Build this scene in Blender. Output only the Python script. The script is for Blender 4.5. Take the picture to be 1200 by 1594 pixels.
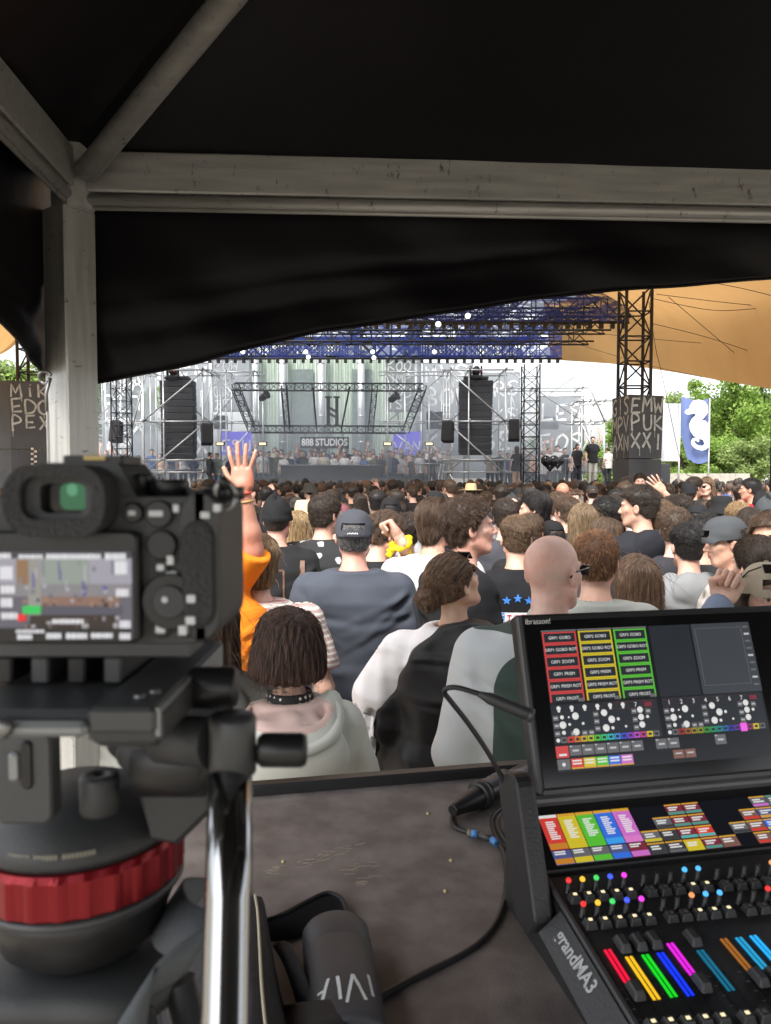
import bpy, bmesh, math, random
import numpy as np
from mathutils import Vector, Matrix, Euler
for _o in list(bpy.data.objects):
	bpy.data.objects.remove(_o)
SC = bpy.context.scene
COL = SC.collection
random.seed(11)
# ------------------------------------------------------------------ camera
EYE = 1.92                      # lens height above the festival ground
FPX = 1200.0                    # focal length in photo pixels (photo is 1200 x 1594)
TILT = math.atan(55.0 / FPX)    # the lens looks down a little
cam_data = bpy.data.cameras.new("camera")
cam_data.sensor_fit = 'HORIZONTAL'
cam_data.sensor_width = 36.0
cam_data.lens = 36.0
cam_data.clip_start = 0.02
cam_data.clip_end = 2000.0
cam_data.dof.use_dof = True
cam_data.dof.focus_distance = 6.5
cam_data.dof.aperture_fstop = 19.0
cam = bpy.data.objects.new("camera", cam_data)
COL.objects.link(cam)
cam.location = (0.0, 0.0, EYE)
cam.rotation_euler = (math.radians(90.0) - TILT, 0.0, 0.0)
SC.camera = cam
# ------------------------------------------------------------------ sky, sun, exposure
SUN_ELEV, SUN_ROT = math.radians(52.0), math.radians(205.0)
world = bpy.data.worlds.new("World")
SC.world = world
world.use_nodes = True
wn = world.node_tree
wn.nodes.clear()
sky = wn.nodes.new('ShaderNodeTexSky')
sky.sky_type = 'NISHITA'
sky.sun_disc = False
sky.sun_elevation = SUN_ELEV
sky.sun_rotation = SUN_ROT
sky.dust_density = 4.0
sky.air_density = 1.0
hsv = wn.nodes.new('ShaderNodeHueSaturation')   # thin white overcast: most of the blue is gone
hsv.inputs['Saturation'].default_value = 0.22
bg = wn.nodes.new('ShaderNodeBackground')
bg.inputs['Strength'].default_value = 0.15
wo = wn.nodes.new('ShaderNodeOutputWorld')
wn.links.new(sky.outputs[0], hsv.inputs['Color'])
wn.links.new(hsv.outputs[0], bg.inputs['Color'])
wn.links.new(bg.outputs[0], wo.inputs['Surface'])
sun_data = bpy.data.lights.new("sun", 'SUN')
sun_data.energy = 1.5
sun_data.angle = math.radians(14.0)
sun_data.color = (1.0, 0.96, 0.9)
sun = bpy.data.objects.new("sun", sun_data)
COL.objects.link(sun)
# Nishita: rotation 0 puts the sun at +Y, growing clockwise seen from above
_sd = Vector((math.sin(SUN_ROT) * math.cos(SUN_ELEV), math.cos(SUN_ROT) * math.cos(SUN_ELEV), math.sin(SUN_ELEV)))
sun.rotation_euler = _sd.to_track_quat('Z', 'Y').to_euler()
sun.location = _sd * 50
SC.view_settings.view_transform = 'Standard'
SC.view_settings.look = 'None'
SC.view_settings.exposure = 1.6
SC.view_settings.gamma = 1.0
SC.view_settings.use_curve_mapping = False
SC.render.engine = 'CYCLES'
SC.cycles.use_denoising = True
SC.cycles.max_bounces = 8
SC.cycles.transparent_max_bounces = 16
SC.cycles.volume_bounces = 0
SC.cycles.sample_clamp_indirect = 8.0
SC.cycles.caustics_reflective = False
SC.cycles.caustics_refractive = False
# ------------------------------------------------------------------ pixel rays
_fw = Vector((0, math.cos(TILT), -math.sin(TILT)))
_up = Vector((0, math.sin(TILT), math.cos(TILT)))
def ray(px, py):
	return _fw + Vector((1, 0, 0)) * ((px - 600.0) / FPX) + _up * ((797.0 - py) / FPX)
def P(px, py, d):
	"""world point seen at photo pixel (px, py) whose distance along +Y is d"""
	r = ray(px, py)
	return Vector((0, 0, EYE)) + r * (d / r.y)
def onz(px, py, z):
	"""world point seen at photo pixel (px, py) on the level z"""
	r = ray(px, py)
	return Vector((0, 0, EYE)) + r * ((z - EYE) / r.z)
# ------------------------------------------------------------------ materials
MATS = {}
def mat(name, col=(0.5, 0.5, 0.5), rough=0.6, metal=0.0, var=0.12, scale=6.0, bump=0.0, bscale=40.0, spec=0.5,
		obj=False, stretch=(1, 1, 1), detail=4.0, col2=None, ramp=(0.35, 0.65), sheen=0.0, rvar=0.0, coat=0.0):
	"""procedural Principled material: noise-varied colour, optional noise bump; obj=True takes the colour from the object"""
	if name in MATS:
		return MATS[name]
	m = bpy.data.materials.new(name)
	m.use_nodes = True
	nt = m.node_tree
	b = nt.nodes['Principled BSDF']
	b.inputs['Roughness'].default_value = rough
	b.inputs['Metallic'].default_value = metal
	b.inputs['Specular IOR Level'].default_value = spec
	if sheen:
		b.inputs['Sheen Weight'].default_value = sheen
	if coat:
		b.inputs['Coat Weight'].default_value = coat
	tc = nt.nodes.new('ShaderNodeTexCoord')
	mp = nt.nodes.new('ShaderNodeMapping')
	mp.inputs['Scale'].default_value = stretch
	nt.links.new(tc.outputs['Object'], mp.inputs['Vector'])
	no = nt.nodes.new('ShaderNodeTexNoise')
	no.inputs['Scale'].default_value = scale
	no.inputs['Detail'].default_value = detail
	nt.links.new(mp.outputs[0], no.inputs['Vector'])
	if col2 is not None:
		rp = nt.nodes.new('ShaderNodeValToRGB')
		rp.color_ramp.elements[0].position = ramp[0]
		rp.color_ramp.elements[1].position = ramp[1]
		rp.color_ramp.elements[0].color = (*col, 1)
		rp.color_ramp.elements[1].color = (*col2, 1)
		nt.links.new(no.outputs['Fac'], rp.inputs['Fac'])
		src = rp.outputs['Color']
	else:
		mr = nt.nodes.new('ShaderNodeMapRange')
		mr.inputs['From Min'].default_value = 0.25
		mr.inputs['From Max'].default_value = 0.75
		mr.inputs['To Min'].default_value = 1.0 - var
		mr.inputs['To Max'].default_value = 1.0 + var
		nt.links.new(no.outputs['Fac'], mr.inputs['Value'])
		mx = nt.nodes.new('ShaderNodeVectorMath')
		mx.operation = 'SCALE'
		if obj:
			oi = nt.nodes.new('ShaderNodeObjectInfo')
			nt.links.new(oi.outputs['Color'], mx.inputs[0])
		else:
			mx.inputs[0].default_value = col
		nt.links.new(mr.outputs[0], mx.inputs['Scale'])
		src = mx.outputs[0]
	nt.links.new(src, b.inputs['Base Color'])
	if rvar:
		r2 = nt.nodes.new('ShaderNodeMapRange')
		r2.inputs['To Min'].default_value = max(0.05, rough - rvar)
		r2.inputs['To Max'].default_value = min(1.0, rough + rvar)
		nt.links.new(no.outputs['Fac'], r2.inputs['Value'])
		nt.links.new(r2.outputs[0], b.inputs['Roughness'])
	if bump:
		n2 = nt.nodes.new('ShaderNodeTexNoise')
		n2.inputs['Scale'].default_value = bscale
		n2.inputs['Detail'].default_value = 3.0
		nt.links.new(mp.outputs[0], n2.inputs['Vector'])
		bp = nt.nodes.new('ShaderNodeBump')
		bp.inputs['Strength'].default_value = bump
		bp.inputs['Distance'].default_value = 0.01
		nt.links.new(n2.outputs['Fac'], bp.inputs['Height'])
		nt.links.new(bp.outputs[0], b.inputs['Normal'])
	MATS[name] = m
	return m
def emat(name, col, strength=1.0):
	"""a light-giving surface (screens, lamps)"""
	if name in MATS:
		return MATS[name]
	m = bpy.data.materials.new(name)
	m.use_nodes = True
	b = m.node_tree.nodes['Principled BSDF']
	b.inputs['Base Color'].default_value = (*[c * 0.2 for c in col], 1)
	b.inputs['Roughness'].default_value = 0.25
	b.inputs['Emission Color'].default_value = (*col, 1)
	b.inputs['Emission Strength'].default_value = strength * 0.76
	MATS[name] = m
	return m
def thin(name, col, open_share=0.4, trans=0.5, noise_scale=0.0, stretch=(1, 1, 1), lo=0.45, hi=0.55, col2=None):
	"""thin cloth or mesh: diffuse + translucent, with see-through holes (even share, or torn by noise)"""
	if name in MATS:
		return MATS[name]
	m = bpy.data.materials.new(name)
	m.use_nodes = True
	nt = m.node_tree
	nt.nodes.clear()
	out = nt.nodes.new('ShaderNodeOutputMaterial')
	df = nt.nodes.new('ShaderNodeBsdfDiffuse')
	tr = nt.nodes.new('ShaderNodeBsdfTranslucent')
	tc = nt.nodes.new('ShaderNodeTexCoord')
	n0 = nt.nodes.new('ShaderNodeTexNoise')
	n0.inputs['Scale'].default_value = 0.7
	n0.inputs['Detail'].default_value = 5
	nt.links.new(tc.outputs['Object'], n0.inputs['Vector'])
	rp = nt.nodes.new('ShaderNodeValToRGB')
	c2 = col2 or tuple(c * 0.75 for c in col)
	rp.color_ramp.elements[0].position = 0.35
	rp.color_ramp.elements[1].position = 0.7
	rp.color_ramp.elements[0].color = (*col, 1)
	rp.color_ramp.elements[1].color = (*c2, 1)
	nt.links.new(n0.outputs['Fac'], rp.inputs['Fac'])
	nt.links.new(rp.outputs[0], df.inputs['Color'])
	nt.links.new(rp.outputs[0], tr.inputs['Color'])
	mx = nt.nodes.new('ShaderNodeMixShader')
	mx.inputs[0].default_value = trans
	nt.links.new(df.outputs[0], mx.inputs[1])
	nt.links.new(tr.outputs[0], mx.inputs[2])
	if open_share > 0:
		tp = nt.nodes.new('ShaderNodeBsdfTransparent')
		m2 = nt.nodes.new('ShaderNodeMixShader')
		m2.inputs[0].default_value = open_share
		if noise_scale:
			mp = nt.nodes.new('ShaderNodeMapping')
			mp.inputs['Scale'].default_value = stretch
			n1 = nt.nodes.new('ShaderNodeTexNoise')
			n1.inputs['Scale'].default_value = noise_scale
			n1.inputs['Detail'].default_value = 2
			nt.links.new(tc.outputs['Object'], mp.inputs['Vector'])
			nt.links.new(mp.outputs[0], n1.inputs['Vector'])
			mr = nt.nodes.new('ShaderNodeMapRange')
			mr.inputs['From Min'].default_value = lo
			mr.inputs['From Max'].default_value = hi
			mr.inputs['To Min'].default_value = max(0.0, open_share - 0.3)
			mr.inputs['To Max'].default_value = 1.0
			nt.links.new(n1.outputs['Fac'], mr.inputs['Value'])
			nt.links.new(mr.outputs[0], m2.inputs[0])
		nt.links.new(mx.outputs[0], m2.inputs[1])
		nt.links.new(tp.outputs[0], m2.inputs[2])
		nt.links.new(m2.outputs[0], out.inputs['Surface'])
	else:
		nt.links.new(mx.outputs[0], out.inputs['Surface'])
	MATS[name] = m
	return m
# ------------------------------------------------------------------ object helpers
def tag(o, label=None, cat=None, group=None, kind=None):
	if label: o['label'] = label
	if cat: o['category'] = cat
	if group: o['group'] = group
	if kind: o['kind'] = kind
	return o
def thing(name, label, cat, loc=(0, 0, 0), rot=(0, 0, 0), group=None):
	o = bpy.data.objects.new(name, None)
	o.empty_display_size = 0.1
	COL.objects.link(o)
	o.location = loc
	o.rotation_euler = rot
	return tag(o, label, cat, group)
def link(name, data, parent=None, loc=None, rot=None):
	o = bpy.data.objects.new(name, data)
	COL.objects.link(o)
	if parent is not None:
		o.parent = parent
	if loc is not None:
		o.location = loc
	if rot is not None:
		o.rotation_euler = rot
	return o
def mesh(name, verts, faces, mats, smooth=False, mi=None):
	me = bpy.data.meshes.new(name)
	me.from_pydata([tuple(v) for v in verts], [], [tuple(f) for f in faces])
	for m in (mats if isinstance(mats, (list, tuple)) else [mats]):
		me.materials.append(m)
	n = len(me.polygons)
	if mi is not None:
		me.polygons.foreach_set('material_index', np.asarray(mi, dtype=np.int32))
	if smooth:
		me.polygons.foreach_set('use_smooth', np.ones(n, dtype=bool))
	me.update()
	return me
class MB:
	"""collects shapes and builds them as ONE mesh object"""
	def __init__(s):
		s.v, s.f, s.m, s.sm = [], [], [], []
		s.cur, s.smooth = 0, False
	def add(s, vs, fs, smooth=None):
		k = len(s.v)
		s.v += [Vector(v) for v in vs]
		for f in fs:
			s.f.append(tuple(i + k for i in f))
			s.m.append(s.cur)
			s.sm.append(s.smooth if smooth is None else smooth)
		return s
	def box(s, c, d, R=None, taper=1.0, bev=0.0):
		"""box centre c, full size d; taper scales the top face; bev chamfers the vertical edges"""
		hx, hy, hz = d[0] / 2, d[1] / 2, d[2] / 2
		c = Vector(c)
		if bev <= 0:
			vs = []
			for z, t in ((-hz, 1), (hz, taper)):
				for x, y in ((-hx, -hy), (hx, -hy), (hx, hy), (-hx, hy)):
					vs.append(Vector((x * t, y * t, z)))
			fs = [(3, 2, 1, 0), (4, 5, 6, 7), (0, 1, 5, 4), (1, 2, 6, 5), (2, 3, 7, 6), (3, 0, 4, 7)]
		else:
			b = min(bev, hx * .98, hy * .98, hz * .98)
			ring = []
			for (sx, sy) in ((-1, -1), (1, -1), (1, 1), (-1, 1)):
				a, e = (sx * (hx - b), sy * hy), (sx * hx, sy * (hy - b))
				ring += [a, e] if sx * sy < 0 else [e, a]
			ring = [(-hx, -hy + b), (-hx + b, -hy), (hx - b, -hy), (hx, -hy + b), (hx, hy - b), (hx - b, hy), (-hx + b, hy), (-hx, hy - b)]
			vs, fs = [], []
			for z, q, t in ((-hz, b, 1), (-hz + b, 0, 1), (hz - b, 0, taper), (hz, b, taper)):
				for x, y in ring:
					vs.append(Vector((x * t * (1 - q / hx), y * t * (1 - q / hy), z)))
			for k in range(3):
				for i in range(8):
					j = (i + 1) % 8
					fs.append((k * 8 + i, k * 8 + j, k * 8 + 8 + j, k * 8 + 8 + i))
			fs.append(tuple(range(7, -1, -1)))
			fs.append(tuple(range(24, 32)))
		if R is not None:
			vs = [R @ v for v in vs]
		return s.add([v + c for v in vs], fs)
	def tube(s, pts, r, n=6, r2=None, cap=True, smooth=True):
		"""round tube along pts; r one radius or a list"""
		pts = [Vector(p) for p in pts]
		m = len(pts)
		rs = list(r) if isinstance(r, (list, tuple)) else [r + ((r2 if r2 is not None else r) - r) * i / max(1, m - 1) for i in range(m)]
		vs, fs = [], []
		t0 = (pts[1] - pts[0]).normalized()
		ref = Vector((0, 0, 1)) if abs(t0.z) < 0.9 else Vector((1, 0, 0))
		u = t0.cross(ref).normalized()
		for i, p in enumerate(pts):
			t = (pts[min(i + 1, m - 1)] - pts[max(i - 1, 0)])
			t = t.normalized() if t.length > 1e-9 else t0
			u = (u - t * u.dot(t))
			u = u.normalized() if u.length > 1e-9 else t.orthogonal().normalized()
			w = t.cross(u)
			for k in range(n):
				a = 2 * math.pi * k / n
				vs.append(p + (u * math.cos(a) + w * math.sin(a)) * rs[i])
		for i in range(m - 1):
			for k in range(n):
				k2 = (k + 1) % n
				fs.append((i * n + k, i * n + k2, i * n + n + k2, i * n + n + k))
		s.add(vs, fs, smooth)
		if cap:
			k = len(s.v) - len(vs)
			s.f.append(tuple(k + i for i in range(n - 1, -1, -1))); s.m.append(s.cur); s.sm.append(False)
			s.f.append(tuple(k + (m - 1) * n + i for i in range(n))); s.m.append(s.cur); s.sm.append(False)
		return s
	def lathe(s, prof, n=24, M=None, smooth=True, rfun=None):
		"""profile of (radius, z) turned about z"""
		vs, fs = [], []
		for (r, z) in prof:
			for k in range(n):
				a = 2 * math.pi * k / n
				rr = r * (rfun(a, z) if rfun else 1.0)
				vs.append(Vector((rr * math.cos(a), rr * math.sin(a), z)))
		for i in range(len(prof) - 1):
			for k in range(n):
				k2 = (k + 1) % n
				fs.append((i * n + k, i * n + k2, (i + 1) * n + k2, (i + 1) * n + k))
		if prof[0][0] > 1e-6: fs.append(tuple(range(n - 1, -1, -1)))
		if prof[-1][0] > 1e-6: fs.append(tuple((len(prof) - 1) * n + k for k in range(n)))
		if M is not None: vs = [M @ v for v in vs]
		return s.add(vs, fs, smooth)
	def prism(s, poly, depth, M=None, bev=0.0):
		"""polygon in xy extruded along z by depth (with a small chamfer)"""
		n = len(poly)
		vs, fs = [], []
		if bev > 0:
			cx = sum(p[0] for p in poly) / n; cy = sum(p[1] for p in poly) / n
			def inset(q):
				out = []
				for p in poly:
					dx, dy = cx - p[0], cy - p[1]
					l = math.hypot(dx, dy) or 1
					out.append((p[0] + dx / l * q, p[1] + dy / l * q))
				return out
			rings = [(inset(bev), 0), (poly, bev), (poly, depth - bev), (inset(bev), depth)]
		else:
			rings = [(poly, 0), (poly, depth)]
		for pl, z in rings:
			vs += [Vector((p[0], p[1], z)) for p in pl]
		for k in range(len(rings) - 1):
			for i in range(n):
				j = (i + 1) % n
				fs.append((k * n + i, k * n + j, k * n + n + j, k * n + n + i))
		fs.append(tuple(range(n - 1, -1, -1)))
		fs.append(tuple((len(rings) - 1) * n + i for i in range(n)))
		if M is not None: vs = [M @ v for v in vs]
		return s.add(vs, fs)
	def quad(s, a, b, c, d):
		return s.add([a, b, c, d], [(0, 1, 2, 3)])
	def ribbon(s, pts, w, nrm, lift=0.0):
		"""flat painted stroke along pts, width w, lying on a surface with normal nrm"""
		nrm = Vector(nrm).normalized()
		pts = [Vector(p) for p in pts]
		vs, fs = [], []
		m = len(pts)
		for i, p in enumerate(pts):
			t = (pts[min(i + 1, m - 1)] - pts[max(i - 1, 0)])
			t = t.normalized() if t.length > 1e-9 else Vector((1, 0, 0))
			sd = nrm.cross(t).normalized()
			ww = w * (0.85 + 0.3 * random.random()) / 2
			vs += [p + sd * ww + nrm * lift, p - sd * ww + nrm * lift]
		for i in range(m - 1):
			fs.append((2 * i, 2 * i + 1, 2 * i + 3, 2 * i + 2))
		return s.add(vs, fs)
	def build(s, name, mats, parent=None, world=True, loc=None, smooth=None):
		"""world=True: the shapes were given in world space and the parent is an unrotated Empty"""
		off = Vector((0, 0, 0))
		if parent is not None and world:
			off = Vector(parent.location)
			pp = parent.parent
			while pp is not None:
				off += Vector(pp.location); pp = pp.parent
		me = mesh(name, [v - off for v in s.v] if parent is not None and world else s.v, s.f, mats, mi=s.m)
		me.polygons.foreach_set('use_smooth', np.array(s.sm if smooth is None else [smooth] * len(s.f), dtype=bool))
		return link(name, me, parent, loc)
def struct(o):
	o['kind'] = 'structure'
	return o
# hand-painted letters: strokes in a 1 x 1.4 cell
GLYPH = {
 'A': [[(0, 0), (.5, 1.4), (1, 0)], [(.15, .5), (.9, .55)]], 'B': [[(0, 0), (.05, 1.4), (.7, 1.25), (.7, .85), (.1, .7), (.8, .5), (.75, .1), (0, 0)]],
 'C': [[(.95, 1.2), (.5, 1.4), (.05, .8), (.3, .05), (.95, .2)]], 'D': [[(.05, 0), (.05, 1.4), (.7, 1.2), (.95, .7), (.7, .1), (.05, 0)]],
 'E': [[(.95, 1.35), (.1, 1.3), (.05, .05), (.95, .1)], [(.08, .7), (.75, .75)]], 'F': [[(.05, 0), (.1, 1.35), (.95, 1.4)], [(.08, .7), (.75, .75)]],
 'G': [[(.9, 1.25), (.45, 1.4), (.05, .7), (.4, 0), (.9, .2), (.9, .6), (.55, .6)]], 'H': [[(.05, 0), (.1, 1.4)], [(.9, 0), (.95, 1.4)], [(.08, .7), (.92, .75)]],
 'I': [[(.5, 0), (.5, 1.4)]], 'i': [[(.5, 0), (.5, .9)], [(.5, 1.15), (.5, 1.3)]], 'J': [[(.8, 1.4), (.8, .3), (.4, 0), (.05, .3)]], 'K': [[(.1, 0), (.1, 1.4)], [(.9, 1.35), (.12, .65), (1, 0)]],
 'L': [[(.1, 1.4), (.08, .05), (.95, .1)]], 'M': [[(0, 0), (.15, 1.4), (.5, .5), (.85, 1.4), (1, 0)]], 'N': [[(.05, 0), (.1, 1.4), (.9, .05), (.95, 1.4)]],
 'O': [[(.5, 1.4), (.08, 1.0), (.1, .3), (.5, 0), (.9, .35), (.92, 1.05), (.5, 1.4)]], 'P': [[(.1, -.1), (.1, 1.35), (.75, 1.3), (.85, .85), (.1, .6)]],
 'R': [[(.08, 0), (.1, 1.35), (.8, 1.25), (.75, .8), (.1, .65), (.95, 0)]], 'S': [[(.95, 1.2), (.5, 1.4), (.1, 1.05), (.85, .5), (.6, .02), (.05, .15)]],
 'T': [[(.5, 0), (.5, 1.38)], [(0, 1.35), (1, 1.4)]], 'U': [[(.08, 1.4), (.1, .3), (.5, 0), (.9, .3), (.92, 1.4)]], 'V': [[(0, 1.4), (.5, 0), (1, 1.4)]],
 'W': [[(0, 1.4), (.2, 0), (.5, .9), (.8, 0), (1, 1.4)]], 'X': [[(.05, 0), (.95, 1.4)], [(.05, 1.4), (.95, 0)]], 'Y': [[(0, 1.4), (.5, .7)], [(1, 1.4), (.3, -.1)]],
 'Z': [[(.05, 1.35), (.95, 1.4), (.05, .05), (.95, .1)]], '!': [[(.5, .45), (.55, 1.4)], [(.48, 0), (.5, .12)]], '/': [[(.1, -.1), (.9, 1.4)]], '3': [[(.1, 1.3), (.8, 1.3), (.4, .8), (.85, .4), (.5, 0), (.05, .15)]],
}
def smoothpath(pts, k=4):
	"""Catmull-Rom through pts"""
	pts = [Vector(p) for p in pts]
	if len(pts) < 3: return pts
	out = []
	for i in range(len(pts) - 1):
		p0, p1, p2, p3 = pts[max(i - 1, 0)], pts[i], pts[i + 1], pts[min(i + 2, len(pts) - 1)]
		for j in range(k):
			t = j / k
			out.append(0.5 * ((2 * p1) + (p2 - p0) * t + (2 * p0 - 5 * p1 + 4 * p2 - p3) * t * t + (3 * p1 - p0 - 3 * p2 + p3) * t ** 3))
	out.append(pts[-1])
	return out
def graffiti(mb, text, o, u, v, n, size, w, drip=0.0, wob=.06, gap=1.25):
	"""paint text with its lower left at o, running along u, up v, on a face with normal n"""
	o, u, v = Vector(o), Vector(u).normalized(), Vector(v).normalized()
	rnd = random.Random(text + str(size))
	for i, ch in enumerate(text):
		for st in GLYPH.get(ch, []):
			sk = rnd.uniform(-.08, .08); dy = rnd.uniform(-.1, .1)
			ps = [(i * gap + x + sk * y + rnd.uniform(-wob, wob), y + dy + rnd.uniform(-wob, wob)) for x, y in st]
			w3 = [o + u * (x * size) + v * (y * size) for x, y in ps]
			mb.ribbon(smoothpath(w3, 3) if ch in 'BCDGJOPRSU3' else [w3[0]] + [a.lerp(b, t) for a, b in zip(w3, w3[1:]) for t in (.5, 1)], w, n, 0.006)
			if drip and rnd.random() < drip:
				b = min(w3, key=lambda q: q.dot(v))
				mb.ribbon([b, b - v * size * rnd.uniform(.3, .8)], w * .3, n, 0.009)
# ================================================================== ground and front-of-house tent
def onplane(px, py, p0, n):
	r = ray(px, py); o = Vector((0, 0, EYE)); n = Vector(n)
	return o + r * ((Vector(p0) - o).dot(n) / r.dot(n))
M_GROUND = mat('trodden_earth', (0.24, 0.21, 0.165), 0.95, var=0.35, scale=1.3, bump=0.6, bscale=14)
g = MB(); g.quad((-400, -60, 0), (400, -60, 0), (400, 900, 0), (-400, 900, 0))
struct(g.build('ground', M_GROUND))
def alu(name, base, streak, rough=.42):
	"""weathered aluminium: streaks along z, dark knocks and scratches"""
	m = mat(name, base, rough, metal=0.6, var=0.16, scale=9, bump=0.08, bscale=60, stretch=streak, rvar=.12)
	nt = m.node_tree; b = nt.nodes['Principled BSDF']
	tc = [n for n in nt.nodes if n.type == 'TEX_COORD'][0]
	mp = nt.nodes.new('ShaderNodeMapping'); mp.inputs['Scale'].default_value = tuple(1.0 if s > 1 else 2.2 for s in streak)
	n1 = nt.nodes.new('ShaderNodeTexNoise'); n1.inputs['Scale'].default_value = 22; n1.inputs['Detail'].default_value = 8; n1.inputs['Roughness'].default_value = .7
	rp = nt.nodes.new('ShaderNodeValToRGB'); rp.color_ramp.elements[0].position = .30; rp.color_ramp.elements[1].position = .40
	rp.color_ramp.elements[0].color = (.18, .16, .14, 1); rp.color_ramp.elements[1].color = (1, 1, 1, 1)
	mu = nt.nodes.new('ShaderNodeMix'); mu.data_type = 'RGBA'; mu.blend_type = 'MULTIPLY'; mu.inputs[0].default_value = 1
	src = b.inputs['Base Color'].links[0].from_socket
	nt.links.new(tc.outputs['Object'], mp.inputs[0]); nt.links.new(mp.outputs[0], n1.inputs['Vector']); nt.links.new(n1.outputs['Fac'], rp.inputs[0])
	nt.links.new(src, mu.inputs[6]); nt.links.new(rp.outputs[0], mu.inputs[7]); nt.links.new(mu.outputs[2], b.inputs['Base Color'])
	return m
M_ALU = alu('weathered_aluminium', (0.42, 0.42, 0.40), (7, 7, 0.5), .42)
M_ALU_BEAM = alu('aluminium_beam', (0.40, 0.40, 0.39), (0.5, 7, 7), .5)
M_CANVAS = mat('black_tent_canvas', (0.0045, 0.004, 0.0055), 0.5, var=0.25, scale=3, bump=0.3, bscale=9, spec=0.2)
M_STEEL = mat('galvanised_steel', (0.26, 0.26, 0.26), 0.4, metal=0.9, var=.1)
TR = math.radians(3.3)
TE1 = Vector((math.cos(TR), math.sin(TR), 0)); TE2 = Vector((math.sin(TR), -math.cos(TR), 0))
TSZ = 4.2
poleP = P(112, 600, 1.9); TC0 = Vector((poleP.x, poleP.y, 0))      # near left corner pole
Z_BT = onplane(180, 243, TC0, TE2).z; Z_BM = onplane(160, 305, TC0, TE2).z; Z_BB = onplane(150, 329, TC0, TE2).z
tent = thing('pagoda_tent', 'black canvas pagoda tent on an aluminium frame, overhead and beside the desk', 'tent', TC0)
corners = [TC0, TC0 + TE1 * TSZ, TC0 + TE1 * TSZ + TE2 * TSZ, TC0 + TE2 * TSZ]
RP = Matrix.Rotation(math.radians(-32.8), 3, 'Z')
a = 0.088
for i, c in enumerate(corners):
	m = MB()
	Rr = RP if i == 0 else Matrix.Rotation(TR, 3, 'Z')
	m.box((c.x, c.y, (Z_BB - 0.0) / 2), (a, a, Z_BB), Rr, bev=.004)
	m.build('pole', M_ALU, tent)
	m = MB()      # the narrower foot-piece of the rafter on top of the pole
	ci = c + ((corners[0] + corners[2]) / 2 - c).normalized() * .022; m.box((ci.x, ci.y, (Z_BB + Z_BT) / 2 + .014), (a * .86, a * .86, Z_BT - Z_BB + .045), Rr, bev=.006)
	m.build('pole_cap', M_ALU_BEAM, tent)
def beam(c0, c1, inw):
	d = (c1 - c0).normalized(); R = Matrix((d, inw, Vector((0, 0, 1)))).transposed()
	L = (c1 - c0).length - .10; mid = (c0 + c1) / 2
	m = MB()
	m.box(mid + Vector((0, 0, (Z_BT + Z_BM) / 2)) + inw * .005, (L, .055, Z_BT - Z_BM), R, bev=.004)
	m.build('beam', M_ALU_BEAM, tent)
	m = MB()
	h = Z_BM - Z_BB
	m.tube([c0 + d * .05 + inw * .014 + Vector((0, 0, Z_BM - h * .42)), c1 - d * .05 + inw * .014 + Vector((0, 0, Z_BM - h * .42))], h * .42, 12)
	m.tube([c0 + d * .05 + inw * .012 + Vector((0, 0, Z_BM - h * .9)), c1 - d * .05 + inw * .012 + Vector((0, 0, Z_BM - h * .9))], h * .16, 8)
	m.build('keder_rail', M_ALU_BEAM, tent)
beam(corners[0], corners[1], TE2); beam(corners[1], corners[2], -TE1); beam(corners[2], corners[3], -TE2); beam(corners[3], corners[0], TE1)
peak = (corners[0] + corners[2]) / 2 + Vector((0, 0, Z_BT + 1.02 * TSZ / 5))
for c in corners:
	a0 = c + Vector((0, 0, Z_BM + .005)); dd = (peak - a0)
	m = MB(); m.tube([a0 + dd * .030, peak], .027, 16); m.build('rafter', M_ALU_BEAM, tent)
# roof cloth: four sagging gores
m = MB(); m.smooth = True
N = 14
for k in range(4):
	cc = (corners[0] + corners[2]) / 2
	c0 = corners[k] + (corners[k] - cc).normalized() * .09 + Vector((0, 0, Z_BT - .035)); c1 = corners[(k + 1) % 4] + (corners[(k + 1) % 4] - cc).normalized() * .09 + Vector((0, 0, Z_BT - .035))
	pk = peak + Vector((0, 0, .08))
	vs, fs = [], []
	for i in range(N + 1):
		for j in range(N + 1):
			s, t = i / N, j / N
			p = (c0.lerp(c1, t)).lerp(pk, s) - Vector((0, 0, .14 * math.sin(math.pi * s) * math.sin(math.pi * t) * (1 - s)))
			vs.append(p)
	for i in range(N):
		for j in range(N):
			q = i * (N + 1) + j
			fs.append((q, q + 1, q + N + 2, q + N + 1))
	m.add(vs, fs)
m.build('roof_cloth', M_CANVAS, tent)
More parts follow.
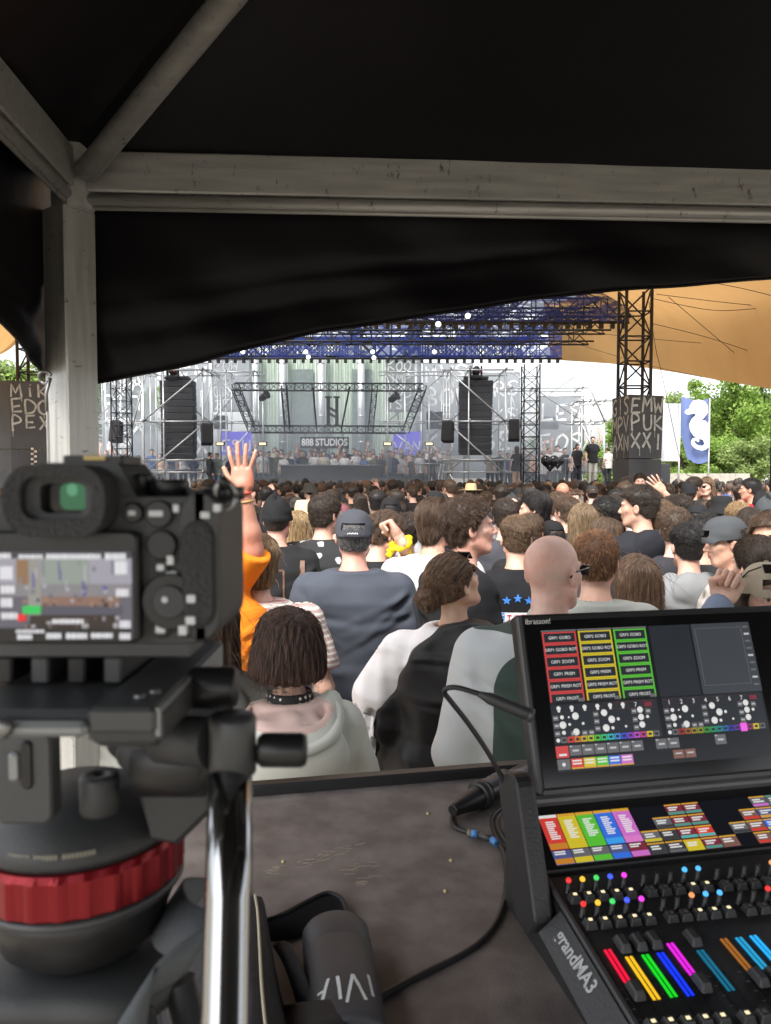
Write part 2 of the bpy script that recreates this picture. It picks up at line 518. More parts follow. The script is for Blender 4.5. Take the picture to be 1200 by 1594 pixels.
# hanging valances with an arched hem
def valance(c0, u, L, hem, outw, seed, name='valance', amp=1.0):
	"""hem: list of (distance along u, z)"""
	m = MB(); m.smooth = True
	nu, nv = 110, 26
	rr = random.Random(seed); ph = [rr.uniform(0, 6) for _ in range(8)]
	vs, fs = [], []
	for i in range(nu + 1):
		s = L * (i / nu) ** 1.3
		for (s0, z0), (s1, z1) in zip(hem, hem[1:]):
			if s <= s1 + 1e-6:
				zb = z0 + (z1 - z0) * (s - s0) / max(1e-6, s1 - s0); break
		zb = zb - .004 * math.sin(s * 9)
		for j in range(nv + 1):
			t = j / nv
			z = (Z_BB + .13) * (1 - t) + zb * t
			w = amp * t * (.010 * math.sin(4 * s + 5 * t + ph[0]) + .008 * math.sin(11 * s - 9 * t + ph[1]) + .005 * math.sin(21 * s + 23 * (z) + ph[2]))
			w += .012 * math.exp(-((t - .78) / .06) ** 2) * math.exp(-((s - .35) / .45) ** 2)   # crease that runs up from the corner
			w += .010 * math.exp(-((t - .62) / .04) ** 2) * math.exp(-((s - .75) / .5) ** 2)
			# the reinforced round patch by the corner
			r = math.hypot(s - .05, (z - (hem[0][1] + .07)) * .8)
			if r < .13: w += .004 + .002 * math.sin(60 * s + 40 * z)
			vs.append(Vector(c0) + Vector(u) * s + Vector(outw) * (.03 + w) + Vector((0, 0, z)))
	for i in range(nu):
		for j in range(nv):
			q = i * (nv + 1) + j
			fs.append((q, q + nv + 1, q + nv + 2, q + 1))
	m.add(vs, fs)
	o = m.build(name, M_CANVAS, tent)
	sm = o.modifiers.new('cloth_thickness', 'SOLIDIFY'); sm.thickness = .0015
	# stitched hem: a thin welt along the lower edge
	h = MB()
	pts = [vs[i * (nv + 1) + nv] for i in range(nu + 1)]
	h.tube(pts, .004, 5); h.build('hem', M_CANVAS, tent)
	return o
hp = [(138, 593), (220, 575), (300, 560), (400, 536), (500, 513), (600, 496), (700, 481), (800, 468), (900, 456), (1000, 446), (1100, 436), (1200, 427)]
c0f = TC0 - TE2 * .02
hem = []
for px, py in hp:
	q = onplane(px, py, c0f, TE2); hem.append(((q - c0f).dot(TE1), q.z))
s0 = hem[0][0] - .005
hem = [(s - s0, z) for s, z in hem]
hem.append((TSZ / 2, hem[-1][1] + .02))
hem += [(TSZ - 2 * s0 - s, z) for s, z in reversed(hem[:-1])]
valance(c0f + TE1 * s0, TE1, hem[-1][0], hem, -TE2, 3)
c0l = TC0 - TE1 * .028 - TE2 * .05
q = P(66, 598, c0l.y)
heml = [(0, q.z), (.15, q.z + .05), (.35, q.z + .10), (.6, q.z + .15), (1.0, q.z + .2), (2.1, q.z + .26), (4.2, q.z + .02)]
valance(c0l, TE2, 4.1, heml, -TE1, 5, amp=.45)
# hook with a ring in the eyelet at the corner of the side valance
hk = thing('shackle_hook', 'steel snap hook with a spring cord in the corner eyelet of the black valance', 'hook', P(68, 590, 1.84))
m = MB()
b0 = P(62, 585, 1.84)
ring = [b0 + Vector((.014 * math.cos(t), .004 * math.sin(2 * t), .014 * math.sin(t))) + Vector((.012, 0, -.004)) for t in np.linspace(0.3, 2 * math.pi - .9, 18)]
m.tube(ring, .0035, 8); m.build('hook', M_STEEL, hk)
m = MB(); m.tube([ring[-1] + Vector((.006, 0, .01)), P(72, 612, 1.84), P(73, 640, 1.84)], .0045, 8); m.build('shank', M_STEEL, hk)
m = MB()
sp = [P(74, 640, 1.84).lerp(P(76, 735, 1.845), t) + Vector((.0035 * math.cos(t * 160), .0035 * math.sin(t * 160), 0)) for t in np.linspace(0, 1, 240)]
m.tube(sp, .0012, 4); m.build('spring', M_STEEL, hk)
# ================================================================== riser and desk
Z_D = EYE - 0.60
DA, DB = onz(400, 1240, Z_D), onz(740, 1212, Z_D)
DU = (DB - DA); DU.z = 0; DU.normalize(); DV = Vector((DU.y, -DU.x, 0))     # DU to the right, DV towards the camera
RHO = math.atan2(DU.y, DU.x)
RD = Matrix.Rotation(RHO, 3, 'Z')
def desk(u, v, h=0.0):
	"""point on the desk: u right along the far edge from DA, v towards the camera"""
	return DA + DU * u + DV * v + Vector((0, 0, h))
M_PLY = mat('phenolic_plywood', (0.105, 0.090, 0.085), 0.62, scale=17, detail=12, col2=(.18, .156, .147), ramp=(.36, .66), rvar=.12, spec=.25)
# hexagon-wire relief and worn light scratches
nt = M_PLY.node_tree; b = nt.nodes['Principled BSDF']; tc = [n for n in nt.nodes if n.type == 'TEX_COORD'][0]
vo = nt.nodes.new('ShaderNodeTexVoronoi'); vo.inputs['Scale'].default_value = 190; vo.feature = 'DISTANCE_TO_EDGE'
nt.links.new(tc.outputs['Object'], vo.inputs['Vector'])
bp = nt.nodes.new('ShaderNodeBump'); bp.inputs['Strength'].default_value = .5; bp.inputs['Distance'].default_value = .001
nt.links.new(vo.outputs['Distance'], bp.inputs['Height']); nt.links.new(bp.outputs[0], b.inputs['Normal'])
mp = nt.nodes.new('ShaderNodeMapping'); mp.inputs['Rotation'].default_value = (0, 0, .5); mp.inputs['Scale'].default_value = (5, 42, 1)
n3 = nt.nodes.new('ShaderNodeTexNoise'); n3.inputs['Scale'].default_value = 1.6; n3.inputs['Detail'].default_value = 9; n3.inputs['Roughness'].default_value = .75
nt.links.new(tc.outputs['Object'], mp.inputs[0]); nt.links.new(mp.outputs[0], n3.inputs['Vector'])
rp = nt.nodes.new('ShaderNodeValToRGB'); rp.color_ramp.elements[0].position = .635; rp.color_ramp.elements[1].position = .72
rp.color_ramp.elements[0].color = (0, 0, 0, 1); rp.color_ramp.elements[1].color = (.75, .75, .75, 1)
nt.links.new(n3.outputs['Fac'], rp.inputs[0])
mu = nt.nodes.new('ShaderNodeMix'); mu.data_type = 'RGBA'
mu.inputs[7].default_value = (.20, .17, .13, 1)
src = b.inputs['Base Color'].links[0].from_socket
nt.links.new(rp.outputs[0], mu.inputs[0]); nt.links.new(src, mu.inputs[6]); nt.links.new(mu.outputs[2], b.inputs['Base Color'])
M_BLK = mat('black_painted_metal', (0.014, 0.014, 0.015), 0.45, var=.15, bump=.1, bscale=120)
M_BLKM = mat('black_matte', (0.012, 0.012, 0.013), 0.75, var=.2)
M_RISER = mat('riser_deck', (0.12, 0.11, 0.10), .7, var=.2)
dk = thing('desk', 'worn brown phenolic plywood desk deck with black rim in front of the crowd', 'desk', (DA.x, DA.y, 0))
m = MB(); m.box(desk(.55, .36, -.0125), (2.3, .72, .025), RD); m.build('desk_top', M_PLY, dk)
m = MB(); m.box(desk(.55, -.016, -.03), (2.3, .03, .10), RD, bev=.004); m.build('rim', M_BLK, dk)
m = MB(); m.box(desk(.55, .735, -.04), (2.3, .028, .08), RD, bev=.003); m.build('rim', M_BLK, dk)
for u_, v_ in ((-.5, .04), (1.6, .04), (-.5, .68), (1.6, .68)):
	m = MB(); p = desk(u_, v_); m.box((p.x, p.y, (Z_D - .03 + .5) / 2), (.05, .05, Z_D - .53), RD); m.build('leg', M_BLK, dk)
m = MB()
rr = random.Random(5)
for (x0, y0, x1, y1, n_) in ((470, 1345, 560, 1315, 26), (530, 1358, 590, 1340, 14), (560, 1375, 580, 1362, 8), (395, 1365, 440, 1352, 8)):
	for k in range(n_):
		t = rr.random(); p = onz(x0 + (x1 - x0) * t + rr.uniform(-6, 6), y0 + (y1 - y0) * t + rr.uniform(-6, 6), Z_D + .0006)
		d_ = Vector((1, .15 + rr.uniform(-.3, .3), 0)).normalized() * rr.uniform(.002, .011)
		m.ribbon([p - d_, p, p + d_], rr.uniform(.0006, .0018), (0, 0, 1))
m.build('scratch_marks', mat('scratched_wood', (.36, .31, .22), .8), dk)
for (px_, py_) in ((693, 1388), (702, 1340), (666, 1267), (441, 1342)):
	m = MB(); p = onz(px_, py_, Z_D); m.lathe([(.003, 0), (.0035, .0012), (.001, .003)], 6, Matrix.Translation(p) @ Matrix.Diagonal((1, 1.6, 1, 1)))
	tag(m.build('crumb', mat('pale_crumb', (.45, .36, .2), .8)), 'tiny pale crumb lying on the brown desk', 'crumb', 'crumbs on the desk')
rs = thing('riser', 'low black riser platform that carries the desk and tripod', 'riser', (TC0.x + .6, .4, 0))
m = MB(); m.box(desk(.5, .95, .47 - Z_D), (3.2, 2.2, .06), RD); m.build('deck', M_RISER, rs)
m = MB(); m.box(desk(.5, .95, .22 - Z_D), (3.1, 2.1, .44), RD); m.build('skirt', M_BLKM, rs)
# ================================================================== stage, rig and far setting
M_SCAF = mat('scaffold_tube', (0.50, 0.51, 0.50), 0.4, metal=0.7, var=.12)
M_TRUSS = mat('black_truss', (0.018, 0.018, 0.02), 0.5, metal=.2, var=.15)
M_BLUE = thin('blue_scrim', (0.07, 0.10, 0.33), 0.46, 0.45, noise_scale=2.6, stretch=(1, 1, 3.0), lo=.50, hi=.66, col2=(.03, .045, .22))
M_NET = thin('blue_camouflage_net', (0.03, 0.045, 0.22), 0.5, 0.45, noise_scale=1.5, stretch=(.5, 4.0, 1), lo=.45, hi=.52)
M_SCRIM = thin('grey_print_scrim', (0.22, 0.24, 0.27), 0.24, 0.45, col2=(.36, .38, .40))
M_LETTER = mat('white_spray_paint', (0.78, 0.79, 0.80), .7, var=.1)
M_GREY_LETTER = mat('grey_chalk_paint', (0.40, 0.41, 0.40), .8, var=.35, scale=14)
M_SPK = mat('speaker_black', (0.020, 0.021, 0.024), .65, var=.2)
M_GREENW = mat('green_corrugated_sheet', (0.27, 0.335, 0.27), .5, var=.25, scale=.8, stretch=(1, 1, .3))
M_DECK = mat('stage_black', (0.02, 0.021, 0.023), .6, var=.2)
M_PIPE = mat('silver_duct', (0.40, 0.42, 0.43), .4, metal=.6, var=.1)
M_LEDBL = emat('blue_led_wash', (0.12, 0.10, 0.9), 0.8)
def truss_parts(par, A, B, w, seg, rc, rb, mat_, up=(0, 0, 1), each=False, tri=False):
	"""box truss from A to B: each chord a part, bracing one part (or one part for each brace)"""
	A, B = Vector(A), Vector(B)
	t = (B - A).normalized(); L = (B - A).length
	up = Vector(up)
	sd = t.cross(up).normalized() if abs(t.dot(up)) < .99 else Vector((1, 0, 0))
	uu = sd.cross(t).normalized()
	cs = [(-.5, -.5), (.5, -.5), (.5, .5), (-.5, .5)] if not tri else [(-.5, .4), (.5, .4), (0, -.45)]
	chords = [(A + sd * x * w + uu * y * w, B + sd * x * w + uu * y * w) for x, y in cs]
	for p, q in chords:
		m = MB(); m.tube([p, q], rc, 6); m.build('chord', mat_, par)
	n = max(2, int(round(L / seg)))
	br = MB()
	for k in range(len(chords)):
		p0, p1 = chords[k]; q0, q1 = chords[(k + 1) % len(chords)]
		for i in range(n):
			a_, b_ = (p0.lerp(p1, i / n), q0.lerp(q1, (i + 1) / n)) if (i + k) % 2 == 0 else (q0.lerp(q1, i / n), p0.lerp(p1, (i + 1) / n))
			if each and k in (0, 2, 3, 1):
				e = MB(); e.tube([a_, b_], rb, 5, cap=False); e.tube([p0.lerp(p1, i / n), q0.lerp(q1, i / n)], rb, 5, cap=False); e.build('brace', mat_, par)
			else:
				br.tube([a_, b_], rb, 4, cap=False)
				br.tube([p0.lerp(p1, i / n), q0.lerp(q1, i / n)], rb, 4, cap=False)
	if br.v: br.build('bracing', mat_, par)
def truss(name, label, A, B, w, seg=.5, rc=.024, rb=.012, m_=None, each=False, group=None, up=(0, 0, 1), tri=False):
	A = Vector(A)
	t = thing(name, label, 'truss', A, group=group)
	truss_parts(t, A, B, w, seg, rc, rb, m_ or M_TRUSS, up, each, tri)
	return t
SX = -2.3                    # stage axis
D0 = 30.0                    # front edge of the stage
Z_DK = 1.30
# ---- stage deck
m = MB(); m.box((SX, D0 + 5.5, Z_DK / 2), (22, 11, Z_DK)); struct(m.build('stage_deck_ground', M_DECK))
# front barrier in front of the dance deck (grey boards with an upper rail)
bar = thing('stage_front_wall', 'grey black stage front wall below the row of dancers', 'wall', (SX, D0 - .2, 0))
for k in range(7):
	x0 = P(398, 760, D0).x; x1 = P(636, 760, D0).x
	xa, xb = x0 + (x1 - x0) * k / 7, x0 + (x1 - x0) * (k + 1) / 7
	m = MB(); m.box(((xa + xb) / 2, D0 - .2, .96), (xb - xa - .012, .06, 1.85), bev=.005); m.build('panel', mat('grey_front_panel', (.055, .06, .066), .55, var=.2), bar)
# dj desk on the deck
z_t = P(500, 726, D0 + 1).z
m = MB(); xa, xb = P(440, 726, D0 + 1).x, P(592, 726, D0 + 1).x
djd = thing('dj_booth', 'long black booth counter in front of the packed dancers', 'booth', ((xa + xb) / 2, D0 + .6, Z_DK))
m.box(((xa + xb) / 2, D0 + .6, (Z_DK + z_t) / 2), (xb - xa, .5, z_t - Z_DK), bev=.01); m.build('front', M_DECK, djd)
m = MB(); m.box(((xa + xb) / 2, D0 + .62, z_t + .03), (xb - xa + .1, .62, .06), bev=.01); m.build('counter', mat('booth_counter', (.10, .11, .12), .4), djd)
# ---- crowd barriers of thin bars on both sides of the booth
M_BARR = mat('barrier_steel', (.22, .23, .24), .45, metal=.6)
def barrier(pxa, pxb, pyt, pyb, d, label):
	A, B = P(pxa, pyt, d), P(pxb, pyt, d); zb = P(pxa, pyb, d).z
	t = thing('crowd_barrier', label, 'barrier', (A.x, d, zb), group='steel crowd barriers along the stage front')
	m = MB(); m.tube([A, B], .03, 6); m.build('top_rail', M_BARR, t)
	m = MB(); m.tube([Vector((A.x, d, zb + .1)), Vector((B.x, d, zb + .1))], .025, 6); m.build('bottom_rail', M_BARR, t)
	n = int(abs(B.x - A.x) / .14)
	for k in range(n + 1):
		x = A.x + (B.x - A.x) * k / n
		m = MB(); m.tube([Vector((x, d, zb)), Vector((x, d, A.z))], .010, 4, cap=False); m.build('bar', M_BARR, t)
barrier(640, 702, 722, 762, D0 - .1, 'steel bar barrier between the booth and the scaffold tower with the straw hat below')
barrier(765, 842, 714, 765, D0 - .1, 'steel bar barrier behind the dark heart balloons')
barrier(846, 955, 714, 765, D0 - .1, 'steel bar barrier under the man with one arm over his head')
barrier(178, 320, 732, 765, D0 - .1, 'steel bar barrier beneath the hanging speaker stack next to the tent pole')
# ---- back wall: corrugated green sheets between silver ducts
back = thing('corrugated_back_wall', 'pale green corrugated metal wall behind the stage sign', 'wall', (SX, D0 + 9, Z_DK))
xa, xb = P(388, 600, 39).x, P(655, 600, 39).x
zt_ = P(500, 552, 39).z
nsh = 18
for k in range(nsh):
	x0, x1 = xa + (xb - xa) * k / nsh, xa + (xb - xa) * (k + 1) / nsh - .015
	vs, fs = [], []
	nn = 12
	for i in range(nn + 1):
		x = x0 + (x1 - x0) * i / nn; y = 39 + (.035 if i % 4 in (1, 2) else 0)
		vs += [Vector((x, y, Z_DK)), Vector((x, y, zt_))]
	for i in range(nn): fs.append((2 * i, 2 * i + 2, 2 * i + 3, 2 * i + 1))
	m = MB(); m.add(vs, fs); m.build('sheet', M_GREENW, back)
for px_ in (398, 440, 500, 562, 648):
	p = P(px_, 600, 38.5)
	dct = thing('silver_duct', 'vertical silver duct standing against the green wall', 'duct', (p.x, 38.4, Z_DK), group='silver ducts on the back wall')
	m = MB(); m.tube([Vector((p.x, 38.4, Z_DK)), Vector((p.x, 38.4, zt_ + .3))], .19, 14); m.build('pipe', M_PIPE, dct)
	for q in range(5):
		z = Z_DK + 1 + q * 1.3
		m = MB(); m.tube([Vector((p.x, 38.4, z)), Vector((p.x, 38.4, z + .06))], .2, 14); m.build('band', M_SCAF, dct)
# dark windows in the green wall
for pa, pb in ((455, 488), (548, 580)):
	A_, B_ = P(pa, 575, 38.9), P(pb, 700, 38.9)
	m = MB(); m.box(((A_.x + B_.x) / 2, 38.9, (A_.z + B_.z) / 2), (B_.x - A_.x, .05, A_.z - B_.z)); m.build('wall_opening', mat('dull_grey_panel', (.10, .13, .12), .4, var=.3), back)
# ---- graffiti scrims: grey mesh sheets with white lettering
def scrim(pxa, pxb, pya, pyb, d, rows, label, led=None, m_=None):
	A, B = P(pxa, pya, d), P(pxb, pyb, d)
	t = thing('graffiti_scrim', label, 'banner', ((A.x + B.x) / 2, d, B.z), group='lettered mesh banners beside the stage')
	m = MB(); m.quad((A.x, d, B.z), (B.x, d, B.z), (B.x, d, A.z), (A.x, d, A.z)); m.build('mesh_sheet', m_ or M_SCRIM, t)
	H = A.z - B.z; W = B.x - A.x
	m = MB()
	rh = H / max(1, len(rows))
	for i, tx in enumerate(rows):
		if not tx: continue
		sz = min(rh * .52, W / (len(tx) * 1.3))
		graffiti(m, tx, (A.x + W * .06, d - .02, A.z - rh * (i + .85)), (1, 0, 0), (0, 0, 1), (0, -1, 0), sz, sz * .20)
	if m.v: m.build('lettering', M_LETTER, t)
	m = MB()
	for zz in (A.z, B.z): m.tube([(A.x, d + .03, zz), (B.x, d + .03, zz)], .03, 5)
	for xx in (A.x, B.x): m.tube([(xx, d + .03, A.z), (xx, d + .03, B.z)], .03, 5)
	m.build('frame', M_SCAF, t)
scrim(330, 392, 560, 640, 35, ['EOW', 'MAF', 'DNI', 'ZF'], 'grey mesh banner lettered EOW MAF DNI ZF near the black truss arch')
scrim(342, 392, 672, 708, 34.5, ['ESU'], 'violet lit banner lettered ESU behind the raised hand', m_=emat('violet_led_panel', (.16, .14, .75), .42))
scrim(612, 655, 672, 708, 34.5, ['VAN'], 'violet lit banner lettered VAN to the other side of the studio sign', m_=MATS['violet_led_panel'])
scrim(600, 655, 560, 640, 35, ['KOO', 'JMP', 'OOU', 'TS'], 'grey mesh banner lettered KOO JMP OOU past the truss arch')
scrim(158, 244, 580, 712, 35, ['MIA', 'PLT', 'TEX', 'AR'], 'grey mesh banner lettered MIA PLT TEX next to the tent pole')
scrim(250, 326, 565, 712, 36, ['WEN', 'DMI', 'IHL', 'GAX'], 'grey mesh banner lettered WEN DMI IHL GAX behind the hanging stack')
scrim(658, 735, 565, 708, 36, ['MVS', 'BOW', 'XEL', 'KDI'], 'grey mesh banner lettered MVS BOW XEL KDI behind the scaffold tower')
scrim(745, 808, 580, 708, 36, ['ORS', 'VKS', 'BE'], 'grey mesh banner lettered ORS VKS BE beside the black truss tower')
scrim(838, 908, 617, 708, 33, ['LES', 'EOS'], 'pale mesh banner lettered LES EOS by the trees')
# dark speaker clusters on the scaffold behind the banners
for (pa, pb, ya, yb) in ((332, 352, 646, 668), (664, 690, 640, 668), (845, 870, 648, 668)):
	A_, B_ = P(pa, ya, 34.2), P(pb, yb, 34.2)
	t = thing('speaker_cluster', 'dark speaker block perched on the scaffold behind the mesh banners', 'speaker', ((A_.x + B_.x) / 2, 34.2, B_.z), group='dark blocks behind the banners')
	for i in range(3):
		for j in range(2):
			w_, h_ = (B_.x - A_.x) / 3, (A_.z - B_.z) / 2
			m = MB(); m.box((A_.x + w_ * (i + .5), 34.4, B_.z + h_ * (j + .5)), (w_ * .94, .4, h_ * .92), bev=.02); m.build('cabinet', M_SPK, t)
# ---- scaffold towers with a hanging line array each
def tubes(t, name, segs, r=.032, m_=None):
	for a_, b_ in segs:
		m = MB(); m.tube([a_, b_], r, 6); m.build(name, m_ or M_SCAF, t)
def scaffold(xl, xr, label, d=28.5, depth=1.6, mirror=False, top=572):
	pl, pr = P(xl, 700, d), P(xr, 700, d)
	t = thing('scaffold_tower', label, 'scaffold', ((pl.x + pr.x) / 2, d, 0))
	zt = P(xl, top, d).z
	xs = [pl.x, pl.x + (pr.x - pl.x) * .34, pr.x]
	segs = []
	for y in (d, d + depth):
		for x in xs: segs.append((Vector((x, y, 0)), Vector((x, y, zt))))
	tubes(t, 'standard', segs)
	segs = []
	for py in (top + 4, 656, 716, 735):
		z = P(xl, py, d).z
		for y in (d, d + depth): segs.append((Vector((pl.x - .3, y - .03, z)), Vector((pr.x + .3, y - .03, z))))
		for x in xs: segs.append((Vector((x + .03, d - .2, z + .05)), Vector((x + .03, d + depth + .2, z + .05))))
	tubes(t, 'ledger', segs)
	a_, b_ = (pl.x, pr.x) if mirror else (pr.x, pl.x)
	segs = []
	for (y0, y1) in ((580, 656), (662, 738)):
		segs.append((Vector((a_, d - .08, P(xl, y0, d).z)), Vector((b_, d - .08, P(xl, y1, d).z))))
		segs.append((Vector((b_, d + depth, P(xl, y0, d).z)), Vector((a_, d + depth, P(xl, y1, d).z))))
	segs.append((Vector((a_, d - .08, P(xl, 738, d).z)), Vector(((a_ + b_) / 2, d - .08, 0.2))))
	segs.append((Vector((pl.x, d + .5, zt)), Vector((pl.x - .7 * (1 if not mirror else -1), d + .5, zt - 2.6))))
	tubes(t, 'diagonal_brace', segs)
	return t
scaffold(224, 316, 'silver scaffold tower around the hanging speaker array next to the tent pole')
scaffold(700, 786, 'silver scaffold tower around the hanging speaker array above the straw hat', mirror=True)
scaffold(905, 940, 'short silver scaffold frame by the trees beside the graffiti monolith', d=30, top=620, mirror=True)
for (xa_, xb_, d_, lab, mr) in ((330, 396, 33.6, 'silver scaffold bay behind the banner lettered EOW', False), (600, 690, 33.6, 'silver scaffold bay behind the banner lettered KOO', True), (150, 222, 33.2, 'silver scaffold bay behind the first black roof tower', False), (795, 905, 32.4, 'silver scaffold bay beyond the second black roof tower', True)):
	scaffold(xa_, xb_, lab, d=d_, depth=1.2, top=575 if xa_ < 700 else 600, mirror=mr)
def line_array(pxc, pyt, pyb, d, label, lean):
	t_ = P(pxc, pyt, d); b_ = P(pxc, pyb, d)
	t = thing('line_array', label, 'speaker', (t_.x, d, b_.z), group='black line arrays hanging in the scaffold towers')
	n = 12; H = t_.z - b_.z; h = H / n
	for k in range(n):
		zc = t_.z - h * (k + .5)
		y = d + .5 - .55 * (k / n) ** 2.2 * 0.6
		x = t_.x + lean * (k / n)
		R = Matrix.Rotation(math.radians(1.5 + 9 * (k / n) ** 2), 3, 'X')
		m = MB(); m.box((x, y, zc), (1.24 - .05 * k / n, .55, h * (.985 if k % 4 else .94)), R, bev=.02)
		c = m.build('cabinet', M_SPK, t)
	m = MB(); m.box((t_.x, d + .5, t_.z + .08), (.9, .4, .1)); m.build('flying_frame', M_TRUSS, t)
	for s in (-.3, .3):
		m = MB(); m.tube([(t_.x + s, d + .5, t_.z + .1), (t_.x, d + .5, t_.z + .5)], .015, 5); m.build('sling', M_STEEL, t)
line_array(271, 590, 714, 28.6, 'tall black line array hanging next to the aluminium tent pole', .10)
line_array(743, 590, 707, 28.6, 'tall black line array hanging above the straw hat', -.06)
for (px_, py_, lab) in ((269, 578, 'dark moving light on top of the array next to the tent pole'), (741, 578, 'dark moving light on top of the array above the straw hat')):
	p = P(px_, py_, 28.9)
	t = thing('moving_light', lab, 'stage light', (p.x, p.y, p.z - .28))
	m = MB(); m.box((p.x, p.y, p.z - .22), (.42, .36, .12), bev=.03); m.build('base', M_BLK, t)
	for s in (-1, 1):
		m = MB(); m.box((p.x + s * .2, p.y, p.z), (.06, .16, .4), bev=.02); m.build('yoke', M_BLK, t)
	m = MB(); m.lathe([(.11, -.2), (.15, -.12), (.15, .1), (.12, .2), (.03, .21)], 12, Matrix.Translation(p) @ Matrix.Rotation(1.2, 4, 'X')); m.build('head', M_BLK, t)
	m = MB(); m.lathe([(.02, 0), (.05, .02), (.001, .03)], 8, Matrix.Translation(p + Vector((.12, -.2, -.02))) @ Matrix.Rotation(1.57, 4, 'X')); m.build('lens', mat('red_lens', (.5, .03, .02), .3), t)
# small speakers hung on the scaffold
for (px_, py_, rot, lab) in ((322, 676, .3, 'small black fill speaker hung on the scaffold facing the booth side of the first array'), (181, 672, 0, 'small black fill speaker hung by the first black truss tower'),
                             (697, 672, -.3, 'small black fill speaker hung on the scaffold between booth and second array'), (800, 670, -.15, 'small black fill speaker hung between second array and black truss tower')):
	p = P(px_, py_, 28.2)
	t = thing('fill_speaker', lab, 'speaker', (p.x, p.y, p.z), (math.radians(-10), 0, rot))
	m = MB(); m.box((0, 0, 0), (.42, .40, .78), taper=.92, bev=.03); m.build('cabinet', M_SPK, t, world=False)
	m = MB(); m.box((0, -.205, -.02), (.34, .012, .66), bev=.004); m.build('grille', M_BLKM, t, world=False)
	m = MB(); m.tube([(-.22, 0, .1), (-.22, 0, .5), (.22, 0, .5), (.22, 0, .1)], .015, 5); m.build('bracket', M_STEEL, t, world=False)
# ---- black truss towers that carry the stage roof
zr = P(600, 562, 26).z         # underside of the roof rig
for (px_, lab) in ((190, 'black truss tower standing next to the tent pole'), (825, 'black truss tower standing behind the dark balloons')):
	p = P(px_, 700, 27)
	truss('truss_tower', lab, (p.x, 27, 0), (p.x, 27, zr), .54, .42, .026, .013, each=True, group='black roof towers')
# ---- the trapezoid truss arch over the booth
arch = thing('truss_arch', 'black trapezoid truss frame hanging over the booth', 'truss', P(512, 670, 31))
d1, d2 = 29.5, 31.5
TL, TRr, BL, BR = P(366, 602, d1), P(658, 603, d1), P(392, 668, d2), P(632, 669, d2)
for a_, b_ in ((TL, TRr), (BL, BR), (TL, BL), (TRr, BR)):
	truss_parts(arch, a_, b_, .28, .33, .022, .011, M_TRUSS, up=(0, 1, .2))
for t0, t1 in ((.26, .23), (.745, .77)):
	truss_parts(arch, TL.lerp(TRr, t0), BL.lerp(BR, t1), .2, .3, .02, .01, M_TRUSS, up=(0, 1, .2))
for t0 in (.42, .58):
	m = MB(); m.tube([TL.lerp(TRr, t0 - (.005 if t0 < .5 else -.03)), BL.lerp(BR, t0)], .035, 6); m.build('drop_bar', M_TRUSS, arch)
# spot lamps in the arch
for (px_, py_, lab) in ((410, 618, 'small black spot lamp hanging in the truss arch near the ESU banner'), (612, 620, 'small black spot lamp hanging in the truss arch near the VAN banner')):
	p = P(px_, py_, 29.6)
	t = thing('spot_lamp', lab, 'stage light', p)
	M4 = Matrix.Translation(p) @ Matrix.Rotation(math.radians(60), 4, 'Y') @ Matrix.Rotation(.6, 4, 'X')
	m = MB(); m.lathe([(.08, -.2), (.13, -.1), (.14, .12), (.18, .22), (.16, .22)], 12, M4); m.build('housing', M_BLK, t)
	m = MB(); m.tube([p + Vector((0, 0, .32)), p + Vector((.14, 0, .1)), p], .015, 5); m.build('yoke', M_BLK, t)
# emblem: two serif posts joined by a double zigzag
em = thing('stage_emblem', 'dark monogram emblem of two serif posts with a slanted link above the sign', 'emblem', P(517, 640, 31.2))
ex = lambda px, py: P(px, py, 31.2)
m = MB()
def bar2(m, a_, b_, w):
	a_, b_ = ex(*a_), ex(*b_)
	t_ = (b_ - a_).normalized(); s_ = Vector((t_.z, 0, -t_.x)) * w / 2
	vs = [a_ - s_, a_ + s_, b_ + s_, b_ - s_]
	m.add(vs + [v + Vector((0, .12, 0)) for v in vs], [(0, 1, 2, 3), (7, 6, 5, 4), (0, 4, 5, 1), (1, 5, 6, 2), (2, 6, 7, 3), (3, 7, 4, 0)])
for x in (511, 524):
	bar2(m, (x, 618), (x, 662), .13)
	bar2(m, (x - 5, 618), (x + 5, 618), .07); bar2(m, (x - 5, 662), (x + 5, 662), .07)
bar2(m, (511, 634), (524, 641), .10); bar2(m, (511, 643), (524, 650), .10)
m.build('monogram', M_BLK, em)
for x in (511, 524):
	m = MB(); m.tube([ex(x, 618), ex(x, 606)], .01, 4); m.build('hanging_wire', M_STEEL, em)
# sign
sg = thing('studio_sign', 'dark sign board with white block letters hanging over the booth', 'sign', P(505, 697, 33))
A_, B_ = P(467, 680, 33), P(543, 698, 33)
m = MB(); m.box(((A_.x + B_.x) / 2, 33.06, (A_.z + B_.z) / 2), (B_.x - A_.x, .1, A_.z - B_.z), bev=.01); m.build('board', mat('sign_black', (.03, .032, .035), .5), sg)
def text(name, body, size, mat_, parent, M, extrude=0.0, align='CENTER', sx=1.0, bold=0.0):
	cu = bpy.data.curves.new(name, 'FONT')
	cu.body = body; cu.size = size; cu.align_x = align; cu.align_y = 'CENTER'; cu.extrude = extrude; cu.offset = bold; cu.resolution_u = 3
	ob = bpy.data.objects.new(name, cu); COL.objects.link(ob)
	dg = bpy.context.evaluated_depsgraph_get()
	me = bpy.data.meshes.new_from_object(ob.evaluated_get(dg))
	bpy.data.objects.remove(ob)
	me.transform(M @ Matrix.Diagonal((sx, 1, 1, 1)))
	me.materials.clear(); me.materials.append(mat_)
	return link(name, me, parent)
FACE_CAM = Matrix.Rotation(math.radians(90), 4, 'X')
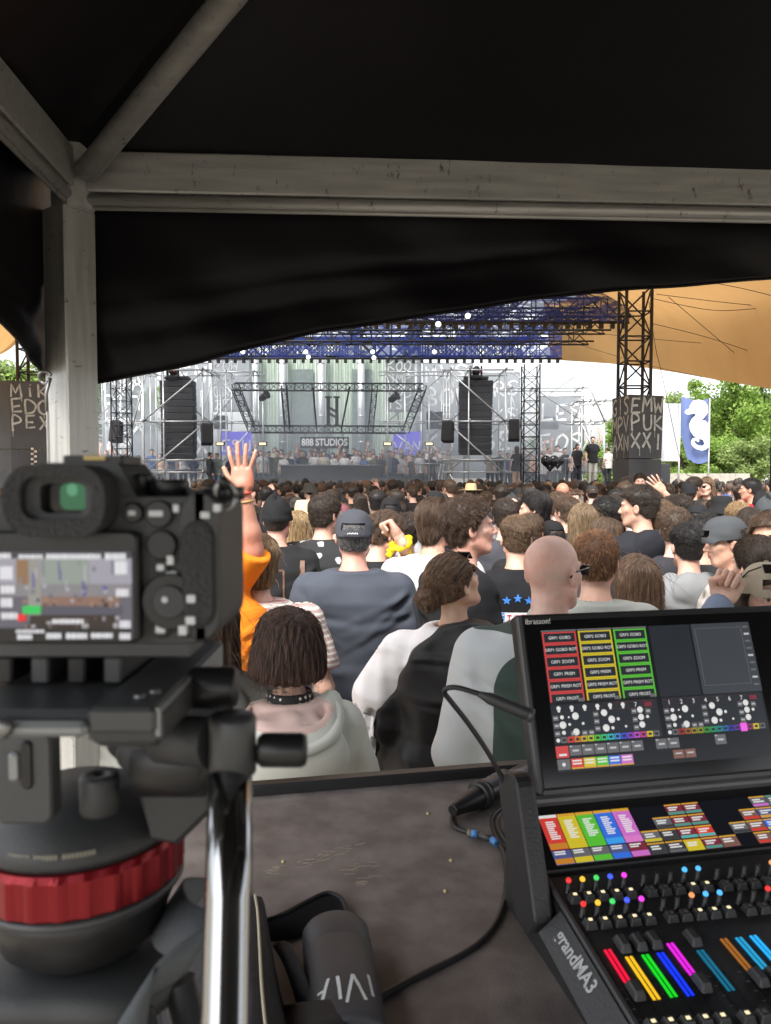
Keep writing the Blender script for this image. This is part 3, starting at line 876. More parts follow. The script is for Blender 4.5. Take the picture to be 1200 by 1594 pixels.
o = text('lettering', '888 STUDIOS', .42, M_LETTER, sg, Matrix.Translation(Vector(((A_.x + B_.x) / 2, 33.0, (A_.z + B_.z) / 2)) - sg.location) @ FACE_CAM, .012, sx=.80, bold=.012)
for s in (-.8, .8):
	m2 = MB(); m2.tube([((A_.x + B_.x) / 2 + s, 33.05, A_.z), ((A_.x + B_.x) / 2 + s, 32.0, BL.z)], .02, 5); m2.build('hanger', M_STEEL, sg)
# warm work lamps on posts
for (px_, lab) in ((343, 'small warm flood lamp on a post beside the ESU banner'), (409, 'small warm flood lamp on a post between ESU banner and sign'), (603, 'small warm flood lamp on a post between sign and VAN banner'), (668, 'small warm flood lamp on a post beyond the VAN banner')):
	p = P(px_, 691, 31)
	t = thing('flood_lamp', lab, 'lamp', (p.x, 31, Z_DK))
	m = MB(); m.tube([(p.x, 31.1, Z_DK), (p.x, 31.1, p.z + 2.2)], .035, 6); m.build('post', M_SCAF, t)
	m = MB(); m.box((p.x, 31, p.z), (.36, .14, .16), bev=.02); m.build('housing', M_BLK, t)
	m = MB(); m.box((p.x, 30.925, p.z), (.26, .012, .09)); m.build('lamp_glass', emat('warm_lamp', (1, .72, .35), 1.2), t)
# ---- stage roof: scaffold grid under blue mesh fascia
XL, XR = -11.0, P(974, 480, 20.2).x
zb = P(600, 508, 20.2).z
for (d, top_, px_r, lab, dz) in ((20.2, 1.35, 974, 'long blue mesh fascia along the near edge of the stage roof', 0), (26.0, 1.06, 872, 'long blue mesh fascia along the second edge of the stage roof', 0)):
	zb_ = P(600, 506 if d < 25 else 560, d).z
	xr = P(px_r, 500, d).x
	t = thing('roof_fascia', lab, 'banner', (0, d, zb_))
	n = 14
	for k in range(n):
		x0, x1 = XL + (xr - XL) * k / n, XL + (xr - XL) * (k + 1) / n
		m = MB(); m.quad((x0, d - .3, zb_), (x1, d - .3, zb_), (x1, d - .3, zb_ + top_), (x0, d - .3, zb_ + top_)); m.build('mesh_sheet', M_BLUE, t)
	m = MB(); m.tube([(XL, d - .3, zb_), (xr, d - .3, zb_)], .03, 6); m.build('lower_tube', M_TRUSS, t)
	m = MB()
	for k in range(60):                      # cable-tied edge clamps and lamps under the tube
		x = XL + (xr - XL) * (k + .5) / 60
		m.box((x, d - .3, zb_ - .09), (.10, .10, .12))
	tag(m.build('cable_clamps', M_TRUSS, t), kind='stuff')
for i, d in enumerate((20.6, 22.4, 24.2, 26.4, 28.2, 30.2, 32.2, 34.2)):
	z0 = P(600, 556, d).z - .05 if d > 26 else zr + .25
	xr = P(960, 500, 20.2).x + (.4 if d < 25 else -.2)
	t = truss('roof_truss', 'black cross truss of the stage roof behind the blue fascia', (XL, d, z0 + .35), (xr, d, z0 + .35), .62, .62, .028, .016, group='cross trusses of the stage roof')
for i, x in enumerate(np.linspace(XL + .3, XR - .3, 8)):
	truss('roof_purlin', 'long roof truss running back over the stage', (x, 20.4, zr + 1.05), (x, 35, P(600, 545, 35).z + .5), .4, .6, .022, .012, m_=mat('blue_black_truss', (.02, .025, .06), .5), group='lengthwise trusses of the stage roof')
nets = thing('roof_net', 'torn blue camouflage net stretched over the stage roof', 'net', (0, 20, zr + 1.5))
m = MB(); m.smooth = True
vs, fs = [], []
nu, nv = 40, 30
for i in range(nu + 1):
	for j in range(nv + 1):
		x = XL + (XR + .2 - XL) * i / nu; y = 20 + 15.5 * j / nv
		vs.append(Vector((x, y, zr + 1.35 + .10 * math.sin(x * 1.3 + y * .9) + .07 * math.sin(y * 2.1 - x) + .085 * (y - 20))))
for i in range(nu):
	for j in range(nv):
		q = i * (nv + 1) + j; fs.append((q, q + nv + 1, q + nv + 2, q + 1))
m.add(vs, fs); m.build('net_cloth', M_NET, nets)
# round lamps that glow white in the roof
for k, (px_, py_) in enumerate(((378, 548), (476, 548), (480, 556), (580, 548), (582, 557), (676, 548), (728, 492), (682, 505))):
	d = 26.2 if py_ > 520 else 20.4
	p = P(px_, py_, d - .7)
	t = thing('round_lamp', 'glowing round white lamp in the rig of the stage roof', 'lamp', p, group='round lamps in the stage roof')
	m = MB(); m.lathe([(.04, .10), (.08, .05), (.085, 0), (.07, -.02)], 12, Matrix.Translation(p) @ Matrix.Rotation(math.radians(-90), 4, 'X')); m.build('housing', M_BLK, t)
	m = MB(); m.lathe([(.001, -.045), (.045, -.033), (.07, -.022), (.07, -.018)], 12, Matrix.Translation(p) @ Matrix.Rotation(math.radians(-90), 4, 'X')); m.build('lamp_glass', emat('white_lamp', (1, .98, .95), 1.6), t)
# ---- big tower with the painted monolith, and its twin behind the tent pole
M_MONO = mat('charcoal_board', (0.055, 0.058, 0.063), .65, var=.35, scale=2.2, bump=.1, bscale=8)
def tower(pxl, pxr, pyt, d, label):
	A_, B_ = P(pxl, 700, d), P(pxr, 700, d)
	w = B_.x - A_.x
	z = P(pxl, pyt, d).z
	return truss('tent_tower', label, ((A_.x + B_.x) / 2, d + w / 2, 0), ((A_.x + B_.x) / 2, d + w / 2, z), w, w * .98, .03, .016, each=True, group='black masts of the orange tent')
tower(972, 1011, 445, 14, 'black lattice mast rising out of the monolith lettered EMW')
tower(1222, 1262, 505, 12, 'black lattice mast cut by the frame in front of the trees')
tower(30, 66, 470, 14.5, 'black lattice mast behind the valance and the monolith lettered MIK')
def monolith(corner, left, right, pyt, label, rowsL, rowsR, d, split):
	"""tapered four-sided board box: wide top, seen on its edge"""
	c = P(corner, pyt + 2, d)
	pr = P(right, pyt, d + .25); pl = P(left, pyt + 8, d + (.75 if split else .1))
	t = thing('graffiti_monolith', label, 'monolith', (c.x, d, 0))
	zt = c.z
	fr = c + (pr - c); fl = Vector((pl.x, pl.y, zt)); fr.z = zt
	backp = fr + (fl - c)
	ctr = (c + backp) / 2
	top = [c, fr, backp, fl]
	bot = [Vector((ctr.x + (p.x - ctr.x) * .86, ctr.y + (p.y - ctr.y) * .86, .0)) for p in top]
	for k in range(4):
		a_, b_ = top[k], top[(k + 1) % 4]; e_, f_ = bot[k], bot[(k + 1) % 4]
		n_ = (b_ - a_).cross(e_ - a_).normalized();
		if n_.dot(((a_ + b_) / 2) - Vector((ctr.x, ctr.y, a_.z))) < 0: n_ = -n_
		# three stacked boards on each side
		for q in range(3):
			t0, t1 = q / 3, (q + 1) / 3 - .004
			vs = [a_.lerp(e_, t0), b_.lerp(f_, t0), b_.lerp(f_, t1), a_.lerp(e_, t1)]
			m = MB(); m.add(vs + [v - n_ * .018 for v in vs], [(0, 1, 2, 3), (7, 6, 5, 4), (0, 4, 5, 1), (1, 5, 6, 2), (2, 6, 7, 3), (3, 7, 4, 0)])
			m.build('board', M_MONO, t)
		rows = rowsR if k == 0 else rowsL if k == 3 else None
		if rows:
			o_, u_ = (a_, b_) if k == 0 else (a_, b_)
			if k == 3: o_, u_ = fl, c
			ud = (u_ - o_); wid = ud.length
			vd = (bot[0] - top[0]).normalized() * -1 if k == 0 else (bot[3] - top[3]).normalized() * -1
			m = MB()
			sz = wid / (3 * 1.27)
			for i, tx in enumerate(rows):
				graffiti(m, tx, o_ + ud * .04 - vd * (sz * 1.62 * (i + 1)) + n_ * .004, ud, vd, n_, sz, sz * .20, drip=.5)
			m.build('lettering', M_GREY_LETTER, t)
	m = MB(); m.add([p - Vector((0, 0, .05)) for p in top], [(0, 1, 2, 3)]); m.build('lid', M_MONO, t)
	return t
monolith(980, 953, 1033, 612, 'charcoal monolith lettered EMW PUK XXI at the foot of the lattice mast', ['GIS', 'MPV', 'AXN'], ['EMW', 'PUK', 'XXI'], 13.4, True)
monolith(14, -20, 78, 590, 'charcoal monolith lettered MIK EDO PEX half hidden by the tent pole', None, ['MiK', 'EDO', 'PEX'], 13.4, False)
m = MB(); rr = random.Random(2)
for k in range(9):
	q = P(48 + (k % 2) * 5, 697 + k * 4, 13.36); m.quad(q, q + Vector((.05, 0, 0)), q + Vector((.05, 0, -.035)), q + Vector((0, 0, -.035)))
tag(m.build('sticker_strip', mat('faded_sticker', (.45, .40, .36), .6, var=.6, scale=30)), 'strip of faded stickers on the monolith lettered MIK', 'sticker')
# ---- orange stretch tent over the dance floor
M_TENT = thin('orange_stretch_cloth', (0.58, 0.335, 0.135), 0.0, 0.40, col2=(.52, .30, .115))
st = thing('stretch_tent', 'orange stretch tent membrane above the dance floor', 'tent', (6, 14, 3))
def patch(rows, name='membrane', nu=40, nv=28):
	"""smooth sheet through a net of world points (rows x columns)"""
	R_ = [smoothpath(r, 10) for r in rows]
	n = len(R_[0])
	cols = [smoothpath([r[i] for r in R_], 10) for i in range(n)]
	vs = [p for c in cols for p in c]; k = len(cols[0]); fs = []
	for i in range(n - 1):
		for j in range(k - 1): fs.append((i * k + j, i * k + j + 1, (i + 1) * k + j + 1, (i + 1) * k + j))
	m = MB(); m.smooth = True; m.add(vs, fs); return m.build(name, M_TENT, st), cols
# rows run from far to near; columns from the high side to the low hem
rowsT = [
	[P(846, 470, 30), P(852, 515, 30), P(858, 560, 30)],
	[P(870, 470, 25), P(920, 515, 25), P(960, 567, 25)],
	[P(930, 452, 20), P(1000, 500, 20), P(1040, 578, 20)],
	[P(1010, 444, 15), P(1090, 495, 15.5), P(1120, 592, 16)],
	[P(1100, 380, 12), P(1200, 470, 12.5), P(1210, 607, 13)],
	[P(1180, 250, 9), P(1350, 430, 9.5), P(1400, 640, 10.5)],
]
ob_, cols_ = patch(rowsT)
zrow = [
	[P(70, 470, 22), P(20, 540, 22), P(-40, 566, 22)],
	[P(64, 450, 18), P(10, 530, 18), P(-60, 578, 18)],
	[P(40, 440, 14), P(-40, 520, 14), P(-140, 590, 14)],
	[P(-40, 380, 10), P(-160, 480, 10), P(-320, 600, 10)],
]
patch(zrow)
# the high middle of the tent, over the dance floor
upR = [r[0] for r in rowsT[2:]]; upL = [zrow[k][0] for k in (1, 2, 3, 3)]
mid = []
for k in range(4):
	a_, b_ = upR[k], upL[k].copy()
	if k == 3: b_ = b_ + Vector((-.5, -4.0, 0));
	mid.append([a_, a_.lerp(b_, .25) + Vector((0, 0, 1.5)), a_.lerp(b_, .5) + Vector((0, 0, 2.0)), a_.lerp(b_, .75) + Vector((0, 0, 1.5)), b_])
patch(mid)
# eyelets and loops along the hem, guy ropes under the cloth
def ropes(lst, name, lab):
	for k, (pts, lb) in enumerate(lst):
		m = MB(); m.tube(smoothpath([P(*p) for p in pts], 6), .0055, 5)
		tag(m.build(name, mat('dark_rope', (.03, .025, .02), .8)), lb, 'rope', 'ropes under the orange tent')
ropes([([(1022, 458, 14), (1120, 470, 13.5), (1200, 478, 13)], 'straight dark rope from the mast head towards the frame edge'),
       ([(1012, 464, 14), (1110, 483, 13.5), (1200, 478, 13)], 'sagging dark rope below the straight one at the mast head'),
       ([(1040, 462, 14), (1120, 530, 14.5), (1192, 590, 15)], 'slanting dark rope from mast head down to the far post'),
       ([(1012, 503, 14), (1100, 525, 14), (1194, 556, 14)], 'dark rope crossing the middle of the orange cloth'),
       ([(930, 519, 18), (1040, 530, 17), (1194, 541, 15)], 'long dark rope low across the orange cloth'),
       ([(1010, 470, 14), (1020, 540, 14), (1030, 582, 14), (1060, 720, 14), (1076, 742, 14)], 'thin dark guy rope dropping past the white flag'),
       ([(1090, 437, 12), (1150, 448, 12), (1200, 460, 12)], 'dark rope high on the orange cloth under the valance'),
       ([(890, 533, 24), (1000, 566, 20), (1120, 592, 16.5)], 'dark seam rope just above the scalloped hem of the orange tent')], 'guy_rope', '')
# ---- flags
M_FLAGB = thin('blue_flag_cloth', (0.20, 0.26, 0.50), 0.0, 0.35, col2=(.17, .22, .44))
M_FLAGW = thin('white_flag_cloth', (0.75, 0.75, 0.78), 0.0, 0.35)
def flag(name, label, pole_px, top, bot, outline, cloth, d):
	pb = P(pole_px, 760, d);
	t = thing(name, label, 'flag', (pb.x, d, 0))
	m = MB(); m.tube([(pb.x, d, 0), (pb.x, d, P(pole_px, top, d).z)], .03, 8); m.build('pole', M_SCAF, t)
	vs, fs = [], []
	n = 20
	for i in range(n + 1):
		s = i / n
		py = top + (bot - top) * s
		xl = outline(s)
		for j in range(9):
			px = pole_px + (xl - pole_px) * j / 8
			p = P(px, py + (4 * math.sin(j * .5) if cloth is M_FLAGB else 0), d); p.y += .10 * math.sin(j * 1.1 + 3 * s) * j / 8
			vs.append(p)
	for i in range(n):
		for j in range(8): q = i * 9 + j; fs.append((q, q + 1, q + 10, q + 9))
	m = MB(); m.smooth = True; m.add(vs, fs); m.build('cloth', cloth, t)
	return t
f1 = flag('feather_flag', 'blue flag with a white seahorse on a pole in front of the trees', 1102, 620, 718, lambda s: 1062 - 5 * math.sin(s * 3) + 16 * max(0, s - .55), M_FLAGB, 24)
f2 = flag('feather_flag', 'plain white feather flag beside the graffiti monolith', 1056, 628, 718, lambda s: 1024 + 2 * s, M_FLAGW, 23)
# the seahorse: one flat shape
cr4 = lambda x, y: P(850 + x / 3.4286, 430 + y / 3.4286, 23.82)
bodyp = [(738, 727), (748, 712), (764, 706), (768, 688), (786, 664), (818, 658), (846, 668), (862, 692), (863, 728), (842, 756), (826, 772), (850, 770), (864, 790), (865, 850), (862, 884), (840, 872), (812, 868), (786, 850), (768, 822), (764, 790), (776, 762), (798, 742), (796, 732), (770, 736), (752, 738)]
m = MB(); m.add([cr4(x, y) for x, y in bodyp], [tuple(range(len(bodyp)))])
tail = smoothpath([Vector((x, y, 0)) for x, y in ((850, 868), (858, 895), (840, 916), (806, 912), (784, 892), (788, 872), (806, 872), (812, 884))], 5)
tw_ = np.linspace(30, 11, len(tail)); vs, fs = [], []
for i, p in enumerate(tail):
	t_ = (tail[min(i + 1, len(tail) - 1)] - tail[max(i - 1, 0)]).normalized()
	for sg_ in (-1, 1): vs.append(cr4(p.x - t_.y * sg_ * tw_[i] / 2, p.y + t_.x * sg_ * tw_[i] / 2) + Vector((0, -.004, 0)))
m.add(vs, [(2 * i, 2 * i + 1, 2 * i + 3, 2 * i + 2) for i in range(len(tail) - 1)])
m.build('seahorse_print', M_LETTER, f1)
# ---- low wall behind the crowd, far fence
wl = thing('low_wall', 'low pale rendered wall with a sloping cap in front of the trees', 'wall', P(1100, 750, 32))
A_, B_ = P(1030, 737, 32), P(1165, 745, 32)
for k in range(6):
	x0, x1 = A_.x + (B_.x - A_.x) * k / 6, A_.x + (B_.x - A_.x) * (k + 1) / 6 - .01
	m = MB(); m.box(((x0 + x1) / 2, 32, A_.z / 2), (x1 - x0, .25, A_.z)); m.build('panel', mat('pale_render', (.36, .33, .28), .9, var=.2), wl)
m = MB(); p = P(1028, 722, 30); m.box((p.x, 30, p.z / 2), (.6, .5, p.z), bev=.02)
tag(m.build('black_cabinet', M_SPK), 'black equipment box between the monolith and the low wall', 'cabinet')
wt = thing('white_container', 'white container beyond the low wall at the frame edge', 'container', P(1185, 750, 45))
A_, B_ = P(1160, 738, 45), P(1230, 760, 45)
m = MB(); m.box(((A_.x + B_.x) / 2, 46, A_.z / 2), (B_.x - A_.x, 2.2, A_.z), bev=.03); m.build('box', mat('white_paint', (.75, .75, .73), .6), wt)
for k in range(8):
	x = A_.x + (B_.x - A_.x) * (k + .5) / 8
	m = MB(); m.box((x, 44.88, A_.z / 2), (.1, .03, A_.z * .9)); m.build('rib', MATS['white_paint'], wt)
# ---- trees
def leaf_mat(name, c1, c2):
	m = bpy.data.materials.new(name); m.use_nodes = True; nt = m.node_tree; nt.nodes.clear()
	out = nt.nodes.new('ShaderNodeOutputMaterial'); df = nt.nodes.new('ShaderNodeBsdfDiffuse'); tr = nt.nodes.new('ShaderNodeBsdfTranslucent')
	ge = nt.nodes.new('ShaderNodeNewGeometry'); rp = nt.nodes.new('ShaderNodeValToRGB')
	rp.color_ramp.elements[0].color = (*c1, 1); rp.color_ramp.elements[1].color = (*c2, 1)
	nt.links.new(ge.outputs['Random Per Island'], rp.inputs[0])
	nt.links.new(rp.outputs[0], df.inputs[0]); nt.links.new(rp.outputs[0], tr.inputs[0])
	mx = nt.nodes.new('ShaderNodeMixShader'); mx.inputs[0].default_value = .45
	nt.links.new(df.outputs[0], mx.inputs[1]); nt.links.new(tr.outputs[0], mx.inputs[2]); nt.links.new(mx.outputs[0], out.inputs[0])
	return m
M_BARK = mat('bark', (0.10, 0.08, 0.06), .9, var=.3, scale=3, bump=.4, bscale=20)
M_LEAF = [leaf_mat('leaf_fresh', (.14, .25, .045), (.30, .42, .11)), leaf_mat('leaf_dark', (.09, .16, .04), (.19, .28, .08)), leaf_mat('leaf_pale', (.18, .26, .09), (.32, .40, .15))]
def tree_data(seed, H, spread, nleaf, lsize, crown0=.25):
	rr = random.Random(seed); rg = np.random.default_rng(seed)
	tr = MB()
	tips = []
	top = Vector((rr.uniform(-.3, .3), rr.uniform(-.3, .3), H * .92))
	tr.tube([(0, 0, 0), (.05, 0, H * .3), (.1, .05, H * .6), top], [H * .022, H * .018, H * .011, H * .003], 8)
	for k in range(26):
		z = H * (crown0 + (.92 - crown0) * rr.random()); a_ = rr.uniform(0, 6.28)
		rel = (z / H - crown0) / (1 - crown0)
		l = spread * (.55 + .6 * math.sin(math.pi * min(.95, rel + .15))) * rr.uniform(.6, 1.1)
		b0 = Vector((.06, .02, z)); d_ = Vector((math.cos(a_), math.sin(a_), rr.uniform(.1, .7)))
		b1 = b0 + d_ * l * .55 + Vector((0, 0, .1 * l)); b2 = b0 + d_ * l + Vector((0, 0, .15 * l))
		tr.tube([b0, b1, b2], [H * .007, H * .004, H * .001], 5, cap=False)
		tips += [b1, b2, (b1 + b2) / 2, b0.lerp(b1, .6)]
	tips.append(top)
	C = np.array([[*t] for t in tips])
	ci = rg.integers(0, len(C), nleaf)
	cl = rg.uniform(.45, 1.0, len(C)) * spread * .30
	off = rg.normal(0, 1, (nleaf, 3)); off /= np.linalg.norm(off, axis=1)[:, None]
	off *= (rg.uniform(0, 1, (nleaf, 1)) ** .45)
	pc = C[ci] + off * cl[ci][:, None] * np.array([1.1, 1.1, .75])
	n = rg.normal(0, 1, (nleaf, 3)) + np.array([0, 0, .6]); n /= np.linalg.norm(n, axis=1)[:, None]
	u = np.cross(n, rg.normal(0, 1, (nleaf, 3))); u /= np.linalg.norm(u, axis=1)[:, None]
	w = np.cross(n, u); s = lsize * rg.uniform(.6, 1.3, (nleaf, 1))
	V = np.stack([pc - u * s, pc + w * s * .55, pc + u * s, pc - w * s * .55], 1).reshape(-1, 3)
	F = np.arange(nleaf * 4).reshape(-1, 4)
	lm = bpy.data.meshes.new('crown'); lm.vertices.add(len(V)); lm.vertices.foreach_set('co', V.astype(np.float32).ravel())
	lm.loops.add(nleaf * 4); lm.loops.foreach_set('vertex_index', F.ravel().astype(np.int32))
	lm.polygons.add(nleaf); lm.polygons.foreach_set('loop_start', np.arange(0, nleaf * 4, 4, dtype=np.int32)); lm.update()
	tm = mesh('trunk', tr.v, tr.f, M_BARK, smooth=True)
	return tm, lm
TD = [tree_data(3, 10, 3.6, 10000, .17), tree_data(8, 9, 3.0, 9000, .15, .15), tree_data(21, 4, 2.2, 9000, .11, .08)]
def tree(px, d, kind, mi, sc, label, rz=0.0):
	p = P(px, 742, d)
	t = thing('tree', label, 'tree', (p.x, d, 0), (0, 0, rz), group='trees beyond the festival ground')
	t.scale = (sc, sc, sc)
	link('trunk', TD[kind][0], t)
	lm = TD[kind][1]
	if len(lm.materials) == 0: lm.materials.append(M_LEAF[mi])
	o = link('crown', lm, t)
	o.material_slots[0].link = 'OBJECT'; o.material_slots[0].material = M_LEAF[mi]
	return t
tree(1060, 52, 1, 2, .80, 'pale thin tree behind the white flag', .4)
tree(1142, 44, 0, 0, .70, 'tall fresh green tree behind the seahorse flag', 1.2)
tree(1200, 47, 0, 1, .70, 'dark green tree at the frame edge past the far mast', 3.0)
tree(1105, 40, 2, 0, .85, 'low bright bush behind the low wall under the seahorse flag', 2.0)
tree(1165, 38, 2, 2, .80, 'low yellow green bush near the white container', .2)
tree(945, 48, 1, 0, .62, 'green tree seen between the mesh banner and the monolith', 5)
tree(1020, 60, 1, 1, .60, 'dark tree far behind the lettered monolith', 2.2)
tree(1260, 50, 0, 0, .95, 'big green tree cut by the frame edge', 4.0)
tree(1090, 62, 0, 1, .70, 'dark tall tree far behind the pale one', .9)
tree(10, 40, 0, 2, .80, 'pale green tree behind the monolith lettered MIK', 1.0)
tree(-60, 36, 1, 0, .90, 'fresh green tree at the frame edge under the side valance', 2.0)
tree(165, 48, 0, 0, .85, 'green tree peeping out between tent pole and truss tower', 2.8)
tree(840, 55, 1, 1, .50, 'dark low tree behind the black roof tower', 0.6)
tree(70, 55, 1, 1, .95, 'dark tree behind the tent pole', 3.6)
# ================================================================== people: signed-distance bodies meshed with surface nets
def surfnet(f, lo, hi, h):
	"""mesh the zero level of f(X, Y, Z) in the box lo..hi with cells of size h"""
	lo = np.asarray(lo, float); n = np.ceil((np.asarray(hi, float) - lo) / h).astype(int) + 1
	ax = [lo[k] + h * np.arange(n[k]) for k in range(3)]
	X, Y, Z = np.meshgrid(*ax, indexing='ij', sparse=False)
	D = f(X.astype(np.float32), Y.astype(np.float32), Z.astype(np.float32))
	D = np.asarray(D, np.float32)
	D[0, :, :] = D[-1, :, :] = np.maximum(D[0].max(), 1e-3) * 0 + 1e-2
	D[:, 0, :] = D[:, -1, :] = 1e-2
	D[:, :, 0] = D[:, :, -1] = 1e-2
	S = D < 0
	c8 = [S[i:n[0] - 1 + i, j:n[1] - 1 + j, k:n[2] - 1 + k] for i in (0, 1) for j in (0, 1) for k in (0, 1)]
	anyi = np.logical_or.reduce(c8); alli = np.logical_and.reduce(c8)
	A = np.argwhere(anyi & ~alli)
	idg = -np.ones(anyi.shape, np.int32); idg[A[:, 0], A[:, 1], A[:, 2]] = np.arange(len(A))
	offs = np.array([(i, j, k) for i in (0, 1) for j in (0, 1) for k in (0, 1)])
	cv = np.stack([D[A[:, 0] + o[0], A[:, 1] + o[1], A[:, 2] + o[2]] for o in offs], 1)
	acc = np.zeros((len(A), 3)); cnt = np.zeros(len(A))
	for a_ in range(8):
		for b_ in range(a_ + 1, 8):
			if np.abs(offs[a_] - offs[b_]).sum() != 1: continue
			va, vb = cv[:, a_], cv[:, b_]
			cr = (va < 0) != (vb < 0)
			t = np.where(cr, va / np.where(cr, va - vb, 1), 0)[:, None]
			acc += np.where(cr[:, None], offs[a_] + t * (offs[b_] - offs[a_]), 0); cnt += cr
	V = lo + h * (A + acc / np.maximum(cnt, 1)[:, None])
	F = []
	for axs in range(3):
		o1, o2 = [(1, 2), (2, 0), (0, 1)][axs]
		sl0 = [slice(1, n[k] - 1) for k in range(3)]; sl1 = list(sl0)
		sl0[axs] = slice(0, n[axs] - 1); sl1[axs] = slice(1, n[axs])
		s0, s1 = S[tuple(sl0)], S[tuple(sl1)]
		E = np.argwhere(s0 != s1)
		if not len(E): continue
		E = E + np.array([0 if k == axs else 1 for k in range(3)])
		fl = S[E[:, 0], E[:, 1], E[:, 2]]
		d1 = np.zeros(3, int); d1[o1] = 1; d2 = np.zeros(3, int); d2[o2] = 1
		def g(e): return idg[e[:, 0], e[:, 1], e[:, 2]]
		q = np.stack([g(E - d1 - d2), g(E - d2), g(E), g(E - d1)], 1)
		q[~fl] = q[~fl][:, ::-1]
		F.append(q)
	F = np.concatenate(F) if F else np.zeros((0, 4), int)
	F = F[(F >= 0).all(1)]
	return V, F
def fastmesh(name, V, F, mats, mi=None):
	me = bpy.data.meshes.new(name)
	V = np.asarray(V, np.float32); F = np.asarray(F, np.int32)
	me.vertices.add(len(V)); me.vertices.foreach_set('co', V.ravel())
	me.loops.add(F.size); me.loops.foreach_set('vertex_index', F.ravel())
	me.polygons.add(len(F)); me.polygons.foreach_set('loop_start', np.arange(0, F.size, F.shape[1], dtype=np.int32))
	for m in (mats if isinstance(mats, (list, tuple)) else [mats]): me.materials.append(m)
	if mi is not None: me.polygons.foreach_set('material_index', np.asarray(mi, np.int32))
	me.polygons.foreach_set('use_smooth', np.ones(len(F), bool))
	me.update(calc_edges=True)
	return me
def joinVF(parts):
	V, F, k = [], [], 0
	for v, f in parts:
		V.append(v); F.append(np.asarray(f) + k); k += len(v)
	return np.concatenate(V), np.concatenate(F)
def ell(X, Y, Z, c, r):
	x, y, z = (X - c[0]) / r[0], (Y - c[1]) / r[1], (Z - c[2]) / r[2]
	k0 = np.sqrt(x * x + y * y + z * z) + 1e-9
	k1 = np.sqrt((x / r[0]) ** 2 + (y / r[1]) ** 2 + (z / r[2]) ** 2) + 1e-9
	return k0 * (k0 - 1) / k1
def cap(X, Y, Z, a, b, ra, rb):
	a, b = np.asarray(a, float), np.asarray(b, float); ba = b - a
	t = np.clip(((X - a[0]) * ba[0] + (Y - a[1]) * ba[1] + (Z - a[2]) * ba[2]) / (ba @ ba), 0, 1)
	return np.sqrt((X - a[0] - t * ba[0]) ** 2 + (Y - a[1] - t * ba[1]) ** 2 + (Z - a[2] - t * ba[2]) ** 2) - (ra + (rb - ra) * t)
def smin(a, b, k):
	h = np.clip(.5 + .5 * (b - a) / k, 0, 1)
	return b + (a - b) * h - k * h * (1 - h)
def smax(a, b, k): return -smin(-a, -b, k)
def waves(X, Y, Z, seed, freq, aniso=(1, 1, 1), n=5, warp=1.6):
	r = np.random.default_rng(seed); out = 0
	for _ in range(n):
		k = r.normal(0, 1, 3); k = k / np.linalg.norm(k) * freq * r.uniform(.6, 1.4) * np.array(aniso)
		k2 = r.normal(0, 1, 3) * freq * .35; p1, p2 = r.uniform(0, 6.28, 2)
		out = out + np.sin(k[0] * X + k[1] * Y + k[2] * Z + p1 + warp * np.sin(k2[0] * X + k2[1] * Y + k2[2] * Z + p2))
	return out / n
# ---- head, in head space: face looks along +y, crown up +z, about 23 cm tall
def skull(X, Y, Z, t=0.0):
	return smin(ell(X, Y, Z, (0, -.012, .030), (.075 + t, .096 + t, .086 + t)), ell(X, Y, Z, (0, -.02, -.03), (.060 + t, .070 + t, .065 + t)), .03)
def head_sdf(X, Y, Z, sex='m', fine=True):
	jw = 1.0 if sex == 'm' else .92
	d = ell(X, Y, Z, (0, -.012, .030), (.074, .095, .085))
	d = smin(d, ell(X, Y, Z, (0, .032, -.030), (.059 * jw, .062, .078)), .03)
	d = smin(d, ell(X, Y, Z, (0, .052, -.092), (.030 * jw, .030, .022)), .03)
	d = smin(d, cap(np.abs(X), Y, Z, (.052 * jw, .0, -.055), (.028, .06, -.092), .016, .014), .025)
	if not fine:
		ax = np.abs(X)
		d = smin(d, cap(X, Y, Z, (0, .090, .005), (0, .107, -.028), .008, .012), .012)
		d = np.minimum(d, ell(ax, Y, Z, (.078, -.006, -.008), (.009, .020, .032)))
		return d
	ax = np.abs(X)
	d = smin(d, ell(ax, Y, Z, (.022, .078, .024), (.030, .016, .010)), .014)
	d = smax(d, -ell(ax, Y, Z, (.031, .101, .004), (.019, .017, .012)), .012)
	d = smin(d, ell(ax, Y, Z, (.031, .0815, .0115), (.015, .0075, .0048)), .004)
	d = smin(d, ell(ax, Y, Z, (.031, .0800, -.0065), (.014, .0065, .004)), .004)
	d = smin(d, cap(ax, Y, Z, (.052, .052, -.012), (.036, .07, -.024), .013, .013), .02)
	d = smin(d, cap(X, Y, Z, (0, .088, .012), (0, .110, -.026), .0075, .0105), .010)
	d = smin(d, ell(ax, Y, Z, (.012, .096, -.030), (.009, .011, .008)), .006)
	d = smin(d, ell(X, Y, Z, (0, .088, -.052), (.024, .012, .007)), .006)
	d = smin(d, ell(X, Y, Z, (0, .086, -.064), (.021, .012, .007)), .005)
	d = smax(d, -ell(X, Y, Z, (0, .101, -.058), (.024, .008, .0016)), .003)
	# ears: a tilted plate with a hollow
	e1 = ell(ax + .25 * (Y + .006), Y, Z, (.078, -.008, -.008), (.009, .018, .029))
	e1 = smax(e1, -ell(ax, Y, Z, (.086, -.003, -.004), (.0055, .010, .017)), .004)
	d = smin(d, e1, .006)
	return d
HS_ = .93
PIV = np.array([0, -.015, 1.535]); HOFF = np.array([0, .028, .096])
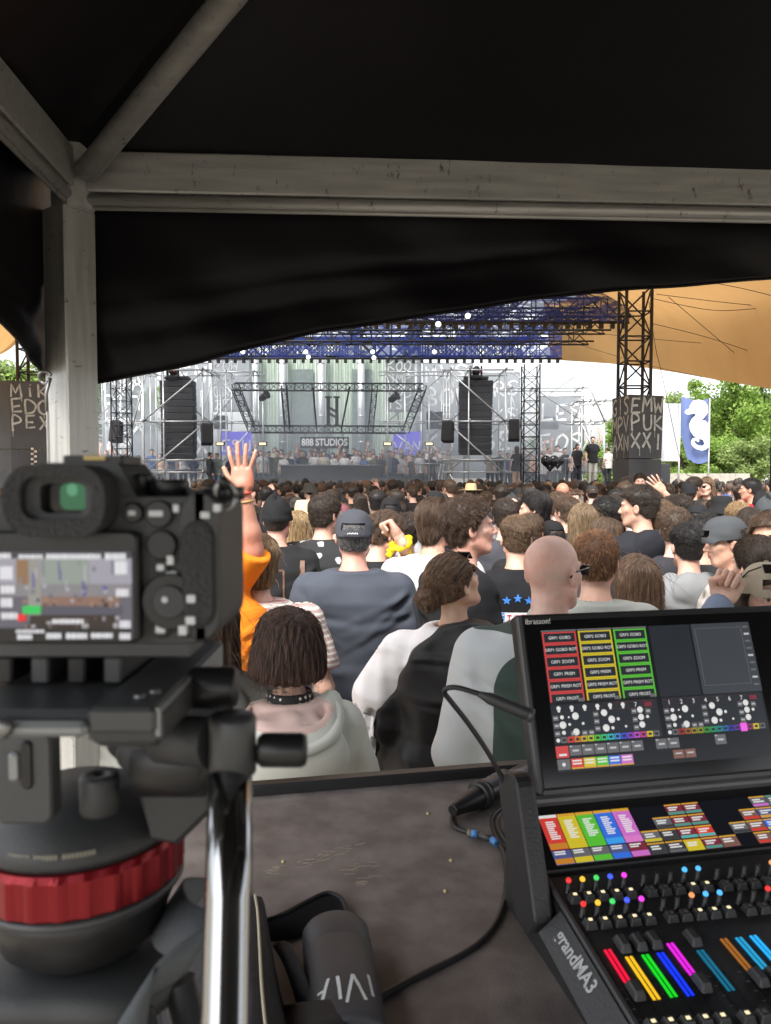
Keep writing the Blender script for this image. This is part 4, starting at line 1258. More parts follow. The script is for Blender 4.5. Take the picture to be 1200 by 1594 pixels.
def headM(yaw=0, pitch=0, roll=0):
	"""head space -> person space"""
	R = Matrix.Rotation(yaw, 4, 'Z') @ Matrix.Rotation(-pitch, 4, 'X') @ Matrix.Rotation(roll, 4, 'Y')
	return Matrix.Translation(Vector(PIV)) @ R @ Matrix.Translation(Vector(HOFF)) @ Matrix.Scale(HS_, 4)
def toheads(X, Y, Z, M):
	I = np.array(M.inverted())
	return (I[0, 0] * X + I[0, 1] * Y + I[0, 2] * Z + I[0, 3], I[1, 0] * X + I[1, 1] * Y + I[1, 2] * Z + I[1, 3], I[2, 0] * X + I[2, 1] * Y + I[2, 2] * Z + I[2, 3])
M_SKIN = mat('skin', rough=.5, var=.13, scale=26, obj=True, bump=.22, bscale=240, spec=.45)
_b = M_SKIN.node_tree.nodes['Principled BSDF']; _b.inputs['Subsurface Weight'].default_value = .12; _b.inputs['Subsurface Radius'].default_value = (.012, .005, .003); _b.inputs['Subsurface Scale'].default_value = 1.0
_n = M_SKIN.node_tree; _q = _n.nodes.new('ShaderNodeTexNoise'); _q.inputs['Scale'].default_value = 11; _q.inputs['Detail'].default_value = 5
_n.links.new([n for n in _n.nodes if n.type == 'TEX_COORD'][0].outputs['Object'], _q.inputs['Vector'])
_r = _n.nodes.new('ShaderNodeValToRGB'); _r.color_ramp.elements[0].position = .38; _r.color_ramp.elements[1].position = .66
_r.color_ramp.elements[0].color = (1, 1, 1, 1); _r.color_ramp.elements[1].color = (.96, .74, .70, 1); _n.links.new(_q.outputs['Fac'], _r.inputs[0])
_x = _n.nodes.new('ShaderNodeMix'); _x.data_type = 'RGBA'; _x.blend_type = 'MULTIPLY'; _x.inputs[0].default_value = 1
_n.links.new(_b.inputs['Base Color'].links[0].from_socket, _x.inputs[6]); _n.links.new(_r.outputs[0], _x.inputs[7]); _n.links.new(_x.outputs[2], _b.inputs['Base Color'])
M_LIP = mat('lip', (.36, .13, .11), .45, var=.1)
M_EYEW = mat('eye_white', (.48, .45, .42), .3); M_IRIS = mat('iris', (.06, .035, .02), .15)
def wrinkles(m, strength=.9, scale=2.6, dist=.9, fine=260, depth=.03):
	"""cloth relief: soft slanting creases plus a fine weave"""
	nt = m.node_tree; b = nt.nodes['Principled BSDF']
	tc = [n for n in nt.nodes if n.type == 'TEX_COORD'][0]
	mp = nt.nodes.new('ShaderNodeMapping'); mp.inputs['Rotation'].default_value = (.5, .6, .3); mp.inputs['Scale'].default_value = (1.0, 1.6, 3.2)
	n1 = nt.nodes.new('ShaderNodeTexNoise'); n1.inputs['Scale'].default_value = scale; n1.inputs['Detail'].default_value = 2.5; n1.inputs['Roughness'].default_value = .45; n1.inputs['Distortion'].default_value = dist * .5; n1.noise_type = 'RIDGED_MULTIFRACTAL'
	nt.links.new(tc.outputs['Object'], mp.inputs[0]); nt.links.new(mp.outputs[0], n1.inputs['Vector'])
	b1 = nt.nodes.new('ShaderNodeBump'); b1.inputs['Strength'].default_value = strength; b1.inputs['Distance'].default_value = depth
	nt.links.new(n1.outputs['Fac'], b1.inputs['Height'])
	n2 = nt.nodes.new('ShaderNodeTexNoise'); n2.inputs['Scale'].default_value = fine
	nt.links.new(tc.outputs['Object'], n2.inputs['Vector'])
	b2 = nt.nodes.new('ShaderNodeBump'); b2.inputs['Strength'].default_value = .2; b2.inputs['Distance'].default_value = .002
	nt.links.new(n2.outputs['Fac'], b2.inputs['Height']); nt.links.new(b1.outputs[0], b2.inputs['Normal']); nt.links.new(b2.outputs[0], b.inputs['Normal'])
	return m
M_CLOTH = wrinkles(mat('cloth', rough=.85, var=.10, scale=9, obj=True, spec=.2))
M_DENIM = mat('trouser_cloth', rough=.9, var=.15, scale=12, obj=True, bump=.3, bscale=40, spec=.2)
M_LEATHER = mat('shoe', (.05, .05, .05), .6)
M_GLASSES = mat('sunglass_plastic', (.015, .013, .012), .15)
def hair_material():
	m = bpy.data.materials.new('hair'); m.use_nodes = True; nt = m.node_tree; b = nt.nodes['Principled BSDF']
	oi = nt.nodes.new('ShaderNodeObjectInfo'); tc = nt.nodes.new('ShaderNodeTexCoord'); mp = nt.nodes.new('ShaderNodeMapping')
	mp.inputs['Scale'].default_value = (1, 1, .18)
	no = nt.nodes.new('ShaderNodeTexNoise'); no.inputs['Scale'].default_value = 90; no.inputs['Detail'].default_value = 4
	nt.links.new(tc.outputs['Object'], mp.inputs[0]); nt.links.new(mp.outputs[0], no.inputs['Vector'])
	mr = nt.nodes.new('ShaderNodeMapRange'); mr.inputs['From Min'].default_value = .3; mr.inputs['From Max'].default_value = .7; mr.inputs['To Min'].default_value = .45; mr.inputs['To Max'].default_value = 1.5
	nt.links.new(no.outputs['Fac'], mr.inputs['Value'])
	sc = nt.nodes.new('ShaderNodeVectorMath'); sc.operation = 'SCALE'; nt.links.new(oi.outputs['Color'], sc.inputs[0]); nt.links.new(mr.outputs[0], sc.inputs['Scale'])
	hi = nt.nodes.new('ShaderNodeHairInfo'); m2 = nt.nodes.new('ShaderNodeMapRange'); m2.inputs['To Min'].default_value = .45; m2.inputs['To Max'].default_value = 1.75
	nt.links.new(hi.outputs['Random'], m2.inputs['Value']); s2 = nt.nodes.new('ShaderNodeVectorMath'); s2.operation = 'SCALE'
	nt.links.new(sc.outputs[0], s2.inputs[0]); nt.links.new(m2.outputs[0], s2.inputs['Scale'])
	nt.links.new(s2.outputs[0], b.inputs['Base Color']); b.inputs['Roughness'].default_value = .5; b.inputs['Specular IOR Level'].default_value = .4
	bp = nt.nodes.new('ShaderNodeBump'); bp.inputs['Strength'].default_value = .9; bp.inputs['Distance'].default_value = .006; nt.links.new(no.outputs['Fac'], bp.inputs['Height']); nt.links.new(bp.outputs[0], b.inputs['Normal'])
	return m
M_HAIR = hair_material()
# ---- heads with neck (and default arms), cached by pose
BODY = {}
HAND = {}
def hand_vf(kind):
	"""hand space: wrist at 0, fingers along +z, palm faces +y, thumb on +x"""
	if kind in HAND: return HAND[kind]
	if kind == 'open':
		fing = [((-.030, 0, .085), (-.046, -.004, .125), (-.054, .002, .155), .0085), ((-.011, 0, .092), (-.016, -.004, .142), (-.018, .002, .178), .009), ((.010, 0, .092), (.013, -.004, .146), (.015, .002, .186), .0092), ((.030, 0, .088), (.042, -.004, .136), (.050, .004, .170), .009)]
		th = ((.030, .008, .030), (.060, .018, .060), (.078, .022, .096), .0105)
	elif kind == 'fist':
		fing = [((-.030, -.006, .085), (-.034, .040, .092), (-.030, .036, .055), .010), ((-.011, -.006, .092), (-.012, .044, .098), (-.010, .040, .056), .0105), ((.010, -.006, .092), (.010, .044, .098), (.010, .040, .056), .0105), ((.030, -.006, .088), (.032, .040, .094), (.030, .036, .054), .010)]
		th = ((.034, .010, .030), (.046, .034, .058), (.012, .052, .066), .0112)
	else:   # relaxed
		fing = [((-.030, 0, .085), (-.034, .016, .118), (-.034, .042, .134), .0085), ((-.011, 0, .092), (-.012, .018, .132), (-.012, .046, .152), .009), ((.010, 0, .092), (.011, .018, .134), (.012, .044, .156), .009), ((.030, 0, .088), (.033, .014, .126), (.035, .038, .146), .0088)]
		th = ((.030, .008, .030), (.052, .022, .058), (.056, .034, .090), .0105)
	def f(X, Y, Z):
		d = ell(X, Y, Z, (0, 0, .05), (.043, .016, .052))
		d = smin(d, cap(X, Y, Z, (-.026, 0, .03), (-.028, 0, .082), .014, .0125), .012)
		d = smin(d, cap(X, Y, Z, (.026, 0, .03), (.028, 0, .084), .014, .0125), .012)
		d = smin(d, cap(X, Y, Z, (0, 0, -.04), (0, 0, .03), .026, .024), .02)
		d = smin(d, ell(X, Y, Z, (.026, .010, .036), (.018, .014, .028)), .01)
		for a_, b_, c_, r in fing:
			d = smin(d, np.minimum(cap(X, Y, Z, a_, b_, r, r * .95), cap(X, Y, Z, b_, c_, r * .95, r * .8)), .004)
		a_, b_, c_, r = th
		return smin(d, np.minimum(cap(X, Y, Z, a_, b_, r * 1.15, r), cap(X, Y, Z, b_, c_, r, r * .8)), .006)
	HAND[kind] = surfnet(f, (-.085, -.05, -.06), (.11, .085, .215), .0042)
	return HAND[kind]
def place_hand(kind, wrist, fdir, palm, flip=False, s=1.0):
	V, F = hand_vf(kind)
	z = Vector(fdir).normalized(); y = Vector(palm); y = (y - z * y.dot(z)).normalized(); x = y.cross(z)
	V = V.copy() * s
	if flip: V[:, 0] *= -1; F = F[:, ::-1]
	W = np.asarray(wrist) + V[:, :1] * np.array(x) + V[:, 1:2] * np.array(y) + V[:, 2:] * np.array(z)
	return W, F
DEF_ARM = [(.188, -.01, 1.40), (.245, -.03, 1.13), (.235, .07, .90)]
def arm_vf(j, h=.009, rs=(.043, .040, .029), kind='relaxed', palm=(-1, 0, 0), flip=False, fd=None):
	"""bare arm through shoulder, elbow, wrist plus its hand"""
	s, e, w = [np.asarray(q, float) for q in j]
	def f(X, Y, Z):
		d = cap(X, Y, Z, s, e, rs[0], rs[1])
		fm = e + (w - e) * .3
		d = smin(d, cap(X, Y, Z, e, fm, rs[1] * .98, rs[1] * 1.02), .02)
		return smin(d, cap(X, Y, Z, fm, w, rs[1] * 1.0, rs[2]), .02)
	P_ = np.stack([s, e, w]);
	a1 = surfnet(f, P_.min(0) - .08, P_.max(0) + .08, h)
	fd = fd if fd is not None else (w - e)
	return joinVF([a1, place_hand(kind, w, fd, palm, flip)])
def body(yaw=0, pitch=0, roll=0, sex='m', h=.0055, arms='default', lean=0.0):
	key = (round(yaw, 2), round(pitch, 2), round(roll, 2), sex, h, str(arms))
	if key in BODY: return BODY[key]
	M = headM(yaw, pitch, roll); nk = .050 if sex == 'm' else .043
	def f(X, Y, Z):
		d = head_sdf(*toheads(X, Y, Z, M), sex, h < .008) * HS_
		up = np.array(M @ Vector((0, -.012, -.03)))
		d = smin(d, cap(X, Y, Z, (0, -.03, 1.42), up, nk + .004, nk), .025)
		d = smin(d, cap(np.abs(X), Y, Z, (0, -.035, 1.465), (.13, -.03, 1.40), .045, .04), .04)
		return smin(d, ell(X, Y, Z, (0, -.02, 1.36), (.15, .085, .07)), .03)
	V, F = surfnet(f, (-.175, -.16, 1.30), (.175, .20, 1.82), h)
	nh = len(F)
	parts = [(V, F)]
	if arms == 'default':
		ra = arm_vf(DEF_ARM, .012); la = (ra[0] * np.array([-1, 1, 1]), ra[1][:, ::-1])
		parts += [ra, la]
	elif arms:
		parts += arms
	V, F = joinVF(parts)
	hc = toheads(*V[F].mean(1).T, M)
	lips = ell(*hc, (0, .092, -.058), (.025, .014, .0125)) < 0
	lips[nh:] = False
	me = fastmesh('body', V, F, [M_SKIN, M_LIP], lips.astype(int))
	BODY[key] = me
	return me
_eye = None
def eye_mesh():
	global _eye
	if _eye is None:
		m = MB(); m.smooth = True
		prof = [(.0115 * math.sin(a), -.0115 * math.cos(a)) for a in np.linspace(.01, 3.13, 9)]
		m.lathe(prof, 12); m.cur = 1
		m.lathe([(.001, .0119), (.0062, .0103), (.0062, .009)], 10)
		_eye = mesh('eye', m.v, m.f, [M_EYEW, M_IRIS], smooth=True, mi=m.m)
	return _eye
# ---- hair: shells and combed strands in head space
def hairline(Y, lift=0.0, nape=-.062):
	return np.interp(Y, [-.12, -.06, -.025, .01, .03, .06, .10], [nape, nape + .004, -.03, .004, .03, .058, .072]) + lift
def shell_sdf(style):
	def f(X, Y, Z):
		ax = np.abs(X)
		if style in ('short', 'fade', 'crop', 'thin'):
			top = {'short': .016, 'fade': .020, 'crop': .012, 'thin': .008}[style]
			side = {'short': .009, 'fade': .0025, 'crop': .006, 'thin': .004}[style]
			t = side + (top - side) * np.clip((Z - .015) / .06, 0, 1)
			d = skull(X, Y, Z, 0) - t
			d = d - .0025 * waves(X, Y, Z, 4, 190, (1, .5, 1))
			return smax(d, hairline(Y) - Z, .004)
		if style == 'under':
			d = skull(X, Y, Z, .007) - .002 * waves(X, Y, Z, 4, 190, (1, .5, 1))
			return smax(smax(d, hairline(Y) - Z, .004), Z - .07, .004)
		if style == 'curly':
			t = .006 + .018 * np.clip((Z + .01) / .07, 0, 1)
			d = skull(X, Y, Z, 0) - t - .0085 * waves(X, Y, Z, 9, 95, n=6, warp=2.5) - .004 * waves(X, Y, Z, 12, 210, n=5)
			return smax(d, hairline(Y, .002, -.072) - Z, .006)
		if style == 'slick':
			t = .010 + .010 * np.clip((Z - .0) / .08, 0, 1)
			d = skull(X, Y, Z, 0) - t - .002 * np.sin(X * 210 + 2 * np.sin(Y * 30)) - .0015 * waves(X, Y, Z, 3, 160, (1.6, .4, .4))
			d = smin(d, ell(X, Y, Z, (0, -.07, -.055), (.052, .032, .05)) - .001 * np.sin(X * 240), .02)
			return smax(d, hairline(Y, 0, -.10) - Z, .004)
		if style == 'bob':
			prof = np.interp(Z, [-.135, -.10, -.05, 0, .05, .09, .12], [.104, .118, .121, .113, .100, .076, .02])
			dep = np.interp(Z, [-.135, -.10, -.05, 0, .05, .09, .12], [.085, .108, .120, .120, .112, .088, .03])
			q = np.sqrt((X / prof) ** 2 + ((Y + .012) / dep) ** 2)
			d = (q - 1) * np.minimum(prof, dep)
			d = d - .0022 * np.sin(np.arctan2(X, -Y) * 34 + 3 * np.sin(Z * 20)) - .0012 * np.sin(np.arctan2(X, -Y) * 77 + 2 * np.sin(Z * 34 + 1))
			d = smax(d, -.082 + .010 * np.clip(-Y * 6, -1, 1) - Z + .004 * np.sin(np.arctan2(X, -Y) * 21), .008)
			d = smax(d, Z - .117, .02)
			face = np.maximum(.035 - Y, np.maximum(Z - .045, ax - .07))
			d = smax(d, -smin(face, ell(X, Y, Z, (0, .08, -.06), (.062, .06, .09)), .01), .01)
			return d
		if style in ('long', 'longwave'):
			d = skull(X, Y, Z, .013)
			d = smax(d, hairline(Y, -.01, -.2) - Z, .01)
			wv = .012 * np.sin(Z * 30 + 1) if style == 'longwave' else 0.0
			wz = np.interp(Z, [-.36, -.25, -.1, 0, .08], [.075, .092, .096, .088, .06])
			q = np.sqrt(((X - wv) / wz) ** 2 + ((Y + .065) / .052) ** 2)
			c = (q - 1) * .052
			ag = X * 260
			c = c - .003 * np.sin(ag + 2.5 * np.sin(Z * 12)) - .0015 * np.sin(ag * 2.3 + 2 * np.sin(Z * 17 + 2))
			c = smax(c, -.335 + .03 * np.sin(X * 60) - Z, .02); c = smax(c, Z - .07, .03)
			sd = cap(ax, Y, Z, (.078, -.005, .03), (.088, -.03, -.20), .018, .016)
			return smin(smin(d, c, .03), sd - .0015 * np.sin(Y * 300), .015)
		if style == 'updo':
			d = skull(X, Y, Z, .010) - .0016 * np.sin(np.arctan2(X, Z) * 40 + 3 * np.sin(Y * 25)) - .0012 * waves(X, Y, Z, 3, 120, (1.5, .4, 1))
			d = smax(d, hairline(Y, .0, -.035) - Z, .005)
			r = np.sqrt(X ** 2 + (Z + .0) ** 2); an = np.arctan2(Z, X)
			b = ell(X, Y, Z, (-.012, -.132, -.004), (.047, .036, .044)) - .005 * np.sin(an * 3 + r * 130) - .002 * waves(X, Y, Z, 5, 140)
			br = cap(ax, Y, Z, (.073, .055, .055), (.078, -.06, .02), .010, .011) - .004 * np.sin(Y * 260)
			return smin(smin(d, b, .005), br, .004)
		if style == 'ponytail':
			d = smax(skull(X, Y, Z, .010) - .0015 * np.sin(np.arctan2(X, Z) * 40), hairline(Y, 0, -.06) - Z, .005)
			return smin(d, cap(X, Y, Z, (0, -.115, .03), (0, -.14, -.15), .028, .014) - .003 * np.sin(X * 240), .015)
		raise KeyError(style)
	return f
STYLE_BOX = {'bob': ((-.14, -.16, -.16), (.14, .14, .15)), 'long': ((-.13, -.15, -.38), (.13, .12, .15)), 'longwave': ((-.13, -.15, -.38), (.13, .12, .15)),
             'updo': ((-.11, -.19, -.10), (.11, .11, .14)), 'ponytail': ((-.11, -.18, -.2), (.11, .11, .14))}
HAIRM, HAIRS = {}, {}
def hair_mesh(style, h):
	k = (style, h)
	if k not in HAIRM:
		lo, hi = STYLE_BOX.get(style, ((-.125, -.15, -.12), (.125, .125, .165)))
		V, F = surfnet(shell_sdf(style), lo, hi, h)
		HAIRM[k] = (fastmesh('hair', V, F, M_HAIR), V, F)
	return HAIRM[k]
STRAND = {  # length, steps, lift, jitter, curl, count
	'short': (.026, 5, .28, .28, 0, 5200), 'fade': (.024, 5, .40, .33, 0, 5200), 'crop': (.016, 4, .7, .35, 0, 5200), 'thin': (.012, 3, .6, .3, 0, 3500),
	'curly': (.032, 8, .12, .35, .75, 5200), 'under': (.014, 4, .3, .25, 0, 2600), 'slick': (.060, 7, .06, .12, 0, 5500), 'bob': (.16, 10, .02, .06, 0, 5500), 'long': (.22, 12, .03, .07, .05, 6500),
	'longwave': (.22, 12, .04, .10, .2, 6000), 'updo': (.060, 7, .08, .16, .1, 5000), 'ponytail': (.08, 7, .05, .12, 0, 4500)}
def hair_strands(style, seed=1, frac=1.0, rad=.0007):
	k = (style, seed, frac)
	if k in HAIRS: return HAIRS[k]
	f = shell_sdf(style); _, V, F = hair_mesh(style, .0065)
	L, n, lift, jit, curl, cnt = STRAND[style]; cnt = int(cnt * frac)
	rg = np.random.default_rng(seed)
	idx = rg.integers(0, len(F), cnt); w = rg.dirichlet((1, 1, 1, 1), cnt)
	p = (V[F[idx]] * w[:, :, None]).sum(1)
	crown = np.array([.012, -.055, .125])
	def grad(q):
		e = .002; g = np.stack([f(q[:, 0] + e, q[:, 1], q[:, 2]) - f(q[:, 0] - e, q[:, 1], q[:, 2]), f(q[:, 0], q[:, 1] + e, q[:, 2]) - f(q[:, 0], q[:, 1] - e, q[:, 2]), f(q[:, 0], q[:, 1], q[:, 2] + e) - f(q[:, 0], q[:, 1], q[:, 2] - e)], 1)
		return g / (np.linalg.norm(g, axis=1)[:, None] + 1e-9)
	ln = L * rg.uniform(.55, 1.15, cnt)
	if style == 'fade': ln = ln * np.interp(p[:, 2], [0, .05, .09], [.22, .5, 1])
	jv = rg.normal(0, 1, (cnt, 3)) * jit
	if style == 'curly': ln = ln * np.interp(p[:, 1], [.03, .08], [1, .35])
	fly = rg.random(cnt) < .05; jv[fly] = rg.normal(0, 1, (int(fly.sum()), 3)) * (jit + .45)
	pts = [p.copy()]
	for s in range(1, n):
		nn = grad(p)
		if style in ('slick',): d = np.stack([p[:, 0] * 1.5, np.full(cnt, -1.0), np.interp(p[:, 1], [-.10, -.03], [-1.9, .15])], 1)
		elif style == 'updo': d = np.array([-.012, -.13, .0]) - p
		elif style == 'ponytail': d = np.where((p[:, 1] > -.11)[:, None], np.array([0, -.13, .03]) - p, np.array([0, -.2, -1.]))
		elif style in ('bob', 'long', 'longwave'): d = np.where((p[:, 2] > .07)[:, None], (p - crown) * np.array([1, .6, 1]), np.array([0, 0, -1.]))
		else: d = (p - crown) + np.array([0, .02, .0])
		d = d / (np.linalg.norm(d, axis=1)[:, None] + 1e-9)
		d = d - nn * (d * nn).sum(1)[:, None]
		d = d / (np.linalg.norm(d, axis=1)[:, None] + 1e-9)
		t = s / (n - 1)
		cu = curl * np.stack([np.sin(s * 1.9 + jv[:, 0] * 9), np.cos(s * 1.9 + jv[:, 1] * 9), np.sin(s * 1.7 + jv[:, 2] * 9)], 1)
		st = d + nn * lift * (1.1 - .5 * t) + jv * .6 + cu
		st /= np.linalg.norm(st, axis=1)[:, None]
		p = p + st * (ln / (n - 1))[:, None]
		dist = f(p[:, 0], p[:, 1], p[:, 2])
		p = p + nn * np.where(dist < .001, .001 - dist, 0)[:, None]
		if lift < .1: p = p - nn * np.where((dist > .004) & ~fly, (dist - .004) * .8, 0)[:, None]
		if style == 'bob': p[:, 2] = np.maximum(p[:, 2], -.092 + jv[:, 2] * .06)
		pts.append(p.copy())
	Q = np.stack(pts, 1)
	cv = bpy.data.hair_curves.new('hair_strands')
	cv.add_curves([n] * cnt)
	cv.attributes['position'].data.foreach_set('vector', Q.astype(np.float32).ravel())
	ra = cv.attributes.get('radius') or cv.attributes.new('radius', 'FLOAT', 'POINT')
	ra.data.foreach_set('value', np.tile(np.linspace(rad, rad * .35, n), cnt).astype(np.float32))
	cv.materials.append(M_HAIR)
	HAIRS[k] = cv
	return cv
# ---- headwear in head space
HAT = {}
def hat_mesh(kind):
	if kind in HAT: return HAT[kind]
	m = MB(); m.smooth = True
	if kind in ('cap', 'cap_back'):
		nu, nv = 28, 10
		vs, fs = [], []
		for j in range(nv + 1):
			ph = j / nv * math.pi / 2
			for i in range(nu):
				a = 2 * math.pi * i / nu
				rr = math.cos(ph) ** .75
				seam = 1 + .012 * abs(math.cos(3 * a)) ** 10
				x = .090 * rr * math.cos(a) * seam; y = -.010 + .113 * rr * math.sin(a) * seam
				z = .022 - .012 * math.sin(a) * 0 + .112 * math.sin(ph) ** 1.0
				if math.sin(a) < -.5 and j == 0: z -= .012
				vs.append((x, y, z))
		for j in range(nv):
			for i in range(nu):
				# the half-moon opening over the strap at the back
				a = 2 * math.pi * (i + .5) / nu
				if math.sin(a) < -.80 and 0 < j < 3: continue
				i2 = (i + 1) % nu
				fs.append((j * nu + i, j * nu + i2, (j + 1) * nu + i2, (j + 1) * nu + i))
		m.add(vs, fs)
		# visor
		vs, fs = [], []
		for i in range(15):
			a = math.radians(32 + 116 * i / 14)
			for k, (r, dz) in enumerate(((0, 0), (.5, .002), (1, -.006), (1, -.010), (0, -.004))):
				x = .088 * math.cos(a) * (1 + .02 * r); y = -.010 + .112 * math.sin(a) + .070 * r * math.sin(math.pi * i / 14) ** .6
				vs.append((x, y, .026 + dz - .022 * (abs(x) / .088) ** 2 * r))
		for i in range(14):
			for k in range(4): fs.append((i * 5 + k, i * 5 + k + 1, i * 5 + 6 + k, i * 5 + 5 + k))
		m.add(vs, fs)
		m.lathe([(.009, 0), (.007, .005), (.001, .006)], 8, Matrix.Translation((0, -.010, .133)))
	elif kind == 'beanie':
		vs, fs = [], []
		nu, nv = 32, 14
		for j in range(nv + 1):
			t = j / nv
			for i in range(nu):
				a = 2 * math.pi * i / nu
				rr = (1.05 if t < .18 else 1.0) * math.cos(min(1, max(0, t - .25) / .75) * math.pi / 2) ** .55
				w = 1 + .02 * math.sin(a * 5 + t * 6)
				vs.append((.088 * rr * math.cos(a) * w, -.014 + .108 * rr * math.sin(a) * w, .0 + .150 * t + .012 * t * math.sin(a * 2 + 1) - .010 * math.cos(a * 1) * t))
		for j in range(nv):
			for i in range(nu): i2 = (i + 1) % nu; fs.append((j * nu + i, j * nu + i2, (j + 1) * nu + i2, (j + 1) * nu + i))
		m.add(vs, fs)
	elif kind == 'bucket':
		m.lathe([(.150, -.022), (.150, -.018), (.120, .012), (.098, .030), (.092, .075), (.082, .122), (.05, .130), (.001, .131)], 28, Matrix.Translation((0, -.01, .0)) @ Matrix.Diagonal((.95, 1.12, 1, 1)))
	elif kind == 'straw':
		m.lathe([(.195, .030), (.19, .024), (.14, .022), (.100, .030), (.096, .034), (.092, .085), (.078, .125), (.05, .130), (.02, .118), (.001, .115)], 36, Matrix.Translation((0, -.01, .01)) @ Matrix.Diagonal((.95, 1.1, 1, 1)))
	me = mesh('hat', m.v, m.f, M_CLOTH if kind != 'straw' else mat('straw_weave', (.55, .43, .24), .8, var=.3, scale=60, bump=.5, bscale=160), smooth=True)
	HAT[kind] = me
	return me
def shades_mesh():
	if 'shades' in HAT: return HAT['shades']
	m = MB()
	for s in (-1, 1):
		m.prism([(-.026, -.016), (.024, -.018), (.028, .014), (-.028, .016)], .006, Matrix.Translation((s * .033, .112, .006)) @ Matrix.Rotation(math.radians(90), 4, 'X') @ Matrix.Rotation(s * .15, 4, 'Y'), bev=.001)
		m.tube([(s * .062, .104, .014), (s * .083, .05, .016), (s * .083, -.01, .012), (s * .078, -.03, -.004)], .0028, 6)
	m.tube([(-.01, .112, .012), (0, .115, .014), (.01, .112, .012)], .003, 6)
	HAT['shades'] = mesh('sunglasses', m.v, m.f, M_GLASSES)
	return HAT['shades']
# ---- clothing in person space
TORSO = {'m': ([.70, .86, .97, 1.10, 1.25, 1.36, 1.43, 1.475, 1.51], [.178, .178, .176, .166, .186, .198, .172, .105, .070], [.128, .128, .126, .116, .128, .122, .095, .072, .062]),
         'f': ([.70, .86, .97, 1.10, 1.25, 1.36, 1.43, 1.475, 1.51], [.180, .182, .176, .142, .158, .168, .142, .090, .060], [.125, .125, .122, .100, .122, .112, .085, .066, .055])}
CLOTH = {}
def cloth_sdf(sex='m', wf=1.0, df=1.0, sleeve='short', arm=None, loose=.012, fold=.006, seed=1, hem=.86, hood=False, collar=.0, neckr=None, armL=None, fz=1.0):
	zt, at, bt = TORSO[sex]
	arm = arm or DEF_ARM; armL = armL or [(-x, y, z) for x, y, z in DEF_ARM]
	neckr = neckr or (.061 if sex == 'm' else .055)
	sc = 1 if sex == 'm' else .86
	def f(X, Y, Z):
		ax_ = np.interp(Z, zt, at) * wf + loose; b_ = np.interp(Z, zt, bt) * df + loose
		y0 = np.interp(Z, [.8, 1.1, 1.3, 1.5], [0, 0, -.008, -.028])
		q = (np.abs(X / ax_) ** 2.3 + np.abs((Y - y0) / b_) ** 2.3) ** (1 / 2.3)
		d = (q - 1) * np.minimum(ax_, b_)
		d = smax(d, Z - 1.492, .01)
		for j in (arm, armL):
			s, e, w = [np.array(v, float) for v in j]; s = s * np.array([wf, 1, 1])
			r = (.062 * sc + loose * .8)
			end = s + (e - s) * .72 if sleeve == 'short' else e
			a_ = cap(X, Y, Z, s + np.array([-.03 * np.sign(s[0]), 0, 0]), end, r, r * (1.0 if sleeve == 'short' else .88))
			if sleeve == 'short':
				t_ = (e - s) / np.linalg.norm(e - s)
				a_ = smax(a_, ((X - end[0]) * t_[0] + (Y - end[1]) * t_[1] + (Z - end[2]) * t_[2]), .004)
			else:
				a_ = smin(a_, cap(X, Y, Z, e, e + (w - e) * .93, r * .86, r * .66), .02)
			d = smin(d, a_, .035)
		# folds: slanting from the shoulders and armpits, hanging below
		fo = waves(X, Y, Z * fz, seed, 17, (1.3, 1.3, .55), n=5, warp=2.2) * .6 + waves(X, Y, Z * fz, seed + 50, 36, (1.2, 1.2, .5), n=5, warp=2) * .35
		fo = fo - .5 * np.abs(waves(X, Y, Z, seed + 9, 22, (.8, .8, 1.2), n=3, warp=3)) ** .7
		amt = fold * np.interp(Z, [.8, 1.0, 1.25, 1.42, 1.5], [1.3, 1.25, .9, .45, .1])
		d = d - fo * amt * 1.4
		if fold >= .006:                                   # pulled creases that fan out from the armpits
			cz = np.random.default_rng(seed + 77); cr = 0
			for s_ in (-1, 1):
				for k in range(5):
					x0, z0, an, L = s_ * .19 * wf, 1.33 + cz.uniform(-.07, .06), cz.uniform(.05, 1.25), cz.uniform(.14, .36)
					vx, vz = -s_ * math.cos(an) * L, -math.sin(an) * L
					t = np.clip(((X - x0) * vx + (Z - z0) * vz) / (L * L), 0, 1)
					ds = ((X - x0) * vz - (Z - z0) * vx) / L; du = np.sqrt((X - x0 - t * vx) ** 2 + (Z - z0 - t * vz) ** 2)
					cr = cr + (1 - .75 * t) * np.exp(-(du / .022) ** 2) * np.sin(np.clip(ds / .014, -3.1, 3.1))
			d = d - cr * .0065 * (fold / .007)
		d = smax(d, hem + .006 * np.sin(X * 14 + seed) - Z, .006)
		nk = cap(X, Y, Z, (0, -.03, 1.40), (0, -.012, 1.62), neckr, neckr)
		nk2 = smax(nk, 1.462 + .22 * (-Y * .0 + np.clip(Y, -1, 0) * 0) - .55 * np.clip(Y + .02, 0, .1) - Z, .004)
		d = smax(d, -nk2, .006)
		ring = np.abs(nk - .006) - .006
		top = 1.482 - .5 * np.clip(Y + .02, 0, .1) + collar
		d = smin(d, smax(smax(ring, Z - top, .004), top - .03 - collar - Z, .004), .006)
		if hood:
			hd = ell(X, Y, Z, (0, -.125, 1.425), (.125, .060, .095))
			hd = smin(hd, cap(np.abs(X), Y, Z, (.04, -.11, 1.49), (.095, -.02, 1.475), .034, .030), .03)
			hd = smin(hd, cap(np.abs(X), Y, Z, (.095, -.02, 1.475), (.06, .07, 1.42), .028, .024), .02)
			hd = hd - .006 * waves(X, Y, Z, seed + 3, 34, n=5, warp=2.5)
			hd = smax(hd, -ell(X, Y, Z, (0, -.06, 1.53), (.085, .055, .06)), .012)
			d = smin(d, hd, .010)
		return d
	return f
